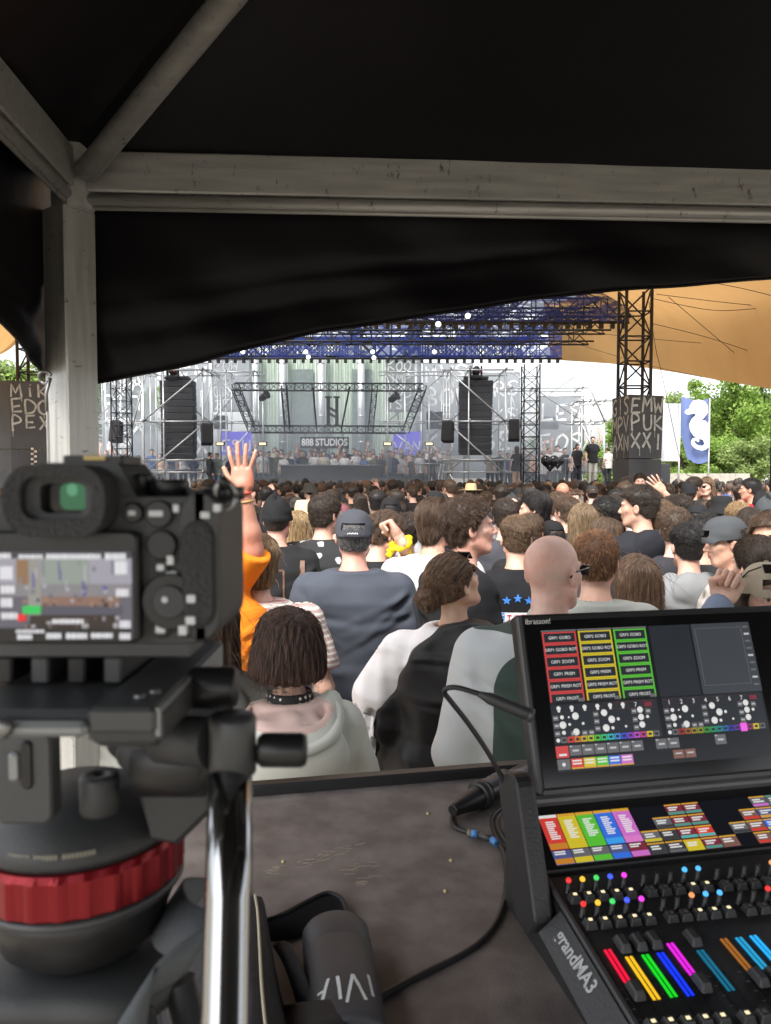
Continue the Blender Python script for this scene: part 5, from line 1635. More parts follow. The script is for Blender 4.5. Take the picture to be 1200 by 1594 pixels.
def cloth(key, h=.011, mats=None, mifun=None, **kw):
	k = (key, h)
	if k in CLOTH: return CLOTH[k]
	f = cloth_sdf(**kw)
	A = np.array((kw.get('arm') or DEF_ARM) + (kw.get('armL') or [(-x, y, z) for x, y, z in DEF_ARM]), float)
	wf = kw.get('wf', 1.0)
	lo = np.minimum(A.min(0) * np.array([wf, 1, 1]) - .10, (-.24 * wf, -.22, kw.get('hem', .86) - .03)); hi = np.maximum(A.max(0) * np.array([wf, 1, 1]) + .10, (.24 * wf, .19, 1.53 + kw.get('collar', 0)))
	lo[2] = min(lo[2], kw.get('hem', .86) - .03) if kw.get('sleeve') == 'long' else kw.get('hem', .86) - .03
	V, F = surfnet(f, lo, hi, h)
	mi = mifun(V[F].mean(1)) if mifun else None
	me = fastmesh(key, V, F, mats or M_CLOTH, mi)
	CLOTH[k] = me
	return me
def _tr():
	def f(X, Y, Z):
		ax = np.abs(X)
		d = cap(ax, Y, Z, (.088, 0, .90), (.098, .012, .50), .092, .066)
		d = smin(d, cap(ax, Y, Z, (.098, .012, .50), (.10, -.01, .10), .064, .052), .03)
		d = smin(d, ell(X, Y, Z, (0, 0, .92), (.172, .118, .11)), .04) - .004 * waves(X, Y, Z, 2, 24, (1, 1, .6))
		return smax(d, .07 - Z, .01)
	V, F = surfnet(f, (-.24, -.16, .04), (.24, .16, 1.05), .018)
	def s(X, Y, Z):
		d = ell(np.abs(X), Y, Z, (.10, .045, .035), (.045, .135, .055))
		return smax(d, -Z + .001, .005)
	V2, F2 = surfnet(s, (-.17, -.13, -.02), (.17, .2, .11), .014)
	return fastmesh('trousers', V, F, M_DENIM), fastmesh('shoes', V2, F2, M_LEATHER)
TROUSERS, SHOES = _tr()
SKINS = [(.58, .37, .28), (.63, .42, .33), (.53, .33, .24), (.48, .29, .20), (.66, .46, .37)]
HAIRC = {'black': (.014, .012, .011), 'dark': (.036, .024, .017), 'brown': (.085, .052, .032), 'lightbrown': (.13, .08, .045), 'blond': (.30, .20, .10), 'red': (.16, .075, .035), 'grey': (.12, .12, .12)}
def sub(name, data, par, M=None, color=None):
	o = link(name, data, par)
	if M is not None: o.matrix_local = M
	if color is not None: o.color = (*color, 1)
	return o
def person(label, px, py, d, yaw=0, hyaw=0, hpitch=0, hroll=0, sex='m', skin=1, hair='short', hc='dark', cl=None, clc=(.02, .02, .022), cname='shirt',
           hat=None, hatc=(.02, .02, .02), hat_flip=False, shades=None, strands=True, frac=1.0, face=False, top=None, group=None, trc=(.03, .035, .05),
           arms='default', wide=1.0, bh=.0055, hm=.0065, height=None, cmat=None):
	"""one standing person: head top at photo pixel (px, py), distance d; yaw 0 faces the stage"""
	p = P(px, py, d)
	cr = {'curly': 1.768, 'bob': 1.745}.get(hair, 1.752) + (.02 if hat else 0) + (0.0 if hair else -.015)
	z0 = 0.0
	s = (p.z - z0) / cr if height is None else height / cr
	t = thing('person', label, 'person', (p.x, d, z0 if height is None else p.z - height), (0, 0, yaw), group=group)
	t.scale = (s * wide, s * wide, s)
	if hat and hair in ('short', 'crop', 'fade', 'thin', 'curly', 'slick'): hair = 'under'
	elif hat: strands = False
	M = headM(hyaw, hpitch, hroll)
	sk = SKINS[skin] if isinstance(skin, int) else skin
	b = sub('body', body(hyaw, hpitch, hroll, sex, bh, arms), t, None, sk)
	if hair:
		hcol = HAIRC[hc] if isinstance(hc, str) else hc
		h = sub('hair', hair_mesh(hair, hm)[0], t, M, hcol)
		if strands:
			sub('hair_strands', hair_strands(hair, 1, frac), h, None, hcol)
	if cl is not None:
		c = sub(cname, cl, t, None, clc)
	sub('trousers', TROUSERS, t, None, trc); sub('shoes', SHOES, t)
	if hat:
		sub({'cap': 'cap', 'beanie': 'beanie', 'bucket': 'bucket_hat', 'straw': 'straw_hat'}[hat], hat_mesh(hat), t, M @ (Matrix.Rotation(math.pi, 4, 'Z') if hat_flip else Matrix.Identity(4)), hatc)
	if shades is not None:
		sub('sunglasses', shades_mesh(), t, M @ (shades if isinstance(shades, Matrix) else Matrix.Identity(4)))
	if face:
		hcol = HAIRC[hc] if isinstance(hc, str) else hc
		for sx in (-1, 1):
			sub('eye', eye_mesh(), t, M @ Matrix.Translation((sx * .031, .0765, .003)) @ Matrix.Rotation(math.radians(-90), 4, 'X') @ Matrix.Scale(1.0 if bh < .006 else .72, 4))
		for sx in (-1, 1):
			m = MB(); m.tube([(sx * .014, .0955, .0205), (sx * .030, .093, .0255), (sx * .048, .077, .020)], [.003, .0036, .002], 6)
			sub('eyebrow', mesh('eyebrow', m.v, m.f, M_HAIR, smooth=True), t, M, [c * .8 for c in hcol])
	return t, M
# ------------------------------------------------------------------ the people one can pick out, nearest first
def frame(px, py, d, yaw=0.0, cr=1.752, wide=1.0):
	"""world -> person space of the person that person() would make"""
	p = P(px, py, d); s = p.z / cr
	return (Matrix.Translation((p.x, d, 0)) @ Matrix.Rotation(yaw, 4, 'Z') @ Matrix.Diagonal((s * wide, s * wide, s, 1))).inverted()
def onskin(f, x, z, side=-1, lift=.0015):
	"""surface point of a cloth at (x, z) on its back (side -1) or front"""
	ys = np.linspace(side * .34, 0, 120)
	v = f(np.full(120, x), ys, np.full(120, z))
	k = int(np.argmax(v < 0)) if (v < 0).any() else 119
	return Vector((x, ys[k] + side * lift, z))
def patmat(name, build, rough=.85):
	m = mat(name, (.5, .5, .5), rough); nt = m.node_tree; b = nt.nodes['Principled BSDF']
	tc = [n for n in nt.nodes if n.type == 'TEX_COORD'][0]
	nt.links.new(build(nt, tc), b.inputs['Base Color'])
	return wrinkles(m)
def _stripes(nt, tc):
	w = nt.nodes.new('ShaderNodeTexWave'); w.bands_direction = 'Z'; w.inputs['Scale'].default_value = 14; w.inputs['Distortion'].default_value = 1.2; w.inputs['Detail'].default_value = .0
	rp = nt.nodes.new('ShaderNodeValToRGB'); rp.color_ramp.interpolation = 'CONSTANT'
	for k, (p_, c_) in enumerate(((0, (.62, .58, .54)), (.45, (.16, .12, .06)), (.72, (.62, .56, .52)), (.86, (.40, .22, .22)))):
		e = rp.color_ramp.elements[k] if k < 2 else rp.color_ramp.elements.new(p_)
		e.position = p_; e.color = (*c_, 1)
	nt.links.new(tc.outputs['Object'], w.inputs['Vector']); nt.links.new(w.outputs['Fac'], rp.inputs[0]); return rp.outputs[0]
def _floral(nt, tc):
	v = nt.nodes.new('ShaderNodeTexVoronoi'); v.inputs['Scale'].default_value = 17
	n = nt.nodes.new('ShaderNodeTexNoise'); n.inputs['Scale'].default_value = 60
	ad = nt.nodes.new('ShaderNodeMath'); ad.operation = 'MULTIPLY_ADD'; ad.inputs[1].default_value = .35
	nt.links.new(tc.outputs['Object'], v.inputs['Vector']); nt.links.new(tc.outputs['Object'], n.inputs['Vector']); nt.links.new(n.outputs['Fac'], ad.inputs[0]); nt.links.new(v.outputs['Distance'], ad.inputs[2])
	rp = nt.nodes.new('ShaderNodeValToRGB'); rp.color_ramp.elements[0].position = .46; rp.color_ramp.elements[1].position = .52
	rp.color_ramp.elements[0].color = (1, 1, 1, 1); rp.color_ramp.elements[1].color = (0, 0, 0, 1); nt.links.new(ad.outputs[0], rp.inputs[0])
	r2 = nt.nodes.new('ShaderNodeValToRGB'); r2.color_ramp.interpolation = 'CONSTANT'
	for k, (p_, c_) in enumerate(((0, (.4, .42, .42)), (.4, (.02, .02, .022)), (.62, (.55, .22, .05)), (.75, (.28, .3, .3)))):
		e = r2.color_ramp.elements[k] if k < 2 else r2.color_ramp.elements.new(p_)
		e.position = p_; e.color = (*c_, 1)
	sx = nt.nodes.new('ShaderNodeSeparateColor'); nt.links.new(v.outputs['Color'], sx.inputs[0]); nt.links.new(sx.outputs[0], r2.inputs[0])
	mu = nt.nodes.new('ShaderNodeMix'); mu.data_type = 'RGBA'; mu.inputs[6].default_value = (.012, .012, .014, 1)
	nt.links.new(rp.outputs[0], mu.inputs[0]); nt.links.new(r2.outputs[0], mu.inputs[7]); return mu.outputs[2]
def _dots(nt, tc):
	v = nt.nodes.new('ShaderNodeTexVoronoi'); v.inputs['Scale'].default_value = 70; v.inputs['Randomness'].default_value = .25
	rp = nt.nodes.new('ShaderNodeValToRGB'); rp.color_ramp.elements[0].position = .28; rp.color_ramp.elements[1].position = .34
	rp.color_ramp.elements[0].color = (.6, .57, .48, 1); rp.color_ramp.elements[1].color = (.012, .012, .012, 1)
	nt.links.new(tc.outputs['Object'], v.inputs['Vector']); nt.links.new(v.outputs['Distance'], rp.inputs[0]); return rp.outputs[0]
M_STRIPE = patmat('striped_cotton', _stripes); M_FLORAL = patmat('floral_cotton', _floral); M_DOTS = patmat('polka_dots', _dots)
def plain(name, c, rough=.85, **k):
	return wrinkles(mat(name, c, rough, var=.08, spec=.25), **k)
M_YEL = plain('yellow_bandana', (.72, .58, .02)); M_PINK = plain('pink_lining', (.55, .40, .36), .38, strength=.9, scale=5); M_PARKA = plain('parka_grey', (.52, .53, .48), .75, strength=.7)
M_NYLON = plain('black_nylon', (.016, .016, .017), .5, strength=1.0, scale=3.5, dist=1.2, depth=.03)
M_BLOUSE = plain('white_voile', (.78, .76, .76), .8, strength=.7, scale=4)
M_GREEN = plain('dark_green_jersey', (.040, .065, .055), .8, strength=.8); M_GREYJ = plain('grey_jersey', (.36, .38, .385), .8, strength=.8)
M_LEATHERB = mat('brown_leather', (.12, .06, .035), .6)
# 1 man in the dusty navy tee and grey cap
tee_navy = cloth('tee_shirt', h=.0085, wf=1.14, df=1.15, loose=.02, fold=.007, seed=21, hem=.80)
t, M = person('man in a plain dusty navy tee and a slate grey cap, seen from behind', 551, 787, 3.45, hair='short', hc='grey', cl=tee_navy, clc=(.058, .066, .084), cname='tee_shirt', hat='cap', hatc=(.055, .058, .070), skin=(.60, .32, .25), trc=(.015, .017, .02), wide=1.04)
m = MB(); m.ribbon([(-.05, -.127, .028), (-.025, -.137, .026), (0, -.140, .026), (.025, -.137, .026), (.05, -.127, .028)], .014, (0, -1, 0))
sub('cap_strap', mesh('cap_strap', m.v, m.f, mat('cap_strap', (.05, .052, .06), .7)), t, M)
m = MB()
for k in range(7): m.box((-.022 + k * .007, -.1415, .027 + .002 * (k % 2)), (.004, .001, .006))
sub('cap_lettering', mesh('cap_lettering', m.v, m.f, M_LETTER), t, M)
# 2 bob-haired woman in the pale parka
PK = dict(sex='f', wf=.98, df=1.1, sleeve='long', loose=.028, fold=.010, seed=31, hem=.74)
f0 = cloth_sdf(**PK)
def f_parka(X, Y, Z):
	d = f0(X, Y, Z)
	hd = ell(X, Y, Z, (0, -.150, 1.365), (.170, .100, .115))
	hd = smin(hd, cap(np.abs(X), Y, Z, (.10, -.13, 1.45), (.125, -.01, 1.475), .034, .026), .03)
	hd = smin(hd, cap(np.abs(X), Y, Z, (.125, -.01, 1.475), (.07, .09, 1.40), .028, .024), .02) - .006 * waves(X, Y, Z, 5, 30, n=5, warp=2.2)
	hd = smax(hd, -ell(X, Y, Z, (0, -.11, 1.475), (.112, .085, .075)), .010)
	pk = ell(X, Y, Z, (0, -.125, 1.432), (.118, .080, .050)) - .010 * waves(X, Y, Z, 8, 48, n=5, warp=2.5)
	d = smin(smin(d, hd, .008), pk, .004)
	d = d + .004 * np.exp(-((np.abs(Z - 1.285 + .10 * (X * X) * 10)) / .004) ** 2) * (Y < 0)
	nk = cap(X, Y, Z, (0, -.03, 1.40), (0, -.012, 1.62), .066, .066)
	return smax(d, -smax(nk, 1.43 - Z, .01), .006)
V, F = surfnet(f_parka, (-.42, -.28, .71), (.42, .22, 1.56), .0085)
C_ = V[F].mean(1)
inside = (ell(*C_.T, (0, -.118, 1.475), (.126, .112, .085)) < 0) & (C_[:, 2] > 1.385)
parka = fastmesh('parka', V, F, [M_PARKA, M_PINK], inside.astype(int))
t, M = person('short woman with a dark brown bob and pale grey parka with pink hood lining', 450, 942, 1.95, yaw=.12, hyaw=.35, hpitch=-.12, sex='f', hair='bob', hc=(.075, .043, .033), cl=parka, cname='parka', skin=(.62, .42, .31), trc=(.02, .025, .05), frac=1.3, wide=.93)
m = MB(); m.smooth = True; m.lathe([(.062, 1.455), (.067, 1.462), (.066, 1.50), (.060, 1.512), (.056, 1.505)], 28, Matrix.Translation((0, -.022, 0)) @ Matrix.Diagonal((1.05, 1.05, 1, 1)))
rim = MB(); rim.smooth = True
rim.tube(smoothpath([(.105, .02, 1.452), (.128, -.03, 1.470), (.140, -.11, 1.455), (.108, -.205, 1.424), (0, -.243, 1.405), (-.108, -.205, 1.424), (-.140, -.11, 1.455), (-.128, -.03, 1.470), (-.105, .02, 1.452)], 6), .017, 9)
sub('hood_rim', mesh('hood_rim', rim.v, rim.f, M_PARKA, smooth=True), t)
sub('dotted_collar', mesh('dotted_collar', m.v, m.f, M_DOTS, smooth=True), t)
# 3 person in the grey olive anorak, half behind the camera
ano = cloth('anorak', h=.010, sex='f', wf=1.1, df=1.15, sleeve='long', loose=.035, fold=.013, seed=41, hem=.72, hood=True)
person('person in a grey olive anorak half hidden behind the tripod', 318, 905, 1.98, yaw=.1, sex='f', hair='long', hc='brown', cl=ano, clc=(.17, .17, .155), cname='anorak', skin=1, trc=(.03, .03, .035))
# 4 woman with the braided updo, white blouse and a black jacket over her shoulder
BLZ = dict(sex='f', wf=1.10, df=1.05, sleeve='long', loose=.022, fold=.006, seed=51, hem=.84, neckr=.074,
           armL=[(-.19, -.01, 1.385), (-.265, -.02, 1.15), (-.22, .12, .98)], arm=[(.188, -.01, 1.40), (.235, -.03, 1.13), (.18, .13, .98)])
f_bl = cloth_sdf(**BLZ)
def f_blouse(X, Y, Z):
	d = f_bl(X, Y, Z)
	sh = cap(X, Y, Z, (-.19, -.012, 1.37), (-.27, -.015, 1.22), .085, .098)
	sh = smax(sh, 1.175 + .02 * np.sin(np.arctan2(Y, X + .25) * 9) - Z, .01) - .003 * np.sin(np.arctan2(Y + .01, X + .24) * 9 + 8 * Z)
	return smin(d, sh, .02)
V, F = surfnet(f_blouse, (-.42, -.24, .82), (.42, .26, 1.53), .0085)
blouse = fastmesh('blouse', V, F, M_BLOUSE)
t, M = person('woman with a braided brown updo in a sheer white blouse, head bowed', 710, 857, 2.62, yaw=-.18, hyaw=-.75, hpitch=-.38, sex='f', hair='updo', hc=(.13, .075, .043), cl=blouse, cname='blouse', skin=(.62, .43, .31), trc=(.20, .11, .07), face=True, arms=None, frac=1.2, wide=1.02)
m = MB()
rr = random.Random(4)
for q in range(5):                                         # ruffles down the puffed sleeve
	pts = []
	for k in range(26):
		a_ = math.radians(115 + 150 * k / 25)
		zz = 1.215 - q * .026 - .05 * (k / 25) + .004 * math.sin(k * 2.1 + q)
		r_ = .096 - q * .004 + .012 * math.sin(k * 1.55 + q * 1.3)
		pts.append(Vector((-.262 + r_ * math.cos(a_), -.015 + r_ * math.sin(a_), zz)))
	lo_ = [p + Vector((.0, .0, -.036)) + Vector(((p.x + .262) * .16, (p.y + .015) * .16, 0)) for p in pts]
	k0 = len(m.v); m.smooth = True
	m.add([v for p in zip(pts, lo_) for v in p], [(2 * i, 2 * i + 1, 2 * i + 3, 2 * i + 2) for i in range(25)])
sub('sleeve_ruffle', mesh('sleeve_ruffle', m.v, m.f, M_BLOUSE, smooth=True), t)
f_jb = cloth_sdf(sex='f', wf=1.10, df=1.05, sleeve='long', loose=.030, fold=.0, seed=2, hem=.60, neckr=.066, arm=BLZ['arm'])
def f_drape(X, Y, Z):
	d = f_jb(X, Y, Z) - .014 * waves(X, Y, Z, 61, 20, (1.5, 1.2, .35), n=5, warp=2.2) - .006 * waves(X, Y, Z, 62, 46, (1.2, 1, .45), n=5, warp=2.0) - .016 - .022 * np.clip((1.25 - Z) * 1.5, 0, 1)
	side = np.maximum(-.095 - .66 * (1.455 - Z), -.262 - .10 * (1.2 - Z)) - X + .012 * np.sin(Z * 26) + .006 * np.sin(Z * 61)
	d = smax(d, side, .03)
	d = smax(d, Y - .015 + .2 * np.clip(X - .1, 0, 1), .03)
	d = smax(d, X - .215 - .03 * np.sin(Z * 9), .03)
	return smax(d, .70 + .05 * np.sin(X * 30) - Z, .02)
V, F = surfnet(f_drape, (-.36, -.30, .64), (.30, .12, 1.56), .008)
sub('draped_jacket', fastmesh('draped_jacket', V, F, M_NYLON), t)
m = MB(); m.smooth = True
m.tube([(-.075, -.095, 1.40), (-.062, -.088, 1.455), (-.058, -.05, 1.485), (-.062, .0, 1.475)], .008, 6)
sub('bag_strap', mesh('bag_strap', m.v, m.f, M_NYLON), t)
sub('sunglasses', shades_mesh(), t, M @ Matrix.Translation((0, -.030, .062)) @ Matrix.Rotation(.28, 4, 'X') @ Matrix.Diagonal((1.06, .93, 1, 1)))
# 5 bald man with sunglasses in the raglan jersey
def _raglan(nt, tc):
	"""dark green back panel with round shoulders and collar, grey sleeves and yoke"""
	sx = nt.nodes.new('ShaderNodeSeparateXYZ'); nt.links.new(tc.outputs['Object'], sx.inputs[0])
	def op(o_, a, b=None):
		n = nt.nodes.new('ShaderNodeMath'); n.operation = o_
		for i, v in enumerate((a, b)):
			if v is None: continue
			if isinstance(v, (int, float)): n.inputs[i].default_value = v
			else: nt.links.new(v, n.inputs[i])
		return n.outputs[0]
	ax_ = op('ABSOLUTE', sx.outputs[0])
	# rounded box: half width .152, top 1.44, corner radius .10
	qx = op('MAXIMUM', op('SUBTRACT', ax_, .052), 0.0); qz = op('MAXIMUM', op('SUBTRACT', sx.outputs[2], 1.335), 0.0)
	d = op('SUBTRACT', op('SQRT', op('ADD', op('MULTIPLY', qx, qx), op('MULTIPLY', qz, qz))), .105)
	panel = op('LESS_THAN', d, 0.0); col = op('GREATER_THAN', sx.outputs[2], 1.478)
	mk = op('MAXIMUM', panel, col)
	mu = nt.nodes.new('ShaderNodeMix'); mu.data_type = 'RGBA'; mu.inputs[6].default_value = (.46, .48, .485, 1); mu.inputs[7].default_value = (.040, .065, .055, 1)
	nt.links.new(mk, mu.inputs[0]); return mu.outputs[2]
rag = cloth('raglan_jersey', h=.0085, mats=patmat('raglan_cotton', _raglan), wf=1.10, df=1.1, sleeve='long', loose=.026, fold=.007, seed=61, hem=.78, collar=.035, neckr=.066)
t, M = person('bald man with dark sunglasses in a grey and green raglan jersey', 851, 834, 2.17, yaw=-.05, hyaw=-.72, hair=None, cl=rag, hc=(.3, .2, .14), cname='raglan_jersey', skin=(.74, .52, .44), strands=False, shades=True, face=True, trc=(.03, .03, .035), bh=.0048)
# 6 the man in profile with tousled hair
jb = cloth('jacket', h=.009, mats=None, wf=.92, df=.85, arm=[(.17, -.01, 1.40), (.19, -.02, 1.13), (.17, .06, .90)], armL=[(-.17, -.01, 1.40), (-.19, -.02, 1.13), (-.17, .06, .90)], sleeve='long', loose=.028, fold=.011, seed=71, hem=.76, collar=.03)
t, M = person('young man with tousled brown hair in profile, black jacket', 729, 769, 3.15, yaw=-1.15, hyaw=-.28, hpitch=-.1, hair='curly', hc=(.058, .034, .021), cl=jb, clc=(.014, .014, .016), cname='jacket', skin=(.62, .40, .32), face=True, frac=1.4, bh=.0042, arms=None)
[c for c in t.children if c.name.startswith('jacket')][0].location.y = -.04
# 7 white tee, slicked back hair
tw = cloth('white_tee', h=.0095, wf=1.05, loose=.018, fold=.009, seed=81, hem=.80)
person('man with slicked brown hair in a white tee', 673, 776, 3.75, yaw=-.1, hyaw=-.55, hair='slick', hc=(.075, .045, .028), cl=tw, clc=(.60, .59, .58), cname='tee_shirt', skin=2, face=True)
# 8 black tee with blue stars
TS = dict(wf=1.04, loose=.016, fold=.005, seed=91, hem=.82)
ts = cloth('black_tee', h=.010, **TS); fts = cloth_sdf(**TS)
t, M = person('man with a light fade haircut in a black tee with blue stars', 804, 804, 3.85, hair='fade', hc='lightbrown', cl=ts, clc=(.012, .012, .014), cname='tee_shirt', skin=0)
M_STAR = mat('blue_print', (.04, .20, .62), .7); M_REDP = mat('red_print', (.5, .03, .06), .7); M_WHP = mat('white_print', (.62, .62, .64), .7)
for k, (x, z) in enumerate(((-.070, 1.345), (-.016, 1.355), (.038, 1.345))):
	vs = [onskin(fts, x + (.023 if i % 2 == 0 else .010) * math.sin(i * math.pi / 5), z + (.023 if i % 2 == 0 else .010) * math.cos(i * math.pi / 5), lift=.003) for i in range(10)]
	c = onskin(fts, x, z, lift=.003)
	sub('star_print', mesh('star_print', [c] + vs, [(0, i + 1, (i + 1) % 10 + 1) for i in range(10)], M_STAR), t)
def panel_on(f, x0, x1, z0, z1, m_, name, t, n=10, lift=.003):
	vs = [onskin(f, x0 + (x1 - x0) * i / n, z0 + (z1 - z0) * j / n, lift=lift) for i in range(n + 1) for j in range(n + 1)]
	fs = [(i * (n + 1) + j, i * (n + 1) + j + 1, (i + 1) * (n + 1) + j + 1, (i + 1) * (n + 1) + j) for i in range(n) for j in range(n)]
	return sub(name, mesh(name, vs, fs, m_), t)
panel_on(fts, -.11, .065, 1.225, 1.285, M_WHP, 'print_panel', t)
panel_on(fts, -.11, -.08, 1.227, 1.283, M_STAR, 'print_block', t, 4, .0045)
for k, ch in enumerate('ETETE'):
	m = MB()
	for st in GLYPH[ch]:
		q = [onskin(fts, -.103 + k * .034 + x * .022, 1.237 + y * .026, lift=.0065) for x, y in st]
		m.ribbon(q, .006, (0, -1, 0))
	sub('print_letter', mesh('print_letter', m.v, m.f, M_REDP if k else M_WHP), t)
# 9 man with the yellow neck scarf
tb = cloth('black_tank', h=.013, wf=1.0, loose=.014, fold=.006, seed=95, hem=.84)
t, M = person('man with brown crop and a yellow printed scarf around his neck', 824, 799, 4.6, hyaw=-.4, hair='short', hc='brown', cl=tb, clc=(.014, .014, .015), cname='tank_top', skin=2)
m = MB(); m.smooth = True
m.tube([(.075 * math.cos(a) * 1.1, -.02 + .085 * math.sin(a), 1.470 + .02 * math.sin(a + 2.2)) for a in np.linspace(2.6, 6.9, 18)], .017, 8)
sub('yellow_scarf', mesh('yellow_scarf', m.v, m.f, M_YEL, smooth=True), t)
# 10 ginger crop, pale grey jacket
gj = cloth('grey_jacket', h=.010, wf=1.05, sleeve='long', loose=.03, fold=.009, seed=101, hem=.78, collar=.02)
person('man with a ginger brown crop in a pale sage jacket', 926, 825, 2.8, yaw=-.1, hyaw=-.28, hair='crop', hc='red', cl=gj, clc=(.33, .34, .31), cname='jacket', skin=0, frac=1.3, wide=1.02)
# 11 long straight brown hair
lt = cloth('dark_top', h=.012, sex='f', sleeve='long', loose=.016, fold=.006, seed=105, hem=.82)
person('woman with long straight brown hair hanging over her shoulders', 992, 862, 3.1, sex='f', hair='long', hc=(.085, .050, .030), cl=lt, clc=(.02, .02, .022), skin=1, frac=1.4, wide=1.06)
# 12 grey hoodie
hg = cloth('hoodie', h=.009, wf=1.05, sleeve='long', loose=.03, fold=.011, seed=111, hem=.78, hood=True)
person('man with a short black fade in a heather grey hoodie', 1072, 815, 3.7, hair='fade', hc='black', cl=hg, clc=(.19, .195, .20), cname='hoodie', skin=0)
# 13 tall man looking aside
ht = cloth('black_hoodie', h=.010, wf=1.05, sleeve='long', loose=.024, fold=.010, seed=121, hem=.8, hood=True)
person('tall man with a dark fade and black hoodie looking aside', 1000, 756, 4.45, yaw=.25, hyaw=.75, hair='fade', hc='dark', cl=ht, clc=(.016, .017, .022), cname='hoodie', skin=2, face=True)
# 14 man in a backward cap in profile and the friend he faces
hw = cloth('cream_hoodie', h=.012, sleeve='long', loose=.026, fold=.010, seed=131, hem=.8, hood=True)
person('man in a backward charcoal cap leaning to his friend, cream hoodie', 1142, 796, 3.5, yaw=.9, hyaw=.5, hpitch=.1, hair='short', hc='dark', cl=hw, clc=(.50, .46, .42), cname='hoodie', hat='cap', hatc=(.06, .065, .07), hat_flip=True, skin=2, face=True)
person('dark haired man whose face is half covered by the charcoal cap man', 1097, 799, 4.0, yaw=-.8, hyaw=-.5, hair='short', hc='black', cl=tb, clc=(.02, .02, .02), skin=2, face=True)
# 15 woman in the beige cap facing the camera with a raised hand
pw, fr = (1192, 868, 2.4), None
I_ = frame(1192, 868, 2.4, math.pi - .12, 1.772)
def lc(px, py, d, I=None): return tuple((I or I_) @ P(px, py, d))
aj = [(-.17, .0, 1.38), lc(1090, 1000, 2.36), lc(1122, 940, 2.34)]
aj = [(.17, 0, 1.38) if lc(1090, 1000, 2.36)[0] > 0 else (-.17, 0, 1.38)] + aj[1:]
hv = arm_vf(aj, .012, kind='fist', palm=(.6, .6, .2), fd=tuple(Vector(lc(1146, 892, 2.36)) - Vector(aj[2])))
lw = cloth('pale_blue_top', h=.012, sex='f', sleeve='long', loose=.02, fold=.009, seed=141, hem=.8, arm=[(abs(x), y, z) for x, y, z in aj] if aj[0][0] > 0 else None, armL=aj if aj[0][0] < 0 else None)
t, M = person('woman in a beige cap with sunglasses on top, facing the camera, one hand raised', 1192, 868, 2.4, yaw=math.pi - .12, hyaw=.1, hpitch=-.1, sex='f', hair='long', hc='brown', cl=lw, clc=(.22, .26, .36), cname='sweatshirt', hat='cap', hatc=(.38, .33, .25), hat_flip=True, face=True, skin=(.62, .42, .33), arms=[hv])
sub('sunglasses', shades_mesh(), t, M @ Matrix.Translation((0, .012, .068)) @ Matrix.Rotation(.35, 4, 'X'))
person('dark haired person in front of the frame edge behind the beige cap', 1182, 836, 2.95, hyaw=.3, hair='slick', hc='dark', cl=lt, clc=(.03, .03, .035), skin=1)
person('brown haired man at the frame edge facing back to the camera', 1200, 795, 3.35, yaw=2.5, hair='short', hc='brown', cl=tb, clc=(.06, .06, .07), face=True, skin=3)
# 16 striped shirt woman
sm_ = cloth('striped_shirt', h=.009, mats=M_STRIPE, sex='f', wf=1.1, loose=.03, fold=.010, seed=151, hem=.8)
SI = frame(402, 832, 3.0, .1)
t, M = person('woman in a brown and white striped shirt with a black cross body strap', 402, 832, 3.0, yaw=.1, hyaw=.25, sex='f', hair='slick', hc=(.20, .13, .07), cl=sm_, cname='striped_shirt', skin=1, wide=1.06)
fst = cloth_sdf(sex='f', wf=1.1, loose=.03, fold=.010, seed=151, hem=.8)
m = MB(); m.smooth = True
pts = [onskin(fst, -.09 + .24 * q, 1.46 - .40 * q, lift=.006) for q in np.linspace(0, 1, 16)]
m.ribbon(pts, .03, (0, -1, .2)); sub('bag_strap', mesh('bag_strap', m.v, m.f, M_NYLON), t)
m = MB(); m.box(pts[5] + Vector((0, -.006, 0)), (.045, .012, .026), Matrix.Rotation(.9, 3, 'Y'), bev=.003); sub('buckle', mesh('buckle', m.v, m.f, mat('grey_buckle', (.10, .10, .10), .4)), t)
# 17 black beanie
BT = dict(wf=1.12, df=1.1, loose=.018, fold=.007, seed=161, hem=.8)
bt_ = cloth('beanie_tee', h=.010, **BT); fbt = cloth_sdf(**BT)
t, M = person('burly man in a black beanie and black tee with a framed back print', 430, 771, 4.4, hyaw=-.2, hair='thin', hc='dark', cl=bt_, clc=(.015, .015, .016), cname='tee_shirt', hat='beanie', hatc=(.010, .010, .011), skin=(.60, .36, .29), strands=False)
m = MB()
for a_, b_ in (((-.14, 1.37), (.06, 1.37)), ((.06, 1.37), (.06, 1.18)), ((-.14, 1.18), (.06, 1.18)), ((-.14, 1.37), (-.14, 1.18))):
	m.ribbon([onskin(fbt, a_[0] + (b_[0] - a_[0]) * q, a_[1] + (b_[1] - a_[1]) * q, lift=.004) for q in np.linspace(0, 1, 9)], .010, (0, -1, 0))
m.ribbon([onskin(fbt, -.04 + .075 * math.cos(a_), 1.275 + .075 * math.sin(a_), lift=.004) for a_ in np.linspace(0, 4.5, 24)], .003, (0, -1, 0))
sub('back_print', mesh('back_print', m.v, m.f, M_LEATHERB), t)
m = MB(); m.ribbon([onskin(fbt, .155, z, lift=.005) for z in np.linspace(1.42, 1.15, 9)], .035, (0, -1, 0)); sub('leather_strap', mesh('leather_strap', m.v, m.f, M_LEATHERB), t)
# 18 floral shirt
fl = cloth('floral_shirt', h=.010, mats=M_FLORAL, wf=1.08, loose=.026, fold=.009, seed=171, hem=.8, collar=.02)
person('man with thick dark hair in a black floral shirt', 503, 769, 4.5, yaw=-.2, hyaw=-.5, hair='short', hc='dark', cl=fl, cname='floral_shirt', skin=0, frac=1.2, face=True)
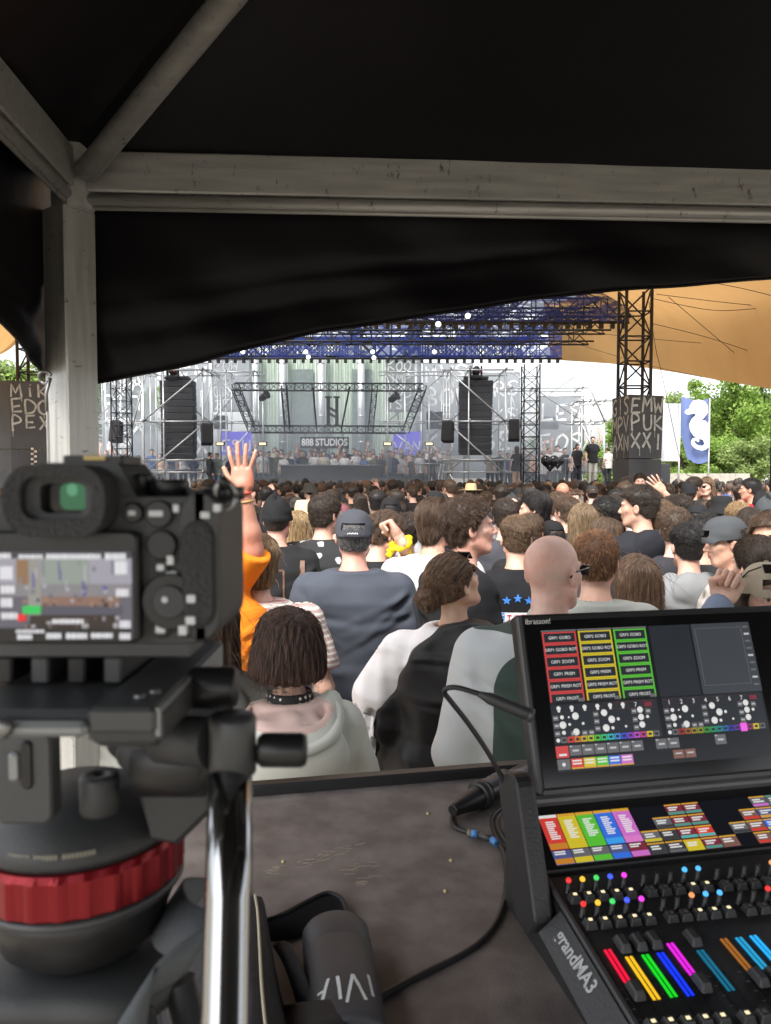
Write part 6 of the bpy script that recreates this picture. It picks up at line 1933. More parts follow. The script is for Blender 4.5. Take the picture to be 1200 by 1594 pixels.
# 19 man drinking, fist at his mouth, yellow bandana on the wrist
I_ = frame(588, 789, 4.0, -.75)
aj = [(.17, 0, 1.38), lc(650, 890, 3.85), lc(622, 832, 3.75)]
hv = arm_vf(aj, .010, kind='fist', palm=(-.6, -.6, 0), fd=tuple(Vector(lc(605, 806, 3.78)) - Vector(aj[2])))
dk_ = cloth('drinker_tee', h=.012, loose=.018, fold=.007, seed=181, hem=.8, arm=aj)
t, M = person('bearded man in black tilting his head back, fist with a yellow bandana at his mouth', 588, 789, 4.0, yaw=-.75, hyaw=-.3, hpitch=.35, hair='curly', hc='brown', cl=dk_, clc=(.014, .014, .016), cname='tee_shirt', skin=0, face=True, arms=[hv])
w_ = Vector(aj[2]); e_ = Vector(aj[1]); q_ = w_.lerp(e_, .15)
m = MB(); m.smooth = True
zz = (e_ - w_).normalized(); xx = zz.orthogonal().normalized(); yy = zz.cross(xx)
m.tube([q_ + (xx * math.cos(a) + yy * math.sin(a)) * (.044 + .006 * math.sin(5 * a)) for a in np.linspace(0, 6.28, 20)], .014, 7)
for k in range(5): m.tube([q_ + xx * .045, q_ + xx * .075 + Vector((random.uniform(-.03, .03), random.uniform(-.03, .03), random.uniform(-.03, .05)))], [.012, .016], 6)
m.tube([q_ - xx * .03, q_ - xx * .04 + Vector((0, 0, -.08)), q_ - xx * .03 + Vector((.01, 0, -.15))], [.012, .014, .004], 6)
sub('yellow_bandana', mesh('yellow_bandana', m.v, m.f, M_YEL, smooth=True), t)
# 20 orange tee, arm held up
I_ = frame(338, 815, 2.9, 0)
aj = [lc(372, 905, 2.9), lc(392, 858, 2.86), lc(378, 768, 2.84)]
hv = arm_vf(aj, .008, kind='open', palm=(.15, 1, 0), fd=tuple(Vector(lc(376, 712, 2.84)) - Vector(aj[2])), rs=(.046, .042, .030), flip=True)
ot = cloth('orange_tee', h=.010, loose=.022, fold=.009, seed=191, hem=.8, wf=.98, arm=[aj[0], tuple(Vector(aj[0]).lerp(Vector(aj[1]), 1.45)), aj[2]])
t, M = person('person in a bright orange tee holding one open hand high', 338, 815, 2.9, hair='short', hc='brown', cl=ot, clc=(.80, .22, .015), cname='tee_shirt', skin=(.50, .25, .175), arms=[hv])
for k, zq in enumerate((.0, .14)):
	m = MB(); m.smooth = True
	w_ = Vector(aj[2]).lerp(Vector(aj[1]), zq); zz = (Vector(aj[1]) - Vector(aj[2])).normalized(); xx = zz.orthogonal().normalized(); yy = zz.cross(xx)
	m.tube([w_ + (xx * math.cos(a) + yy * math.sin(a)) * .033 for a in np.linspace(0, 6.28, 18)], .004, 6)
	sub('bracelet', mesh('bracelet', m.v, m.f, mat(['red_beads', 'brass_beads'][k], [(.45, .05, .03), (.4, .28, .1)][k], .4), smooth=True), t)
# second rank
ct = [cloth('crowd_tee', h=.018, seed=s_, fold=.007, hem=.8) for s_ in (201, 203)]
chd = cloth('crowd_hoodie', h=.018, seed=207, sleeve='long', loose=.026, fold=.009, hem=.8, hood=True)
cfw = cloth('crowd_top', h=.018, seed=209, sex='f', sleeve='short', fold=.006, hem=.82)
clg = cloth('crowd_jacket', h=.018, seed=211, sleeve='long', loose=.024, fold=.009, hem=.8, collar=.02)
R2 = dict(bh=.0075, hm=.0065)
second = [
 ('bearded man with swept back black hair in profile', 836, 766, 5.3, dict(yaw=.6, hyaw=.6, hair='slick', hc='black', cl=chd, clc=(.012, .012, .013), cname='hoodie', skin=2, face=True)),
 ('man in a backward black cap low behind the bald man', 860, 806, 4.75, dict(hair='short', hc='dark', cl=ct[0], clc=(.014, .014, .015), hat='cap', hatc=(.012, .012, .013), hyaw=.2)),
 ('woman with long straight dark blond hair', 908, 783, 4.8, dict(sex='f', hair='long', hc=(.17, .115, .065), cl=cfw, clc=(.03, .03, .03), frac=1.2)),
 ('woman with pale blond hair between beanie and floral shirt', 464, 794, 5.0, dict(sex='f', hair='long', hc='blond', cl=cfw, clc=(.02, .02, .02))),
 ('person in a tan wide brimmed hat behind the floral shirt man', 476, 776, 5.6, dict(hair='short', hc='brown', cl=ct[1], clc=(.02, .02, .02), hat='straw')),
 ('person in a dull maroon cap behind the slate grey cap', 529, 781, 5.2, dict(hair='short', hc='dark', cl=ct[0], clc=(.1, .1, .1), hat='cap', hatc=(.17, .06, .07), hat_flip=True)),
 ('man in a black cap with a white trimmed collar', 608, 770, 6.0, dict(hair='short', hc='black', cl=ct[1], clc=(.4, .4, .4), hat='cap', hatc=(.012, .012, .013))),
 ('person with dark ringlets beside the yellow bandana', 634, 797, 4.7, dict(sex='f', hair='curly', hc='dark', cl=cfw, clc=(.015, .015, .015))),
 ('dark haired man right behind the man with tousled hair', 787, 776, 5.0, dict(hair='short', hc='dark', cl=ct[0], clc=(.05, .05, .06))),
 ('man in a blue tee with short brown hair', 868, 765, 6.2, dict(hair='short', hc='brown', cl=ct[1], clc=(.03, .07, .28))),
 ('man with brown hair in a dark navy jacket beside the blue tee', 885, 772, 5.6, dict(hair='short', hc='brown', cl=clg, clc=(.015, .018, .03), hyaw=.5)),
 ('man with short brown hair turned to his side behind the grey hoodie', 1050, 789, 4.1, dict(hair='crop', hc='brown', cl=ct[0], clc=(.03, .03, .035), hyaw=-.5, face=True)),
 ('man with tousled light brown hair behind the tall man', 1026, 777, 4.5, dict(hair='curly', hc='lightbrown', cl=ct[1], clc=(.02, .02, .025), hyaw=-.3)),
 ('person in a black bucket hat with a wide drooping brim', 1124, 768, 6.3, dict(hair='short', hc='black', cl=ct[0], clc=(.03, .03, .03), hat='bucket', hatc=(.014, .014, .015))),
 ('person in a black cap in front of the bucket hat', 1086, 781, 5.4, dict(hair='short', hc='black', cl=clg, clc=(.02, .02, .02), hat='cap', hatc=(.015, .015, .017), yaw=-.5)),
 ('person with curly blond hair near the bucket hat', 1150, 780, 5.9, dict(hair='curly', hc='blond', cl=ct[1], clc=(.05, .05, .06))),
 ('dark haired woman by the frame edge behind the blond curls', 1168, 789, 5.2, dict(sex='f', hair='long', hc='dark', cl=cfw, clc=(.03, .02, .03))),
 ('person in a dark grey beanie near the frame edge', 1192, 775, 5.8, dict(hair='short', hc='dark', cl=clg, clc=(.05, .05, .06), hat='beanie', hatc=(.05, .055, .06))),
 ('person with dark curls under the raised tattooed arm', 1060, 768, 5.9, dict(hair='curly', hc='dark', cl=ct[0], clc=(.03, .03, .03))),
 ('man with black curls in profile beside the blond woman', 945, 772, 5.1, dict(yaw=.5, hyaw=.5, hair='curly', hc='black', cl=clg, clc=(.02, .02, .02), face=True)),
 ('man with dark brown hair between black curls and the tall man', 964, 769, 5.3, dict(hyaw=.2, hair='short', hc='dark', cl=ct[1], clc=(.015, .015, .018))),
 ('woman with wavy brown hair looking aside in front of the black curls', 947, 805, 4.6, dict(sex='f', yaw=.4, hyaw=.7, hair='longwave', hc='brown', cl=cfw, clc=(.04, .03, .03), face=True)),
 ('person in a wide pale straw hat far out in the crowd', 733, 751, 11.5, dict(hair='short', hc='brown', cl=ct[0], clc=(.3, .3, .3), hat='straw')),
 ('man looking back over the crowd in front of the monolith', 996, 737, 12.0, dict(yaw=2.9, hair='short', hc='dark', cl=ct[0], clc=(.03, .03, .03), face=True)),
 ('man in a pale blue tee in front of the monolith', 975, 742, 11.5, dict(hair='crop', hc='dark', cl=ct[1], clc=(.25, .32, .38))),
 ('bald man with a tanned scalp far out in the crowd', 876, 752, 9.0, dict(hair=None, cl=ct[1], clc=(.05, .04, .04), skin=(.42, .22, .15))),
 ('man in sunglasses turned aside in front of the low wall', 1080, 742, 9.5, dict(yaw=-1.2, hair='short', hc='dark', cl=ct[0], clc=(.02, .02, .02), shades=True, skin=2)),
 ('woman with fair hair facing back in front of the low wall', 1100, 742, 10.0, dict(yaw=2.4, sex='f', hair='longwave', hc='lightbrown', cl=cfw, clc=(.03, .03, .03), face=True)),
 ('man in a red jacket by the frame edge with short dark hair', 1170, 744, 8.5, dict(yaw=1.0, hair='crop', hc='black', cl=clg, clc=(.40, .02, .035), skin=3)),
]
NEAR = []
for lab, px_, py_, d_, kw in second:
	kw = dict(R2, **kw); kw.setdefault('cname', 'shirt')
	person(lab, px_, py_, d_, **kw)
def raised(px, pyhand, d, label, kind, rs=(.045, .04, .028), sleeve=None, base=None, hair='short', hc='dark', skin=1, clc=(.02, .02, .022)):
	"""person with one arm straight up"""
	base = base or (px - 12, 742 + 200 / d + 6)
	I = frame(base[0], base[1], d)
	a = [(.17, 0, 1.40), tuple(Vector((.17, 0, 1.40)).lerp(I @ P(px, pyhand + 150 / d, d), .5) + Vector((.05, 0, 0))), tuple(I @ P(px, pyhand + 150 / d, d))]
	hv = arm_vf(a, .014, kind=kind, palm=(0, 1, 0), rs=rs, flip=True)
	ck = cloth('raised_top_%d' % px, h=.018, seed=px, sleeve='long' if sleeve else 'short', fold=.006, arm=a)
	return person(label, base[0], base[1], d, hair=hair, hc=hc, cl=ck, clc=clc, arms=[hv], skin=skin, **R2)
raised(1033, 744, 6.6, 'man holding up a bare tattooed arm in front of the monolith', 'open', base=(1044, 771), skin=2, hair='fade')
raised(425, 751, 10.5, 'person in black raising a small fist below the booth', 'fist', sleeve=True, base=(416, 764))
raised(588, 748, 15, 'far person raising a hand below the booth', 'open', base=(581, 757))
# ------------------------------------------------------------------ the rest of the floor, one by one out to where heads merge
placed = []
for o in SC.objects:
	if o.parent is None and o.name.startswith('person'): placed.append((o.location.x, o.location.y))
rr = random.Random(77)
cols_c = [('black', (.010, .010, .011)), ('black', (.014, .014, .016)), ('black', (.022, .022, .024)), ('grey', (.16, .16, .165)), ('white', (.55, .54, .53)), ('navy', (.025, .035, .08)), ('olive', (.08, .085, .05)), ('cream', (.42, .38, .31)), ('blue', (.05, .09, .22)), ('maroon', (.14, .03, .04))]
cw = [10, 8, 6, 4, 4.5, 4, 1.5, 1.5, 1.3, .8]
hairs = [('short', 'short dark hair', 'dark'), ('short', 'short black hair', 'black'), ('crop', 'cropped dark hair', 'dark'), ('short', 'short brown hair', 'brown'), ('fade', 'faded dark hair', 'black'), ('crop', 'cropped brown hair', 'brown'), ('curly', 'curly dark hair', 'dark'), ('curly', 'curly brown hair', 'brown'), ('short', 'short fair hair', 'blond'),
         ('long', 'long dark hair', 'dark'), ('long', 'long brown hair', 'brown'), ('long', 'long blond hair', 'blond'), ('longwave', 'wavy brown hair', 'brown'), ('ponytail', 'brown ponytail', 'brown'), ('ponytail', 'dark ponytail', 'dark'), ('slick', 'swept dark hair', 'dark')]
hw_ = [9, 8, 7, 6, 6, 4, 3, 2, 2.5, 3, 3, 2, 2, 1.5, 1.5, 2]
crowd_n = 0
cands = []
for d_ in np.arange(6.3, 16.2, .50):
	half = .5 * d_ + .6
	n_ = int(2 * half / (.56 + .012 * d_))
	for k in range(n_):
		cands.append((-half + 2 * half * (k + rr.uniform(.1, .9)) / n_, d_ + rr.uniform(-.2, .2)))
def busy(x, y, r):
	return any((x - a) ** 2 + (y - b) ** 2 < r * r for a, b in placed)
for (x, y) in cands:
	if crowd_n >= 190: break
	if busy(x, y, .47): continue
	px_ = 600 + x / y * 1200
	if px_ < 100 and y < 5: continue                      # hidden behind the video camera
	if 955 < px_ < 1035 and abs(y - 13.9) < .7 or px_ < 90 and abs(y - 13.9) < .7: continue
	placed.append((x, y)); crowd_n += 1
	st, hlab, hcn = rr.choices(hairs, hw_)[0]
	cn, cc = rr.choices(cols_c, cw)[0]
	fem = st in ('long', 'longwave', 'ponytail')
	hgt = rr.gauss(1.66, .06) if fem else rr.gauss(1.76, .072)
	hgt = min(1.88 if y > 7 else 1.82, hgt)
	hat = None; hl = ''
	r_ = rr.random()
	if not fem and r_ < .13: hat, hl = 'cap', 'in black cap over '
	elif not fem and r_ < .16: hat, hl = 'bucket', 'in bucket hat over '
	elif not fem and r_ < .18: hat, hl = 'beanie', 'in beanie over '
	hy = rr.choice([0, 0, .25, -.25, .5, -.5, .9, -.9]); yw = rr.gauss(0, .18)
	back = rr.random() < .09
	if back: yw += rr.choice([2.4, -2.4, 1.6, -1.6])
	hm_ = sum(c * .0 for c in cc)
	zone = 'before the monolith' if px_ > 880 else 'before the second array' if px_ > 690 else 'below the booth' if px_ > 400 else 'behind the camera'
	depth = 'mid crowd' if y < 9 else 'far crowd'
	lab = f"{'woman' if fem else 'man'} {hl or 'with '}{hlab}, {cn} top{', turned round' if back else ', ' + depth} {zone}"
	p = person(lab, px_, 742, y, yaw=yw, hyaw=hy, sex='f' if fem else 'm', hair=st, hc=hcn, cl=cfw if fem else rr.choice([ct[0], ct[1], ct[0], ct[1], chd, clg]), clc=cc, skin=rr.randrange(5),
               hat=hat, hatc=rr.choice([(.013, .013, .014), (.02, .022, .03), (.03, .03, .03)]) if hat != 'bucket' else (.05, .05, .045), hat_flip=rr.random() < .4, strands=True, frac=.30, height=hgt, face=back,
               bh=.0115, hm=.009, trc=rr.choice([(.03, .04, .08), (.02, .02, .022), (.12, .1, .07)]), group=lab)[0]
	p.location.z = 0
	p['group'] = lab
# far crowd: beyond the people built one by one the heads merge into one mass
def lowperson():
	def fb(X, Y, Z):
		return smin(ell(X, Y, Z, (0, 0, 1.63), (.075, .095, .115)), cap(X, Y, Z, (0, -.02, 1.40), (0, 0, 1.56), .055, .055), .02)
	V1, F1 = surfnet(fb, (-.12, -.14, 1.36), (.12, .14, 1.78), .03)
	V2, F2 = surfnet(lambda X, Y, Z: smax(skull(X, Y - .0, Z - 1.635, .014), hairline(Y) - (Z - 1.635), .01), (-.13, -.15, 1.54), (.13, .13, 1.80), .026)
	fc = cloth_sdf(fold=.004, seed=3, hem=.75)
	V3, F3 = surfnet(fc, (-.36, -.2, .72), (.36, .2, 1.53), .05)
	return (V1, F1), (V2, F2), (V3, F3)
LP = lowperson()
Vs, Fs, Cs, k0 = [], [], [], 0
rg = np.random.default_rng(5)
for d_ in np.arange(16.5, 29.2, .70):
	half = .5 * d_ + .8
	n_ = int(2 * half / .62)
	for k in range(n_):
		x = -half + 2 * half * (k + rr.uniform(.1, .9)) / n_; y = d_ + rr.uniform(-.25, .25); s = rr.gauss(.985, .035); a_ = rr.gauss(0, .4)
		px_ = 600 + x / y * 1200
		if 945 < px_ < 1010 and y > 27 or y > 27.6 and (690 < px_ < 800 or 215 < px_ < 330): continue
		hc_ = HAIRC[rr.choices(['black', 'dark', 'brown', 'lightbrown', 'blond'], [6, 6, 4, 1.2, .5])[0]]; cc = rr.choices(cols_c, cw)[0][1]; sk = SKINS[rr.randrange(5)]
		ca, sa = math.cos(a_), math.sin(a_)
		for (V, F), c in zip(LP, (sk, hc_, cc)):
			W = np.stack([(V[:, 0] * ca - V[:, 1] * sa) * s + x, (V[:, 0] * sa + V[:, 1] * ca) * s + y, V[:, 2] * s], 1)
			Vs.append(W); Fs.append(F + k0); k0 += len(W); Cs.append(np.tile([*c, 1.0], (len(W), 1)))
V, F = np.concatenate(Vs), np.concatenate(Fs)
M_MASS = bpy.data.materials.new('crowd_mass'); M_MASS.use_nodes = True
_n = M_MASS.node_tree; _a = _n.nodes.new('ShaderNodeAttribute'); _a.attribute_name = 'tint'
_n.links.new(_a.outputs['Color'], _n.nodes['Principled BSDF'].inputs['Base Color']); _n.nodes['Principled BSDF'].inputs['Roughness'].default_value = .7
me = fastmesh('crowd', V, F, M_MASS)
at = me.attributes.new('tint', 'FLOAT_COLOR', 'POINT'); at.data.foreach_set('color', np.concatenate(Cs).astype(np.float32).ravel())
tag(link('crowd', me), 'packed far crowd that merges into one mass before the stage', 'crowd', kind='stuff')
# ------------------------------------------------------------------ people on the stage
M_SMALL = dict(bh=.018, hm=.014)
def stage_person(px, pytop, d, z0, label, fem=False, yaw=math.pi, hair='short', hc='dark', clc=(.02, .02, .02), skin=1, arms='default', cl=None, trc=(.03, .03, .04), shades=None, hgt=None):
	z = P(px, pytop, d).z
	h = hgt or min(1.9, max(1.5, z - z0))
	t, M = person(label, px, 742, d, yaw=yaw, sex='f' if fem else 'm', hair=hair, hc=hc, cl=cl or (cfw if fem else ct[0]), clc=clc, skin=skin, strands=False, height=h, arms=arms, trc=trc, face=False, shades=shades, group=label, **M_SMALL)
	t.location.z = z0
	return t
up_arm = arm_vf([(.17, 0, 1.40), (.27, .05, 1.62), (.22, .04, 1.88)], .016, kind='open', palm=(0, 1, 0))
low_arm = arm_vf([(-x, y, z) for x, y, z in DEF_ARM], .016)
up2 = (up_arm[0] * np.array([-1, 1, 1]), up_arm[1][:, ::-1])
rr = random.Random(31)
where = lambda px: 'beside the booth' if px < 435 else 'behind the booth counter' if px < 600 else 'past the booth' if px < 705 else 'under the second array' if px < 800 else 'behind the dark balloons'
seats = [(px, 703 + rr.uniform(-3, 6), 31.8 + rr.uniform(-.3, .5)) for px in np.arange(392, 700, 9.6)] + [(px, 699 + rr.uniform(-5, 5), 33.4) for px in np.arange(396, 690, 11)] + \
		[(px, 697 + rr.uniform(-5, 8), 31.3) for px in np.arange(764, 905, 13)] + [(px, 702 + rr.uniform(-4, 8), 31.6) for px in np.arange(166, 316, 17)]
for px_, py_, d_ in seats:
	fem = rr.random() < .38
	st, hlab, hcn = rr.choices(hairs[9:15] if fem else hairs[:9])[0]
	cn, cc = rr.choices(cols_c, [5, 4, 4, 5, 9, 3, 1, 5, 2, 1])[0]
	arms = 'default'; al = ''
	if rr.random() < .16: arms, al = [up_arm, low_arm], ' and one arm up'
	elif fem and rr.random() < .3: cn, cc = 'skin toned', (.5, .32, .24)
	place = where(px_) if px_ > 330 else 'behind the first array'
	stage_person(px_ + rr.uniform(-3, 3), py_, d_, Z_DK, f"{'woman' if fem else 'man'} with {hlab}, {cn} top{al}, {place}", fem, math.pi + rr.uniform(-.6, .6), st, hcn, cc, rr.randrange(5), arms)
# those who stand out
stage_person(922, 684, 29.6, 1.60, 'man in a black tee and pale trousers with one arm over his head', False, math.pi, 'short', 'brown', (.02, .02, .022), 1, [up2, (low_arm[0] * np.array([-1, 1, 1]), low_arm[1][:, ::-1])], trc=(.45, .42, .36), hgt=1.86)
stage_person(898, 691, 29.8, 1.60, 'dark haired man in a black tee beside the man with one arm up', False, math.pi + .3, 'short', 'black', (.02, .02, .022), 2)
stage_person(946, 699, 29.8, 1.55, 'person in a pale shirt turned away next to the monolith', False, .4, 'crop', 'brown', (.55, .54, .5), 1)
stage_person(327, 704, 28.4, 1.25, 'man in a black jacket and cap standing by the scaffold leg', False, -1.2, 'short', 'black', (.018, .018, .02), 2, cl=clg)
stage_person(338, 705, 28.7, 1.25, 'fair haired person in a green jacket and blue jeans by the scaffold leg', False, 2.6, 'short', 'blond', (.13, .17, .14), 1, cl=clg, trc=(.16, .26, .42))
stage_person(358, 708, 28.9, 1.2, 'person in dark clothes behind the open raised hand', False, 1.0, 'short', 'dark', (.02, .02, .025), 1)
stage_person(804, 694, 29.5, 1.25, 'woman in dark shorts with bare legs beside the black truss tower', True, .3, 'long', 'brown', (.03, .03, .03), 1, trc=(.5, .32, .24))
for px_, d_, z_ in ((922, 29.6, 1.6), (327, 28.4, 1.25), (358, 28.9, 1.2), (804, 29.5, 1.25)):
	p = P(px_, 742, d_)
	pf = thing('side_platform', {922: 'side platform under the man with one arm up', 327: 'side platform by the scaffold leg next to the raised hand', 358: 'low side platform behind the open raised hand', 804: 'side platform under the woman in shorts'}[px_], 'platform', (p.x, d_, 0))
	w_ = 3.0 if px_ == 922 else .66
	m = MB(); m.box((p.x, d_ + .15, z_ - .02), (w_, .9, .04)); m.build('top', M_DECK, pf)
	for sx in (-1, 1):
		for sy in (-1, 1):
			m = MB(); m.box((p.x + sx * (w_ / 2 - .05), d_ + .15 + sy * .4, (z_ - .04) / 2), (.06, .06, z_ - .04)); m.build('leg', M_SCAF, pf)
# dark foil heart balloons and the grey cloth over the rail
def heart(px, py, d, w, label):
	p = P(px, py, d)
	def f(X, Y, Z):
		a = np.minimum(ell(X, Y, Z, (-.15, 0, .1), (.19, .13, .2)), ell(X, Y, Z, (.15, 0, .1), (.19, .13, .2)))
		a = smin(a, cap(np.abs(X), Y, Z, (.16, 0, .05), (0, 0, -.33), .13, .015), .06)
		return a
	V, F = surfnet(f, (-.4, -.2, -.42), (.4, .2, .36), .03)
	t = thing('heart_balloon', label, 'balloon', p)
	o = link('foil', fastmesh('foil', V * w, F, mat('black_foil', (.03, .03, .032), .22, metal=.6)), t)
	m = MB(); m.tube([(0, 0, -.34 * w), (.03, 0, -.9), (0, .05, -1.5)], .006, 4); m.build('ribbon', M_STEEL, t, world=False)
heart(856, 721, 27.5, .95, 'black heart balloon in front of the steel barrier')
heart(868, 720, 28.2, .75, 'smaller dark heart balloon behind the black one')
m = MB(); m.smooth = True
vs, fs = [], []
for i in range(10):
	for j in range(9):
		q = P(684 + i * 1.2 - (j / 8) * 4, 722 + j * 4.2, 29.6); q.y += .06 * math.sin(i * 1.7 + j * .3); vs.append(q)
for i in range(9):
	for j in range(8): q = i * 9 + j; fs.append((q, q + 1, q + 10, q + 9))
m.add(vs, fs); tag(m.build('hung_cloth', plain('pale_grey_cloth', (.34, .36, .38))), 'pale grey cloth hung over the steel barrier beside the scaffold tower', 'cloth')
# ================================================================== video camera on its tripod head
M_CAMB = mat('camera_black', (0.031, 0.033, 0.035), .5, var=.12, bump=.15, bscale=900)
M_CAMG = mat('camera_grip_rubber', (0.040, 0.040, 0.042), .7, var=.15, bump=.6, bscale=700)
M_CAMD = mat('camera_deep_black', (0.010, 0.010, 0.011), .4, var=.1)
M_MARK = mat('camera_marking', (0.55, 0.58, 0.60), .6, var=.1)
M_HEADG = mat('head_grey_metal', (0.070, 0.073, 0.077), .42, metal=.35, var=.12)
M_HEADL = mat('head_light_metal', (0.25, 0.265, 0.27), .42, metal=.45, var=.12)
M_CHROME = mat('black_chrome', (0.40, 0.41, 0.42), .13, metal=1.0, var=.05)
M_RED = mat('red_anodised', (0.22, 0.007, 0.013), .32, metal=.55, var=.12)
DC = .32
def G(px, py, d=DC): return P(px, py, d)
def rrect(x0, x1, z0, z1, r, n=5):
	"""rounded rectangle outline in the picture plane (x right, z up)"""
	out = []
	for cx, cz, a0 in ((x1 - r, z1 - r, 0), (x0 + r, z1 - r, 90), (x0 + r, z0 + r, 180), (x1 - r, z0 + r, 270)):
		for k in range(n + 1):
			a = math.radians(a0 + 90 * k / n); out.append((cx + r * math.cos(a), cz + r * math.sin(a)))
	return out
def slab(px0, px1, py0, py1, r, y0, y1, d=DC, bev=.0012):
	"""rounded slab whose face covers photo pixels px0..px1, py0..py1 at depth d and runs from y0 to y1"""
	a_, b_ = P(px0, py1, d), P(px1, py0, d)
	m = MB(); M4 = Matrix.Translation((0, y1, 0)) @ Matrix.Rotation(math.radians(90), 4, 'X')
	m.prism(rrect(a_.x, b_.x, a_.z, b_.z, r), y1 - y0, M4, bev=bev)
	return m
def disc(px, py, r, y0, y1, d=DC, n=20, bev=.0006):
	c = P(px, py, d); m = MB()
	m.lathe([(r, 0), (r, (y1 - y0) - bev), (r - bev, y1 - y0)], n, Matrix.Translation((c.x, y1, c.z)) @ Matrix.Rotation(math.radians(90), 4, 'X'), smooth=False)
	return m
vc = thing('video_camera', 'black mirrorless camera seen from behind with its screen lit, on the tripod head', 'camera', (G(115, 1000).x, DC + .03, G(115, 1000).z))
B = lambda m, n, mt, par=vc: m.build(n, mt, par)
bd = B(slab(-150, 332, 772, 1003, .010, DC, DC + .040), 'body', M_CAMB)
B(slab(286, 344, 762, 998, .010, DC - .004, DC + .050), 'grip', M_CAMB)
B(slab(288, 338, 808, 975, .007, DC - .0065, DC, bev=.0025), 'thumb_rest', M_CAMG)
# viewfinder hump and eyecup
m = MB(); a_, b_ = G(15, 790), G(215, 735)
m.add([Vector((G(5, 790).x, DC + y, G(5, 790).z)) for y in (0, .045)] + [Vector((G(222, 790).x, DC + y, G(5, 790).z)) for y in (0, .045)] +
      [Vector((G(60, 720).x, DC + y, G(60, 720).z)) for y in (.002, .04)] + [Vector((G(180, 720).x, DC + y, G(60, 720).z)) for y in (.002, .04)],
      [(0, 2, 6, 4), (1, 5, 7, 3), (4, 6, 7, 5), (0, 4, 5, 1), (2, 3, 7, 6)]); B(m, 'viewfinder_hump', M_CAMB)
def ring_slab(o_, i_, ro, ri, y0, y1, d=DC, steps=5):
	A_, B_ = P(o_[0], o_[3], d), P(o_[1], o_[2], d); C_, D_ = P(i_[0], i_[3], d), P(i_[1], i_[2], d)
	out = rrect(A_.x, B_.x, A_.z, B_.z, ro, steps); inn = rrect(C_.x, D_.x, C_.z, D_.z, ri, steps); n = len(out)
	vs = [Vector((x, y1, z)) for x, z in out] + [Vector((x * .985 + (A_.x + B_.x) / 2 * .015, y0, z)) for x, z in out] + [Vector((x, y0 + .001, z)) for x, z in inn] + [Vector((x, y1, z)) for x, z in inn]
	fs = []
	for k in range(3):
		for i in range(n): j = (i + 1) % n; fs.append((k * n + i, k * n + j, k * n + n + j, k * n + n + i))
	m = MB(); m.smooth = False; m.add(vs, fs); return m
eyc = B(ring_slab((33, 185, 724, 832), (58, 163, 742, 806), .012, .006, DC - .016, DC + .002), 'eyecup', M_CAMG)
B(ring_slab((58, 163, 742, 808), (78, 146, 752, 797), .006, .003, DC - .010, DC + .002), 'eyepiece_frame', M_CAMB, eyc)
B(slab(78, 146, 752, 797, .002, DC - .004, DC - .002, bev=.0004), 'eyepiece_glass', mat('eyepiece_glass', (.004, .004, .004), .08))
B(slab(101, 144, 752, 793, .003, DC - .0046, DC - .0041, bev=.0001), 'viewfinder_reflection', emat('reflection_green', (.01, .11, .04), .40))  # greenish reflection in the eyepiece glass, painted as a dim glow
B(slab(112, 128, 752, 772, .002, DC - .0050, DC - .0047, bev=.0001), 'viewfinder_glint', emat('reflection_glint', (.06, .22, .11), .5))  # brighter spot of that reflection, painted as glow too
B(slab(90, 186, 708, 724, .001, DC + .004, DC + .030), 'hot_shoe', M_CAMD)
B(slab(125, 160, 709, 716, .0005, DC + .003, DC + .0045, bev=.0003), 'shoe_contacts', mat('brass_contact', (.40, .30, .12), .4, metal=.7))
for (px0, px1, py0, py1, nm) in ((214, 274, 746, 778, 'mode_dial'), (300, 368, 758, 780, 'rear_dial'), (188, 212, 738, 780, 'button_pod')):
	a_, b_ = G(px0, py1), G(px1, py0); m = MB()
	m.lathe([((b_.x - a_.x) / 2, 0), ((b_.x - a_.x) / 2, (b_.z - a_.z) * .9), ((b_.x - a_.x) * .46, b_.z - a_.z)], 28, Matrix.Translation(((a_.x + b_.x) / 2, DC + .018, a_.z)), rfun=lambda a, z: 1 + .02 * math.sin(a * 28)); B(m, nm, M_CAMD)
# screen: tilting panel with the live picture on it
sp_ = B(slab(-40, 222, 826, 996, .003, DC - .007, DC), 'screen_panel', M_CAMD)
scr = []
def sq(x0, x1, y0, y1, m_, name, lift=0.0):
	B(slab(x0, x1, y0, y1, .0004, DC - .0076 - lift, DC - .0072 - lift, bev=.00005), name, m_, sp_)
sq(12, 214, 855, 987, emat('lcd_dusk', (.20, .19, .24), 0.19), 'live_picture')
sq(12, 214, 860, 905, emat('lcd_sky', (.50, .49, .58), 0.22), 'picture_sky', .0002)
sq(80, 150, 862, 905, emat('lcd_wall', (.40, .47, .42), 0.22), 'picture_wall', .0004)
sq(58, 76, 862, 960, emat('lcd_pole', (.45, .44, .41), 0.21), 'picture_pole', .0004)
sq(40, 58, 868, 905, emat('lcd_tent', (.42, .24, .12), 0.21), 'picture_tent', .0004)
sq(12, 214, 905, 924, emat('lcd_grey', (.36, .34, .37), 0.21), 'picture_stage', .0003)
sq(78, 196, 924, 938, emat('lcd_skin', (.38, .22, .17), 0.21), 'picture_dancers', .0004)
sq(76, 200, 938, 952, emat('lcd_front', (.14, .14, .19), 0.19), 'picture_front', .0004)
sq(60, 190, 952, 972, emat('lcd_crowd', (.035, .022, .02), .3), 'picture_crowd', .0005)
sq(12, 214, 972, 987, emat('lcd_bar', (.012, .012, .014), .3), 'menu_bar', .0005)
sq(12, 214, 855, 866, emat('lcd_bar2', (.05, .05, .06), .3), 'status_bar', .0005)
sq(50, 77, 938, 950, emat('lcd_green', (.02, .42, .08), .5), 'level_bar', .0008)
sq(42, 54, 951, 961, emat('lcd_red', (.65, .02, .02), .5), 'record_mark', .0008)
rr = random.Random(15)
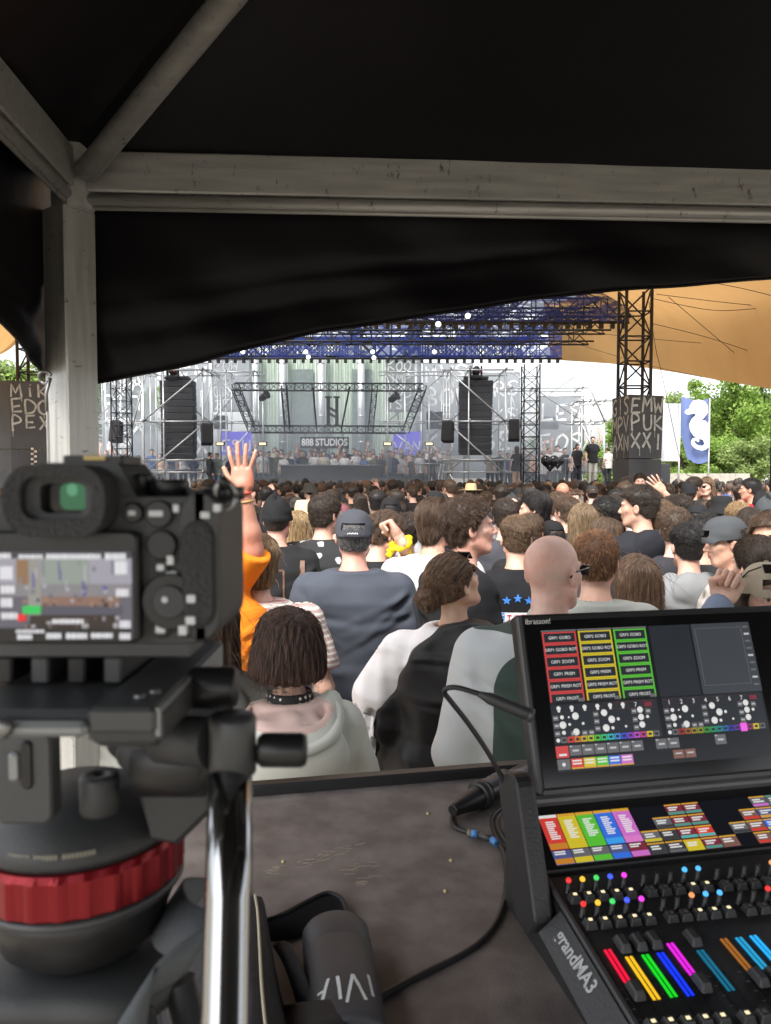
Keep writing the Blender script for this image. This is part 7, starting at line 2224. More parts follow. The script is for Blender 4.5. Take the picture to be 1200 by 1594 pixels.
for k in range(70):                                            # the stage in the live picture: uprights, lamps, dancers
	x = rr.uniform(42, 190); y = rr.choice([rr.uniform(868, 900), rr.uniform(904, 922), rr.uniform(924, 936), rr.uniform(953, 970)])
	w, h = (rr.uniform(1.2, 3), rr.uniform(8, 26)) if y < 905 else (rr.uniform(3, 7), rr.uniform(3, 8))
	c = rr.choice([(.62, .62, .70), (.20, .20, .26), (.32, .34, .36), (.16, .14, .5)]) if y < 922 else rr.choice([(.5, .3, .22), (.08, .06, .06), (.2, .13, .1), (.6, .58, .6)])
	sq(x, x + w, y, min(y + h, 972), emat('lcd_bit_%d' % (hash(c) % 9999), c, .22), 'picture_detail', .0006)
LT = emat('lcd_text', (.80, .80, .84), .33)
rr = random.Random(8)
for (x0, x1, y, h) in ((14, 34, 858, 8), (44, 80, 860, 6), (86, 168, 859, 8), (175, 206, 858, 10), (16, 36, 878, 20), (17, 38, 907, 12), (17, 37, 926, 14), (18, 42, 948, 10), (190, 208, 870, 20), (192, 210, 912, 12), (95, 142, 958, 7), (40, 84, 974, 5), (42, 66, 981, 8), (86, 108, 979, 9), (116, 148, 979, 9), (154, 186, 979, 8), (197, 213, 960, 12), (197, 213, 979, 10)):
	x = x0
	while x < x1 - 2:
		w = rr.uniform(3.5, 7)
		sq(x, min(x + w, x1), y, y + h, LT, 'readout_mark', .0010); x += w + 1.3
# buttons, wheel, joystick with their printed marks
for (px_, py_, r, nm) in ((209, 798, .0042, 'button'), (249, 800, .0058, 'button'), (323, 801, .0050, 'button'), (254, 848, .0062, 'joystick'), (253, 882, .0034, 'button'), (253, 977, .0040, 'button'), (291, 976, .0040, 'button')):
	B(disc(px_, py_, r, DC - .003, DC + .001), nm, M_CAMD)
wh = B(disc(269, 934, .0118, DC - .0045, DC + .001, n=36), 'control_wheel', M_CAMD)
B(disc(269, 934, .0070, DC - .0062, DC - .004, n=24), 'wheel_centre', M_CAMB, wh)
B(disc(263, 930, .0016, DC - .0066, DC - .006, n=10), 'wheel_glint', M_MARK, wh)  # highlight on the wheel, painted as a small pale disc
for (px_, py_, w, h) in ((209, 798, 11, 8), (246, 799, 22, 9), (277, 791, 9, 12), (323, 801, 14, 10), (341, 790, 10, 12), (268, 871, 10, 14), (253, 882, 11, 9), (270, 893, 16, 9), (235, 930, 8, 20), (304, 928, 13, 12), (303, 961, 14, 12), (253, 977, 14, 12), (291, 976, 12, 14), (28, 802, 24, 10)):
	B(slab(px_ - w / 2, px_ + w / 2, py_ - h / 2, py_ + h / 2, .0004, DC - (.0075 if px_ > 288 and py_ > 805 else .0048 if px_ > 296 else .0034), DC - .0001, bev=.0001), 'printed_mark', M_MARK)
# strap lug and cord
c = G(346, 772); m = MB()
m.tube([c + Vector((.0045 * math.cos(a), .006, .006 * math.sin(a))) for a in np.linspace(0, 6.28, 16)], .0012, 6); B(m, 'strap_lug', M_STEEL)
m = MB(); m.tube(smoothpath([c + Vector((0, .006, .004)), G(343, 748) + Vector((0, .004, 0)), G(350, 758) + Vector((0, .008, 0)), c + Vector((.001, .008, 0))], 5), .0022, 6); B(m, 'strap_cord', M_CAMD)
# lens in front
m = MB(); c = G(95, 890); m.lathe([(.030, 0), (.034, .01), (.035, .055), (.037, .058), (.037, .10), (.033, .104), (.030, .098)], 32, Matrix.Translation((c.x, DC + .05, c.z)) @ Matrix.Rotation(math.radians(-90), 4, 'X')); B(m, 'lens', M_CAMD)
# ---- fluid head, pan bar and bowl
HX, HY = -.161, .40
th = thing('tripod', 'black video tripod with a fluid head and a red levelling ring under the camera', 'tripod', (HX, HY, .5))
T = lambda m, n, mt, par=th: m.build(n, mt, par)
zE = lambda dz: EYE - dz
zp = G(187, 1100, .295).z                                     # top of the sliding plate
m = MB(); m.box((-.1015, .355, zp - .005), (.026, .125, .010), bev=.0015); T(m, 'sliding_plate', M_HEADG)
m = MB(); m.box((-.0882, .352, zp - .006), (.0018, .115, .011)); T(m, 'plate_edge', M_HEADL)
for yy in (.305, .312):
	m = MB(); m.lathe([(.0024, 0), (.0024, .0012), (.001, .0016)], 10, Matrix.Translation((-.099 + (yy - .305) * .6, yy + .002, zp))); T(m, 'plate_screw', M_STEEL)
m = MB(); m.box((-.143, .36, zp - .008), (.058, .12, .010), bev=.002); T(m, 'platform', M_HEADG)
m = MB(); m.box((-.150, .295, zp - .0085), (.070, .006, .006), bev=.002); T(m, 'platform_lip', M_HEADL)
m = MB(); m.lathe([(.004, 0), (.0045, .002), (.003, .004)], 12, Matrix.Translation((-.147, .2925, zp - .007)) @ Matrix.Rotation(math.radians(90), 4, 'X')); T(m, 'lip_stud', M_STEEL)
for k in range(4):
	m = MB(); m.box((-.168 + k * .016, .375, zp + .004), (.008, .08, .012), bev=.001); T(m, 'clamp_rail', M_HEADG if k % 2 else M_CAMD)
m = MB(); m.box((-.128, .36, zp + .0135), (.085, .05, .008), bev=.001); T(m, 'camera_shoe', M_HEADG)
m = MB(); c = P(322, 1070, .35); m.lathe([(.008, 0), (.0095, .002), (.0095, .020), (.008, .022)], 18, Matrix.Translation((c.x - .008, c.y, c.z)) @ Matrix.Rotation(math.radians(90), 4, 'Y'), rfun=lambda a, z: 1 + .04 * math.sin(a * 9)); T(m, 'lock_knob', M_CAMD)
m = MB(); c = P(187, 1128, .30); m.box((-.1015, .33, c.z + .0), (.030, .07, .016), bev=.003); T(m, 'head_nose', M_CAMB)
# tilt housing with its arm, drum and slotted side bracket
m = MB(); c = P(250, 1185, .37)
m.lathe([(.012, -.012), (.0165, -.010), (.0165, .022), (.013, .027)], 28, Matrix.Translation(c) @ Matrix.Rotation(math.radians(90), 4, 'Y')); T(m, 'tilt_drum', M_CAMD)
m = MB(); c2 = P(213, 1172, .362); m.lathe([(.0085, 0), (.0085, .004), (.0075, .005)], 26, Matrix.Translation(c2) @ Matrix.Rotation(math.radians(90), 4, 'X')); T(m, 'drag_dial', M_CAMB)
hp_ = [P(x, y, .37) for x, y in ((158, 1138), (240, 1128), (330, 1120), (335, 1260), (275, 1318), (235, 1312), (205, 1215), (162, 1168))][::-1]
m = MB(); m.prism([(p.x, p.z) for p in hp_], .034, Matrix.Translation((0, .404, 0)) @ Matrix.Rotation(math.radians(90), 4, 'X'), bev=.003); T(m, 'head_arm', M_CAMB)
bx0 = P(38, 1190, .34)
m = MB()
A_, B_ = P(-10, 1250, .34), P(78, 1140, .34)
m.prism(rrect(A_.x, B_.x, A_.z - .01, B_.z, .004), .012, Matrix.Translation((0, .352, 0)) @ Matrix.Rotation(math.radians(90), 4, 'X'), bev=.0015); T(m, 'side_bracket', M_HEADG)
T(slab(34, 50, 1152, 1228, .002, .3385, .341, d=.34), 'bracket_slot', M_CAMD)
T(slab(16, 32, 1170, 1215, .002, .3375, .341, d=.34), 'bracket_lever', M_HEADL)
m = MB(); c = P(155, 1232, .36); m.lathe([(.0082, -.010), (.0092, -.008), (.0092, .007), (.008, .0085), (.003, .0085), (.003, .006), (.0005, .006)], 22, Matrix.Translation(c)); T(m, 'balance_knob', M_CAMB)
# base dome, bubble level, red ring, bowl
zr0, zr1 = zE(.2085), zE(.1860)
m = MB(); m.lathe([(.0485, zr1), (.0495, zr1 + .004), (.047, zr1 + .010), (.038, zr1 + .018), (.026, zr1 + .024), (.001, zr1 + .026)], 40, Matrix.Translation((HX, HY, 0)), rfun=lambda a, z: 1 + (.03 * math.sin(a * 3 + .6) if zr1 + .003 < z < zr1 + .03 else 0)); T(m, 'pan_base', M_CAMB)
m = MB(); m.lathe([(.0500, zr0 + .0005), (.0520, zr0 + .002), (.0520, zr1 - .003), (.0505, zr1), (.047, zr1 + .0003)], 144, Matrix.Translation((HX, HY, 0)), smooth=False, rfun=lambda a, z: 1 + (.016 * max(-.3, math.sin(a * 26)) if z > zr0 + .001 and z < zr1 - .0002 else 0)); T(m, 'levelling_ring', M_RED)
m = MB(); m.lathe([(.049, zr0 - .004), (.0525, zr0 - .003), (.0525, zr0), (.050, zr0 + .0004)], 48, Matrix.Translation((HX, HY, 0))); T(m, 'bowl_rim', M_HEADG)
m = MB(); m.lathe([(.020, zr0 - .045), (.040, zr0 - .030), (.047, zr0 - .012), (.0485, zr0 - .003)], 48, Matrix.Translation((HX, HY, 0))); T(m, 'bowl', M_CAMD)
m = MB(); m.lathe([(.028, zr0 - .062), (.050, zr0 - .058), (.052, zr0 - .048), (.044, zr0 - .042), (.028, zr0 - .040)], 40, Matrix.Translation((HX, HY, 0)), rfun=lambda a, z: 1 + .14 * math.cos(3 * (a - math.radians(90)))); T(m, 'spider', M_CAMB)
c = P(103, 1308, .365)
m = MB(); m.lathe([(.0075, 0), (.0075, .003), (.0068, .004)], 20, Matrix.Translation((c.x, c.y, c.z - .004))); T(m, 'bubble_level', M_HEADG)
m = MB(); m.lathe([(.0066, 0), (.0055, .0022), (.001, .0030)], 18, Matrix.Translation((c.x, c.y, c.z))); T(m, 'bubble_glass', mat('green_level_fluid', (.30, .36, .06), .08, coat=1.0))
rr = random.Random(3)
for k in range(22):                                           # printed words round the base
	a_ = math.radians(252 + k * 2.2)
	if k in (6, 13): continue
	m = MB(); m.box((HX + .0483 * math.cos(a_), HY + .0483 * math.sin(a_), zr1 + .0085), (.0014, .0012, .0022), Matrix.Rotation(a_ + 1.57, 3, 'Z')); T(m, 'printed_letter', mat('grey_print', (.22, .21, .17), .7))
# pan bar clamp, bar, knob
zc = P(362, 1160, .33)
m = MB(); m.lathe([(.0085, -.013), (.0102, -.0115), (.0102, .0115), (.009, .0135)], 24, Matrix.Translation(zc)); T(m, 'bar_clamp', M_HEADG)
m = MB(); m.lathe([(.006, 0), (.0074, .002), (.0074, .019), (.0062, .021)], 22, Matrix.Translation((zc.x + .0108, zc.y + .002, P(437, 1170, .33).z)) @ Matrix.Rotation(math.radians(90), 4, 'Y')); T(m, 'bar_knob', M_CAMD)
m = MB(); m.tube([zc + Vector((-.035, .015, -.002)), zc + Vector((-.009, .003, 0))], .011, 20); T(m, 'rosette', M_CAMB)
m = MB(); m.tube([P(358, 1205, .328), P(356, 1400, .305), P(352, 1594, .285), P(348, 1900, .25)], .0095, 28, cap=True); T(m, 'pan_bar', M_CHROME)
for k, ang in enumerate((95, 215, 330)):
	a_ = math.radians(ang); d_ = Vector((math.cos(a_), math.sin(a_), 0)); p0 = Vector((HX, HY, zr0 - .05)) + d_ * .055
	p1 = Vector((HX, HY, .505)) + d_ * .42
	nn = d_.cross(Vector((0, 0, 1)))
	for s in (-1, 1):
		m = MB(); m.tube([p0 + nn * s * .014, p0.lerp(p1, .5) + nn * s * .014], .0085, 10); T(m, 'upper_leg_tube', M_HEADG)
	m = MB(); m.tube([p0.lerp(p1, .42), p1], .010, 10); T(m, 'lower_leg_tube', M_CAMD)
	m = MB(); m.box(p0.lerp(p1, .48), (.05, .03, .05), Matrix.Rotation(a_ + 1.57, 3, 'Z'), bev=.005); T(m, 'leg_clamp', M_CAMB)
	m = MB(); m.lathe([(.02, 0), (.022, .006), (.012, .02)], 14, Matrix.Translation((p1.x, p1.y, .502))); T(m, 'rubber_foot', M_CAMD)
# grey carrying strap hanging over the spider
m = MB(); m.smooth = True
cl_ = smoothpath([P(312, 1400, .46), P(268, 1405, .42), P(272, 1440, .38), P(318, 1470, .36), P(262, 1510, .345), P(212, 1560, .335), P(196, 1660, .33)], 6)
wd = Vector((.55, .35, .75)).normalized()
vs, fs = [], []
for i, p in enumerate(cl_):
	w_ = .013
	vs += [p - wd * w_, p + wd * w_]
for i in range(len(cl_) - 1): fs.append((2 * i, 2 * i + 1, 2 * i + 3, 2 * i + 2))
m.add(vs, fs); o = T(m, 'carry_strap', plain('grey_webbing', (.10, .11, .12), .8)); sm = o.modifiers.new('t', 'SOLIDIFY'); sm.thickness = .0022
# ================================================================== lighting console
CO = onz(845, 1368, Z_D + .105)
def plane_axes(tau):
	return DU, (DV * math.cos(tau) - Vector((0, 0, 1)) * math.sin(tau))
T1 = math.radians(9); U1, V1 = plane_axes(T1); N1 = U1.cross(-V1).normalized()
if N1.z < 0: N1 = -N1
def con(px, py, h=0.0, o=None, n=None):
	"""control surface under pixel -> (u, v) in the console frame"""
	q = onplane(px, py, CO + N1 * h, N1) - CO
	return q.dot(U1), q.dot(V1)
def cw_(u, v, h=0.0): return CO + U1 * u + V1 * v + N1 * h
RC1 = Matrix((U1, -V1, N1)).transposed()
T2 = math.radians(30); U2, V2 = plane_axes(T2); N2 = U2.cross(-V2).normalized(); N2 = N2 if N2.z > 0 else -N2
S0 = CO - V1 * .004 + N1 * .002
RC2 = Matrix((U2, -V2, N2)).transposed()
TM = math.radians(70); UM, VM = plane_axes(TM); NM = UM.cross(-VM).normalized(); NM = NM if NM.dot(DV) > 0 else -NM
RCM = Matrix((UM, -VM, NM)).transposed()
M_CON = mat('console_black', (.020, .020, .021), .42, var=.12, bump=.1, bscale=300)
M_KEY = mat('console_key', (.032, .032, .034), .5, var=.1)
M_CONE = mat('console_edge', (.055, .055, .058), .35, var=.1)
cs = thing('lighting_console', 'black lighting console with a tilted touch monitor, faders and lit keys', 'console', (CO.x, CO.y, Z_D))
Cn = lambda m, n, mt, par=cs: m.build(n, mt, par)
CWID = .74
vF = .36
zf = lambda q: q
# chassis: side profile (towards camera, up) extruded to the right
prof = [(-.10, -.0), (vF, 0.0)]
pA = cw_(0, vF); pB = CO; pS = S0 - V2 * .115
def vz(p): q = p - Vector((CO.x, CO.y, Z_D)); return (q.dot(DV), q.z)
poly = [(-.13, .004), (vz(pA)[0], .004), (vz(pA)[0], vz(pA)[1] - .004), (vz(pB)[0], vz(pB)[1] - .004), (vz(pS)[0], vz(pS)[1] - .006), (-.13, vz(pS)[1] - .02)]
m = MB(); M4 = Matrix((( DV.x, 0, DU.x, CO.x), (DV.y, 0, DU.y, CO.y), (0, 1, 0, Z_D), (0, 0, 0, 1)))
m.prism(poly, CWID, M4); Cn(m, 'chassis', M_CON)
# control surface plate with a raised rim
m = MB(); m.box(cw_(CWID / 2, vF / 2, -.001), (CWID - .004, vF, .005), RC1, bev=.0015); Cn(m, 'control_plate', M_CON)
m = MB(); m.box(cw_(.003, vF / 2, .0025), (.006, vF, .006), RC1, bev=.001); Cn(m, 'side_rim', M_CONE)
# letterbox display strip
A_ = onplane(836, 1272, S0, N2) - S0; B_ = onplane(858, 1350, S0, N2) - S0
st_top, st_bot, st_l = A_.dot(V2), B_.dot(V2), A_.dot(U2)
sw = lambda u, v, h=0.0: S0 + U2 * u + V2 * v + N2 * h
m = MB(); m.box(sw(CWID / 2, (st_top + .0) / 2 - .012, -.003), (CWID - .006, abs(st_top) + .018, .006), RC2, bev=.002); Cn(m, 'display_bezel', M_CAMD)
m = MB(); m.box(sw(CWID / 2, st_top - .020, .004), (CWID - .006, .010, .014), RC2, bev=.003); Cn(m, 'display_hood', mat('console_grey_trim', (.10, .10, .105), .35, var=.1))
LCD = Cn(MB().box(sw(st_l + .335, (st_top + st_bot) / 2, .0005), (.67, st_bot - st_top, .001), RC2), 'letterbox_screen', emat('screen_black', (.012, .013, .018), .25))
ECOL = {'red': (.62, .05, .04), 'yel': (.62, .50, .03), 'grn': (.10, .50, .04), 'blu': (.04, .16, .70), 'mag': (.58, .16, .55), 'cyn': (.08, .45, .42), 'org': (.65, .34, .04), 'whi': (.75, .75, .74), 'gry': (.13, .13, .14), 'brn': (.20, .10, .08), 'dkr': (.20, .03, .05), 'tea': (.08, .30, .25), 'nav': (.08, .10, .24), 'lbl': (.05, .34, .80), 'pnk': (.7, .2, .55), 'ora': (.55, .22, .03), 'dim': (.05, .05, .055)}
def E(c): return emat('screen_' + c, ECOL[c], .38)
def tile(u0, u1, v0, v1, c, name, h=.0014, par=None):
	m = MB(); m.box(sw(st_l + (u0 + u1) / 2, st_top + (v0 + v1) / 2, h), (u1 - u0, v1 - v0, .0004), RC2); return Cn(m, name, E(c), par or LCD)
HS = st_bot - st_top
cwid = .0262
rr = random.Random(12)
def words(u0, u1, v, n, c='whi', h=.0022, hh=.0016):
	for k in range(n):
		w_ = rr.uniform(.55, .95) * (u1 - u0)
		tile(u0, u0 + w_, v + k * hh * 1.9, v + k * hh * 1.9 + hh, c, 'tile_text', h)
for k, c in enumerate(('red', 'yel', 'grn', 'blu', 'mag')):
	u0 = k * cwid
	tile(u0 + .0006, u0 + cwid - .0006, .002, HS * .70, c, 'colour_tile')
	tile(u0 + .0006, u0 + cwid - .0006, .0, .004, 'org' if k else 'whi', 'tile_header', .0018)
	words(u0 + .007, u0 + cwid - .004, .010, 9)
	tile(u0 + .001, u0 + cwid - .001, HS * .58, HS * .69, ('ora', 'yel', 'grn', 'lbl', 'pnk')[k], 'tile_footer', .0018)
	tile(u0 + .0006, u0 + cwid - .0006, HS * .72, HS * .99, ('nav', 'gry', 'gry', 'nav', 'dkr')[k], 'small_tile')
	words(u0 + .003, u0 + cwid - .004, HS * .74, 2)
	tile(u0 + .001, u0 + cwid - .001, HS * .88, HS * .98, ('ora', 'yel', 'grn', 'blu', 'mag')[k], 'tile_footer', .0018)
grid = [(5, 2, 'gry', 'yel'), (6, 3, 'dim', 'gry'), (7, 0, 'dkr', 'tea'), (8, 0, 'dkr', 'tea'), (6, 1, 'gry', 'dim'), (7, 1, 'dkr', 'tea'), (8, 1, 'dkr', 'tea'), (7, 2, 'dkr', 'cyn'), (8, 2, 'red', 'cyn'), (6, 2, 'dim', 'dim'), (8, 3, 'dkr', 'tea'), (7, 3, 'yel', 'yel'), (9, 3, 'brn', 'brn'), (10, 2, 'gry', 'dim'), (11, 1, 'brn', 'red'), (11, 2, 'brn', 'red'), (12, 0, 'gry', 'mag'), (12, 1, 'nav', 'org'), (12, 2, 'blu', 'yel'), (11, 3, 'brn', 'red'), (12, 3, 'brn', 'brn'), (13, 0, 'gry', 'tea'), (14, 0, 'gry', 'tea'), (13, 1, 'gry', 'yel'), (14, 1, 'gry', 'yel'), (13, 2, 'cyn', 'cyn'), (13, 3, 'gry', 'yel'), (15, 0, 'gry', 'tea'), (15, 1, 'yel', 'yel'), (5, 3, 'dim', 'dim'), (16, 1, 'gry', 'org'), (16, 2, 'blu', 'blu'), (18, 2, 'brn', 'red')]
rh = HS / 4
for gx, gy, c1, c2 in grid:
	u0, v0 = gx * cwid, gy * rh
	tile(u0 + .0008, u0 + cwid - .0008, v0 + .001, v0 + rh - .001, c1, 'cue_tile')
	tile(u0 + .0008, u0 + cwid - .0008, v0 + .001, v0 + .0028, 'org' if gx < 13 else 'tea', 'tile_header', .0018)
	tile(u0 + .0012, u0 + cwid - .0012, v0 + rh * .72, v0 + rh - .0014, c2, 'tile_footer', .0018)
	words(u0 + .004, u0 + cwid - .003, v0 + .0055, 2, 'whi', .0022, .0018)
# encoders, keys and faders, read off the control surface
KEYM = MB(); KEYM.box((0, 0, .0045), (.0150, .0150, .009), taper=.72, bev=.0012)
key_me = mesh('key', KEYM.v, KEYM.f, M_KEY)
LM = MB(); LM.box((0, 0, .0093), (.0042, .0034, .0008)); led_me = mesh('key_light', LM.v, LM.f, emat('key_light_warm', (.85, .72, .42), .6))
led_off = mesh('key_light', LM.v, LM.f, mat('key_light_off', (.10, .09, .07), .5))
KN = MB(); KN.lathe([(.0046, 0), (.0046, .001), (.0030, .002), (.0028, .015), (.0024, .0155)], 12); knob_me = mesh('encoder', KN.v, KN.f, M_CAMD, smooth=True)
R41 = RC1.to_4x4()
def put(name, me, u, v, h=.0016, par=cs):
	o = link(name, me, par)
	o.matrix_local = Matrix.Translation(cw_(u, v, h) - cs.location) @ R41 if par is cs else Matrix.Identity(4); return o
TIP = {}
def tip_mesh(c):
	if c not in TIP:
		m = MB(); m.lathe([(.0030, .0145), (.0034, .0165), (.0022, .0185), (.0004, .019)], 12); TIP[c] = mesh('encoder_light', m.v, m.f, emat('tip_' + c, {'red': (.9, .03, .03), 'yel': (.95, .5, .03), 'grn': (.05, .6, .12), 'blu': (.05, .1, .95), 'mag': (.85, .05, .75), 'lbl': (.08, .45, .95), 'org': (.8, .3, .1)}[c], .55), smooth=True)
	return TIP[c]
def enc(px, py, c=None):
	u, v = con(px, py, .0185)
	if u > CWID - .01: return
	k = put('encoder', knob_me, u, v)
	if c: put('encoder_light', tip_mesh(c), u, v, .0016, k)
def key(px, py, lit=True):
	u, v = con(px, py, .010)
	if u > CWID - .01: return
	k = put('key', key_me, u, v); put('key_light', led_me if lit else led_off, u, v, .0016, k)
cols5 = ('red', 'yel', 'grn', 'blu', 'mag')
for k in range(5):
	enc(885 + k * 21.6, 1369.5 - k * 2.1, cols5[k]); key(895 + k * 21.7, 1392.5 - k * 1.9)
	enc(908 + k * 22.6, 1406 - k * 2.0, cols5[k]); key(919 + k * 22.9, 1432 - k * 2.0)
	enc(1002 + k * 21.2, 1358 - k * 1.8, 'lbl' if k > 2 else None); key(1014 + k * 21.6, 1382 - k * 1.9, k > 2)
	enc(1033 + k * 21.8, 1396 - k * 1.9, ('org' if k == 2 else 'lbl') if k > 1 else None); key(1045 + k * 22.3, 1421 - k * 2.0, k > 1)
	enc(1117 + k * 21, 1349 - k * 1.8, 'org' if k == 4 else None); key(1131 + k * 21.6, 1373 - k * 1.9, False)
	enc(1152 + k * 21.6, 1386 - k * 1.9, 'red' if k == 2 else None); key(1167 + k * 22, 1410 - k * 2.0, k > 3)
	key(1017 + k * 27, 1590 - k * 2.4); key(1163 + k * 27, 1577 - k * 2.4, k < 1)
FAD = [(942, 1482, 973, 1534, 'red'), (975, 1493, 1018, 1560, 'yel'), (1000, 1490, 1045, 1556, 'grn'), (1023, 1487, 1072, 1554, 'blu'), (1039, 1472, 1075, 1522, 'mag'), (1085, 1483, 1135, 1546, 'tea'), (1122, 1465, 1163, 1514, 'brn'), (1146, 1463, 1187, 1512, 'lb2'), (1168, 1460, 1212, 1510, 'lbl')]
FC = {'red': (.85, .01, .05), 'yel': (.9, .50, .02), 'grn': (.01, .65, .02), 'blu': (.01, .04, .95), 'mag': (.75, .02, .70), 'tea': (.01, .13, .22), 'brn': (.30, .11, .02), 'lb2': (.02, .30, .55), 'lbl': (.02, .40, .90)}
RV = (V1)
for (x0, y0, x1, y1, c) in FAD:
	u0, v0 = con(x0, y0); u1, v1 = con(x1, y1); uu = (u0 + u1) / 2
	m = MB(); m.box(cw_(uu + .0025, .225, .0018), (.016, .115, .0012), RC1); tr_ = Cn(m, 'fader_track', M_CAMD)
	for s in (0, .0052):
		m = MB(); m.box(cw_(uu + s, (v0 + v1) / 2, .0027), (.0030, v1 - v0, .0012), RC1); Cn(m, 'fader_light', emat('fader_' + c, FC[c], .5), tr_)
	for vv in ((v0 - .014) if c in ('yel', 'grn', 'blu', 'tea') else (v1 + .014),):
		m = MB(); m.box(cw_(uu + .0025, vv, .008), (.0135, .024, .010), RC1, taper=.75, bev=.002); Cn(m, 'fader_cap', M_KEY, tr_)
	for k in range(9):
		m = MB(); m.box(cw_(uu - .0085, .175 + k * .0125, .0019), (.004, .0008, .0004), RC1); Cn(m, 'scale_mark', mat('scale_print', (.12, .12, .12), .6), tr_)
m = MB()
u0, v0 = con(922, 1473); u1, v1 = con(985, 1575)
m.box(cw_(u0 - .002, (v0 + v1) / 2, .0022), (.0012, v1 - v0 + .02, .0008), RC1); Cn(m, 'fader_frame', M_CONE)
# name on the side of the chassis
NB = (N1 - DU).normalized(); NV_ = V1; WB = (-DU - N1).normalized()
m = MB(); pb = [cw_(-.001, .055, -.001), cw_(-.001, vF, -.001)]; pe = [p + WB * .036 for p in pb]
m.add(pb + pe[::-1] + [p - NB * .004 for p in pb + pe[::-1]], [(0, 1, 2, 3), (7, 6, 5, 4), (0, 4, 5, 1), (1, 5, 6, 2), (2, 6, 7, 3), (3, 7, 4, 0)]); Cn(m, 'side_bevel', M_CON)
PB = cw_(-.001, .055, -.001)
q0, q1 = onplane(868, 1448, PB, NB), onplane(927, 1548, PB, NB)
dirn = (q1 - q0).normalized(); upn = NB.cross(dirn).normalized()
Mt = Matrix((( dirn.x, upn.x, NB.x, 0), (dirn.y, upn.y, NB.y, 0), (dirn.z, upn.z, NB.z, 0), (0, 0, 0, 1)))
o = text('side_lettering', 'grandMA3', .0215, mat('side_print', (.42, .43, .44), .5), cs, Matrix.Translation((q0 + q1) / 2 + NB * .0006 - cs.location) @ Mt, .0002, sx=.93, bold=.0004)
# rounded cheek that carries the monitor
def ck(px, py, off=-.018): q = onplane(px, py, CO + DU * off, DU) - Vector((CO.x, CO.y, Z_D)); return (q.dot(DV), q.z)
top, bot = ck(800, 1200), ck(834, 1452)
ax = Vector((bot[0] - top[0], bot[1] - top[1])); L_ = ax.length; ax.normalize(); nx_ = Vector((-ax.y, ax.x)); hw = .034
pl = []
for k in range(11):
	a_ = math.pi * k / 10; p = Vector(top) + ax * hw * .62 - ax * math.sin(a_) * hw * .62 + nx_ * math.cos(a_) * hw; pl.append((p.x, p.y))
for k in range(11):
	a_ = math.pi * k / 10; p = Vector(bot) - ax * hw * .62 + ax * math.sin(a_) * hw * .62 - nx_ * math.cos(a_) * hw; pl.append((p.x, max(.002, p.y)))
for off, mir in ((-.030, 0), (CWID + .004, 1)):
	m = MB(); m.prism(pl, .024, Matrix.Translation(DU * off) @ M4, bev=.003); Cn(m, 'side_cheek', M_CON)
# monitor
PM = sw(0, st_top - .028, .012); PM = onplane(833, 1240, PM, NM)
mw = lambda u, v, h=0.0: PM + UM * u + VM * v + NM * h          # v negative goes up
t_ = onplane(808, 957, PM, NM) - PM
MH, MU = -t_.dot(VM), t_.dot(UM)
MWd = .45
mon = Cn(MB().box(mw(MU / 2 + MWd / 2 - .001, -MH / 2, -.014), (MWd, MH, .028), RCM, bev=.004), 'monitor', M_CAMD)
m = MB(); m.box(mw(MU / 2 + .0025, -MH / 2, .002), (.007, MH - .004, .006), RCM, bev=.0015); Cn(m, 'monitor_edge', M_CONE, mon)
m = MB(); m.box(mw(MU / 2 + MWd / 2, -.004, .002), (MWd - .01, .008, .006), RCM, bev=.0015); Cn(m, 'monitor_edge', M_CONE, mon)
a0 = onplane(845, 982, PM, NM) - PM; a1 = onplane(863, 1203, PM, NM) - PM
LU, LV0, LV1 = (a0.dot(UM) + a1.dot(UM)) / 2, a0.dot(VM), a1.dot(VM)
LH = LV1 - LV0; LW = LH * 1.74
glass = mat('monitor_glass', (.006, .006, .007), .12, var=.05)
m = MB(); m.box(mw(MU / 2 + MWd / 2, -MH / 2, .0012), (MWd - .02, MH - .02, .001), RCM); Cn(m, 'front_glass', glass, mon)
SCN = Cn(MB().box(mw(LU + LW / 2, LV0 + LH / 2, .0022), (LW, LH, .0004), RCM), 'touch_screen', emat('screen_dark', (.010, .012, .016), .3), mon)
def ui(s0, s1, t0, t1, c, name='interface_tile', h=.0028):
	m = MB(); m.box(mw(LU + (s0 + s1) / 2 * LW, LV0 + (t0 + t1) / 2 * LH, h), ((s1 - s0) * LW, (t1 - t0) * LH, .0003), RCM); Cn(m, name, E(c) if c in ECOL else c, mon)
def uic(s, t, r, c, name='interface_icon', h=.0032, n=14):
	m = MB(); m.lathe([(r * LW * .82, 0), (r * LW * .82, .0002)], n, Matrix.Translation(mw(LU + s * LW, LV0 + t * LH, h)) @ RCM.to_4x4()); Cn(m, name, E(c), mon)
MX0 = Matrix(((UM.x, -VM.x, NM.x, 0), (UM.y, -VM.y, NM.y, 0), (UM.z, -VM.z, NM.z, 0), (0, 0, 0, 1)))
rr = random.Random(21)
ECOL['redl'] = (.60, .06, .06); ECOL['ink'] = (.022, .026, .032); ECOL['fog'] = (.05, .056, .066); ECOL['txt'] = (.50, .50, .52)
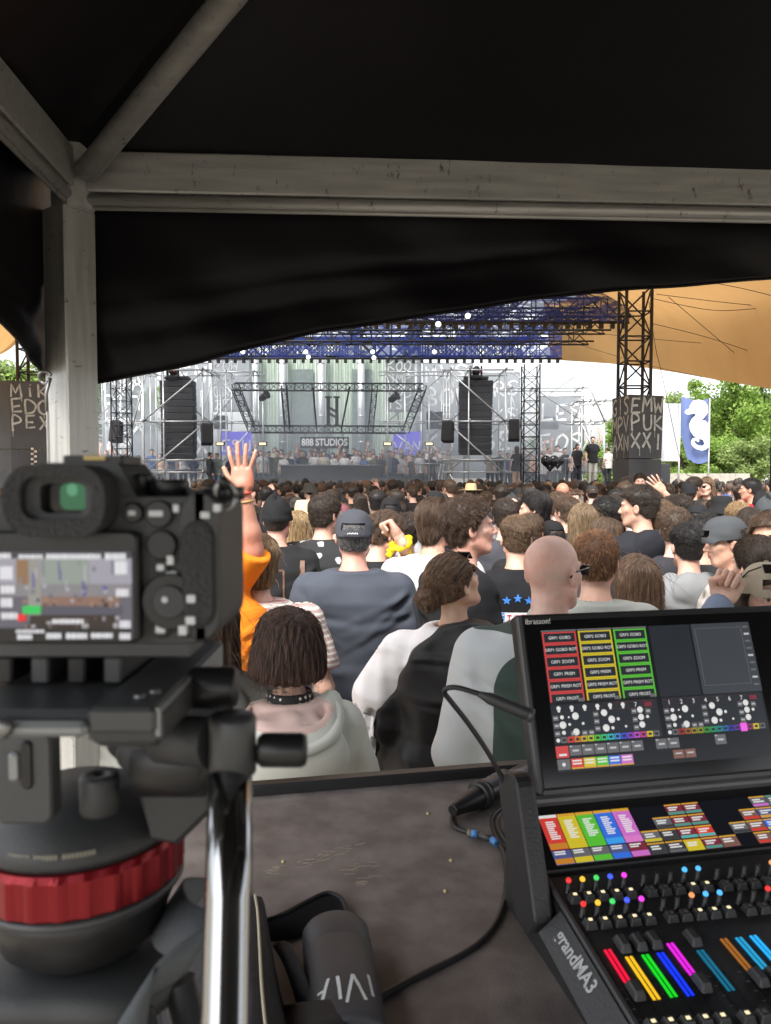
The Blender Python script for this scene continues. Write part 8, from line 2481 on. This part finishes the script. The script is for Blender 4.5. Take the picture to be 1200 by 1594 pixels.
for k, c in enumerate(('redl', 'yel', 'grn')):
	s0, s1 = k * .165 + .004, k * .165 + .158
	ui(s0 - .003, s1 + .003, .0, .012, 'gry')
	for r in range(6):
		t0 = .015 + r * .088; t1 = t0 + (.086 if r < 5 else .066)
		ui(s0, s1, t0, t1, c, 'cue_frame'); ui(s0 + .007, s1 - .007, t0 + .010, t1 - (.010 if r < 5 else .0), 'ink', 'cue_cell', .0031)
		text('cue_text', 'GRP%d %s' % (k + 1, ('GOBO', 'GOBO ROT', 'ZOOM', 'PRISM', 'PRISM ROT', 'FROST')[r]), .0062, E('whi'), mon, Matrix.Translation(mw(LU + (s0 + s1) / 2 * LW, LV0 + (t0 + .044) * LH, .0036) - cs.location) @ MX0)
	ui(s1 - .03, s1 - .004, .50, .525, 'gry', 'pool_corner', .0035)
ui(.505, .70, .0, .53, 'ink'); ui(.71, 1.0, .0, .53, 'fog')
for a_, b_, e_, f_ in ((.725, .955, .035, .038), (.725, .955, .465, .468), (.725, .727, .035, .468), (.953, .955, .035, .468)): ui(a_, b_, e_, f_, 'gry', 'layout_line', .0032)
for k in range(9): ui(.965, .99, .03 + k * .055, .045 + k * .055, 'txt' if k % 3 == 1 else 'gry', 'side_entry', .0032)
for b0 in (.0, .505):
	ui(b0 + .002, b0 + .485, .538, .805, 'ink')
	for k in range(8):
		s0 = b0 + .008 + k * .058
		ui(s0, s0 + .054, .545, .600, 'redl', 'pool_frame'); ui(s0 + .003, s0 + .051, .551, .594, 'ink', 'pool_cell', .0031)
		if b0 == 0 and k < 6: uic(s0 + .027, .565, .011, 'whi'); ui(s0 + .022, s0 + .032, .578, .592, 'whi', 'bulb_foot', .0033)
		elif k < 7: text('pool_digit', str(k + 1), .009, E('whi'), mon, Matrix.Translation(mw(LU + (s0 + .027) * LW, LV0 + .573 * LH, .0036) - cs.location) @ MX0)
		else: ui(s0 + .01, s0 + .044, .558, .588, 'dkr', 'pool_text', .0033)
	for (s, t, r) in ((.045, .628, .010), (.105, .625, .018), (.045, .682, .018), (.10, .735, .017), (.075, .68, .007), (.135, .68, .007), (.045, .735, .010), (.235, .615, .017), (.265, .665, .018), (.235, .722, .018), (.295, .665, .008), (.265, .725, .008), (.325, .72, .006), (.40, .60 + .01, .016), (.40, .662, .016), (.40, .716, .016), (.43, .662, .008), (.075, .63, .005)):
		uic(b0 + s, t, r, 'whi')
	for (s, t) in ((.005, .615), (.005, .668), (.005, .722), (.185, .605), (.185, .655), (.185, .705), (.36, .60), (.36, .66), (.36, .715), (.075, .728), (.125, .728), (.155, .728), (.425, .605)):
		ui(b0 + s, b0 + s + .024, t, t + .036, 'gry', 'pool_box', .0030); ui(b0 + s + .004, b0 + s + .020, t + .012, t + .022, 'txt', 'pool_text', .0033)
	hues = ['whi', 'gry', (.6, .05, .04), (.6, .18, .03), (.55, .4, .03), (.45, .5, .03), (.08, .5, .04), (.04, .5, .2), (.03, .45, .45), (.05, .25, .6), (.05, .08, .6), (.25, .05, .55), (.5, .08, .5), (.5, .05, .25), 'yel', 'gry']
	for k, c in enumerate(hues[1:]):
		s0 = b0 + .028 + k * .0298
		if not isinstance(c, str): ECOL['h%d' % k] = tuple(v * (1 if b0 == 0 else .55) for v in c); c = 'h%d' % k
		ui(s0, s0 + .027, .765, .805, emat('hue_%d_%d' % (k, b0 > 0), ECOL[c], .38), 'hue_frame', .0031)
		if not (b0 and k == 11): ui(s0 + .006, s0 + .021, .776, .794, 'ink', 'hue_cell', .0033)
		else: ui(s0 - .003, s0 + .028, .755, .815, emat('hue_pick', (.8, .12, .7), .42), 'hue_picked', .0035)
	uic(b0 + .016, .785, .010, 'whi')
ui(.0, .055, .825, .905, 'redl', 'home_tile'); ui(.012, .045, .878, .892, 'whi', 'home_text', .0033)
for k in range(13):
	if k in (6, 9, 10, 11): continue
	s0 = .06 + k * .0555; ui(s0, s0 + .052, .825, .895, 'gry', 'menu_tile'); ui(s0 + .012, s0 + .040, .855, .868, 'txt', 'menu_text', .0032); ui(s0 + .002, s0 + .012, .827, .835, 'txt', 'menu_index', .0032)
ui(.0, .055, .915, .985, 'gry', 'menu_tile'); uic(.027, .95, .009, 'whi')
for k, c in enumerate(('red', 'yel', 'grn', 'blu', 'mag')):
	s0 = .06 + k * .0555; ui(s0, s0 + .053, .915, .985, c, 'executor_tile'); ui(s0 + .006, s0 + .046, .925, .935, 'whi', 'executor_text', .0032); ui(s0 + .006, s0 + .046, .945, .955, 'whi', 'executor_text', .0032); ui(s0, s0 + .053, .975, .985, 'org', 'executor_foot', .0032)
for k in range(2): ui(.52 + k * .055, .57 + k * .055, .91, .97, 'brn', 'menu_tile'); ui(.53 + k * .055, .56 + k * .055, .93, .94, 'txt', 'menu_text', .0032)
# maker's lettering on the bezel
q = (onplane(836, 968, PM, NM)); Mx = MX0
text('bezel_lettering', 'ibrasson!', .0115, mat('bezel_print', (.75, .75, .75), .6), mon, Matrix.Translation(q + NM * .0028 - cs.location) @ Mx, .0001, sx=.95)
# ================================================================== lamp, plug, cables, backpack on the desk
M_RUB = mat('black_rubber', (.014, .014, .015), .5, var=.1)
gl = thing('gooseneck_lamp', 'black gooseneck console lamp bent over towards the monitor', 'lamp', P(803, 1236, 1.0))
gp = [(806, 1250, .985), (788, 1222, .985), (760, 1172, .98), (728, 1125, .97), (702, 1092, .96), (692, 1078, .955), (697, 1071, .95), (715, 1071, .945), (748, 1081, .94)]
m = MB(); m.tube(smoothpath([P(*p) for p in gp], 8), .0034, 10); m.build('neck', M_RUB, gl)
m = MB(); a_, b_ = P(745, 1080, .94), P(828, 1114, .93); d_ = (b_ - a_)
m.tube([a_, a_ + d_ * .12, a_ + d_ * .2, a_ + d_ * .9, b_], [.0038, .0055, .0075, .0082, .0078], 16); m.build('lamp_head', M_CAMB, gl)
m = MB(); m.tube([a_ + d_ * .93, b_ + d_ * .02], [.0090, .0086], 16); m.build('end_ring', M_CONE, gl)
pg = thing('multipin_plug', 'big black multipin plug lying on the desk beside the console', 'plug', onz(740, 1250, Z_D))
a_, b_ = onz(704, 1262, Z_D + .020), onz(815, 1200, Z_D + .030); d_ = b_ - a_
m = MB(); pts = [a_ + d_ * t for t in (0, .03, .10, .18, .26, .34, .37)]; m.tube(pts, [.009, .011, .014, .0165, .019, .0205, .0205], 24); m.build('cable_cone', M_CAMD, pg)
m = MB(); m.tube([a_ + d_ * t for t in (.33, .345, .40, .415)], [.0205, .026, .026, .0225], 28); m.build('collar', M_RUB, pg)
m = MB(); pts = [a_ + d_ * t for t in np.linspace(.41, .74, 12)]; m.tube(pts, [.0215 + (.0008 if i % 2 else 0) for i in range(12)], 28); m.build('shell', mat('plug_shell', (.05, .048, .05), .3, metal=.5), pg)
m = MB(); m.tube([a_ + d_ * t for t in (.74, .78, 1.15)], [.016, .015, .014], 20); m.build('socket', mat('plug_socket', (.12, .115, .12), .3, metal=.6), pg)
def dcable(name, label, pix, r, h=None, cat='cable', m_=None):
	pts = [onz(px, py, Z_D + (h or r)) for px, py in pix]
	m = MB(); m.tube(smoothpath(pts, 8), r, 10)
	return tag(m.build(name, m_ or M_RUB), label, cat)
t = thing('signal_cable', 'black cable with two blue marker rings looping over the desk from the plug', 'cable', onz(700, 1300, Z_D))
pix = [(706, 1262), (703, 1275), (707, 1287), (722, 1294), (740, 1298), (757, 1303), (772, 1310), (783, 1325), (788, 1352), (787, 1388), (776, 1428), (752, 1462), (715, 1488), (660, 1515), (600, 1547), (540, 1580), (480, 1615), (420, 1660)]
m = MB(); m.tube(smoothpath([onz(x, y, Z_D + .0042) for x, y in pix], 8), .0040, 10); m.build('cable_run', M_RUB, t)
for (x0, y0, x1, y1, c, r) in ((728, 1296, 734, 1297, 'tan', .0058), (734, 1297, 744, 1299, 'blue', .0060), (766, 1307, 774, 1313, 'blue', .0058), (745, 1299, 765, 1306, 'dark', .0054)):
	m = MB(); m.tube([onz(x0, y0, Z_D + .006), onz(x1, y1, Z_D + .006)], r, 14); m.build('marker_ring' if c != 'dark' else 'label_sleeve', mat('ring_' + c, {'tan': (.22, .17, .11), 'blue': (.07, .22, .50), 'dark': (.05, .05, .052)}[c], .5), t)
for k, (lab, off) in enumerate((('outer loop of the thin cable coil behind the console cheek', 0), ('middle loop of the thin cable coil behind the console cheek', 9), ('inner loop of the thin cable coil behind the console cheek', 17))):
	dcable('coiled_cable', lab, [(815 + off, 1255), (790 + off, 1253 + off * .3), (768 + off, 1270), (767 + off, 1290), (785 + off, 1318), (812, 1336)], .0034, h=.0036 + k * .0068)['group'] = 'thin coiled cables by the console'
bp_ = thing('backpack', 'black backpack with beige piping and a mesh pocket lying on the desk', 'backpack', onz(430, 1560, Z_D))
M_PACK = plain('pack_nylon', (.022, .021, .024), .7, strength=.5, scale=14, depth=.02)
M_MESHP = thin('mesh_pocket', (.02, .02, .022), .18, .2)
def packpatch(rows, name, m_, sol=.0015):
	R_ = [smoothpath([onz(x, y, Z_D + h) for x, y, h in r], 5) for r in rows]
	n = len(R_[0]); cols = [smoothpath([r[i] for r in R_], 5) for i in range(n)]; k = len(cols[0])
	m = MB(); m.smooth = True; m.add([p for c in cols for p in c], [(i * k + j, i * k + j + 1, (i + 1) * k + j + 1, (i + 1) * k + j) for i in range(n - 1) for j in range(k - 1)])
	o = m.build(name, m_, bp_); s_ = o.modifiers.new('t', 'SOLIDIFY'); s_.thickness = sol; return o
packpatch([[(290, 1400, .005), (330, 1392, .06), (398, 1394, .075), (410, 1402, .05), (416, 1432, .004)], [(270, 1460, .005), (330, 1450, .075), (404, 1470, .085), (420, 1476, .06), (426, 1490, .004)], [(250, 1540, .005), (330, 1530, .08), (408, 1550, .085), (430, 1552, .06), (440, 1556, .004)], [(240, 1660, .005), (330, 1650, .08), (418, 1650, .085), (446, 1640, .06), (470, 1640, .004)]], 'pack_body', M_PACK)
m = MB(); m.tube(smoothpath([onz(x, y, Z_D + h) for x, y, h in ((397, 1393, .077), (401, 1420, .081), (404, 1470, .087), (406, 1510, .087), (409, 1555, .087), (419, 1650, .087))], 6), .0016, 6); m.build('piping', mat('beige_piping', (.42, .38, .28), .8), bp_)
packpatch([[(412, 1436, .030), (440, 1424, .012), (480, 1404, .010), (510, 1392, .010), (532, 1402, .010), (540, 1424, .012)], [(416, 1450, .020), (450, 1440, .008), (490, 1424, .006), (515, 1416, .006), (530, 1422, .006), (540, 1440, .006)], [(418, 1466, .006), (450, 1462, .004), (490, 1450, .003), (515, 1446, .003), (530, 1448, .003), (541, 1456, .003)]], 'mesh_pocket', M_MESHP, .0008)
m = MB(); m.tube(smoothpath([onz(x, y, Z_D + .012) for x, y in ((411, 1434), (440, 1423), (480, 1402), (510, 1390), (532, 1400), (541, 1424))], 6), .0032, 6); m.build('pocket_binding', M_PACK, bp_)
packpatch([[(424, 1472, .05), (438, 1464, .055), (452, 1468, .055)], [(440, 1500, .045), (455, 1500, .05), (470, 1505, .05)], [(458, 1550, .03), (474, 1550, .035), (490, 1555, .035)], [(470, 1600, .02), (490, 1600, .02), (505, 1602, .02)]], 'shoulder_strap', M_PACK, .004)
packpatch([[(432, 1566, .02), (480, 1558, .050), (530, 1556, .052), (560, 1566, .03)], [(430, 1600, .02), (480, 1598, .056), (530, 1596, .056), (570, 1604, .03)], [(430, 1650, .02), (480, 1650, .056), (530, 1650, .056), (580, 1650, .03)]], 'bottle_pocket', M_PACK)
bt2 = thing('drink_bottle', 'matte charcoal bottle with pale angular lettering lying in the backpack pocket', 'bottle', onz(530, 1500, Z_D))
a_, b_ = onz(521, 1430, Z_D + .042), onz(557, 1700, Z_D + .042); d_ = (b_ - a_).normalized()
rb_, SQ_ = .0415, .68                      # a soft flask: wider than it is high
m = MB(); m.tube([a_, a_ + d_ * .003, a_ + d_ * .010, a_ + d_ * .05, a_ + d_ * .0515, a_ + d_ * .053, a_ + d_ * .19, a_ + d_ * .2], [rb_ * .80, rb_ * .93, rb_, rb_, rb_ * .985, rb_, rb_, rb_ * .9], 36)
for v in m.v: v.z = Z_D + (v.z - Z_D) * SQ_
m.build('bottle_body', mat('matte_charcoal', (.035, .036, .042), .55, var=.25, scale=14), bt2)
side = d_.cross(Vector((0, 0, 1))).normalized();
if side.x < 0: side = -side
upb = side.cross(d_).normalized(); upb = upb if upb.z > 0 else -upb
def onbot(px, py):
	"""where the ray through a pixel meets the bottle's round wall"""
	o_, r_ = Vector((0, 0, Z_D + (EYE - Z_D) / SQ_)), ray(px, py); r_ = Vector((r_.x, r_.y, r_.z / SQ_)).normalized()
	oc = o_ - a_; dd_ = r_ - d_ * r_.dot(d_); oo = oc - d_ * oc.dot(d_)
	A2, B2, C2 = dd_.dot(dd_), 2 * dd_.dot(oo), oo.dot(oo) - (rb_ + .0004) ** 2
	disc_ = B2 * B2 - 4 * A2 * C2
	t = (-B2 - math.sqrt(max(0, disc_))) / (2 * A2)
	q = o_ + r_ * t; n_ = (q - a_ - d_ * (q - a_).dot(d_)).normalized()
	q.z = Z_D + (q.z - Z_D) * SQ_; return q, Vector((n_.x, n_.y, n_.z / SQ_)).normalized()
for st in ([(494, 1549), (503, 1543)], [(502, 1556), (506, 1540), (511, 1523)], [(525, 1519), (528, 1537), (530, 1555)], [(540, 1560), (544, 1540), (549, 1516)], [(549, 1516), (559, 1534), (570, 1556)], [(573, 1517), (577, 1534), (581, 1551)]):
	fine = [Vector((st[i][0], st[i][1], 0)).lerp(Vector((st[i + 1][0], st[i + 1][1], 0)), t) for i in range(len(st) - 1) for t in (0, .33, .66, 1)]
	qs = [onbot(p.x, p.y) for p in fine]
	m = MB(); m.ribbon([q for q, n in qs], .0038, qs[len(qs) // 2][1]); m.build('letter_stroke', M_MARK, bt2)
# ================================================================== stage smoke drifting over the deck and the front barrier
m = MB(); m.box((-2.6, 33.2, 3.3), (19, 10.6, 6.2))
hz = m.build('stage_smoke', [])
hz.data.materials.clear()
M_HZ = bpy.data.materials.new('smoke_air'); M_HZ.use_nodes = True
_n = M_HZ.node_tree; _n.nodes.clear(); _o = _n.nodes.new('ShaderNodeOutputMaterial'); _v = _n.nodes.new('ShaderNodeVolumePrincipled')
_v.inputs['Color'].default_value = (.84, .91, 1.0, 1); _v.inputs['Anisotropy'].default_value = .2
_t = _n.nodes.new('ShaderNodeTexCoord'); _x = _n.nodes.new('ShaderNodeTexNoise'); _x.inputs['Scale'].default_value = .45; _x.inputs['Detail'].default_value = 3
_s = _n.nodes.new('ShaderNodeSeparateXYZ'); _n.links.new(_t.outputs['Object'], _x.inputs['Vector']); _n.links.new(_t.outputs['Object'], _s.inputs[0])
_r = _n.nodes.new('ShaderNodeMapRange'); _r.inputs['From Min'].default_value = .2; _r.inputs['From Max'].default_value = 6.2; _r.inputs['To Min'].default_value = 1.0; _r.inputs['To Max'].default_value = .12
_n.links.new(_s.outputs[2], _r.inputs['Value'])
_c = _n.nodes.new('ShaderNodeMapRange'); _c.inputs['From Min'].default_value = .35; _c.inputs['From Max'].default_value = .75; _c.inputs['To Min'].default_value = .09; _c.inputs['To Max'].default_value = .28
_n.links.new(_x.outputs['Fac'], _c.inputs['Value'])
_m = _n.nodes.new('ShaderNodeMath'); _m.operation = 'MULTIPLY'; _n.links.new(_r.outputs[0], _m.inputs[0]); _n.links.new(_c.outputs[0], _m.inputs[1])
_n.links.new(_m.outputs[0], _v.inputs['Density']); _n.links.new(_v.outputs[0], _o.inputs['Volume'])
hz.data.materials.append(M_HZ)
tag(hz, 'pale stage smoke drifting over the deck and the front barrier', 'smoke', kind='stuff')
SC.cycles.volume_step_rate = 4.0
SC.cycles.volume_max_steps = 64
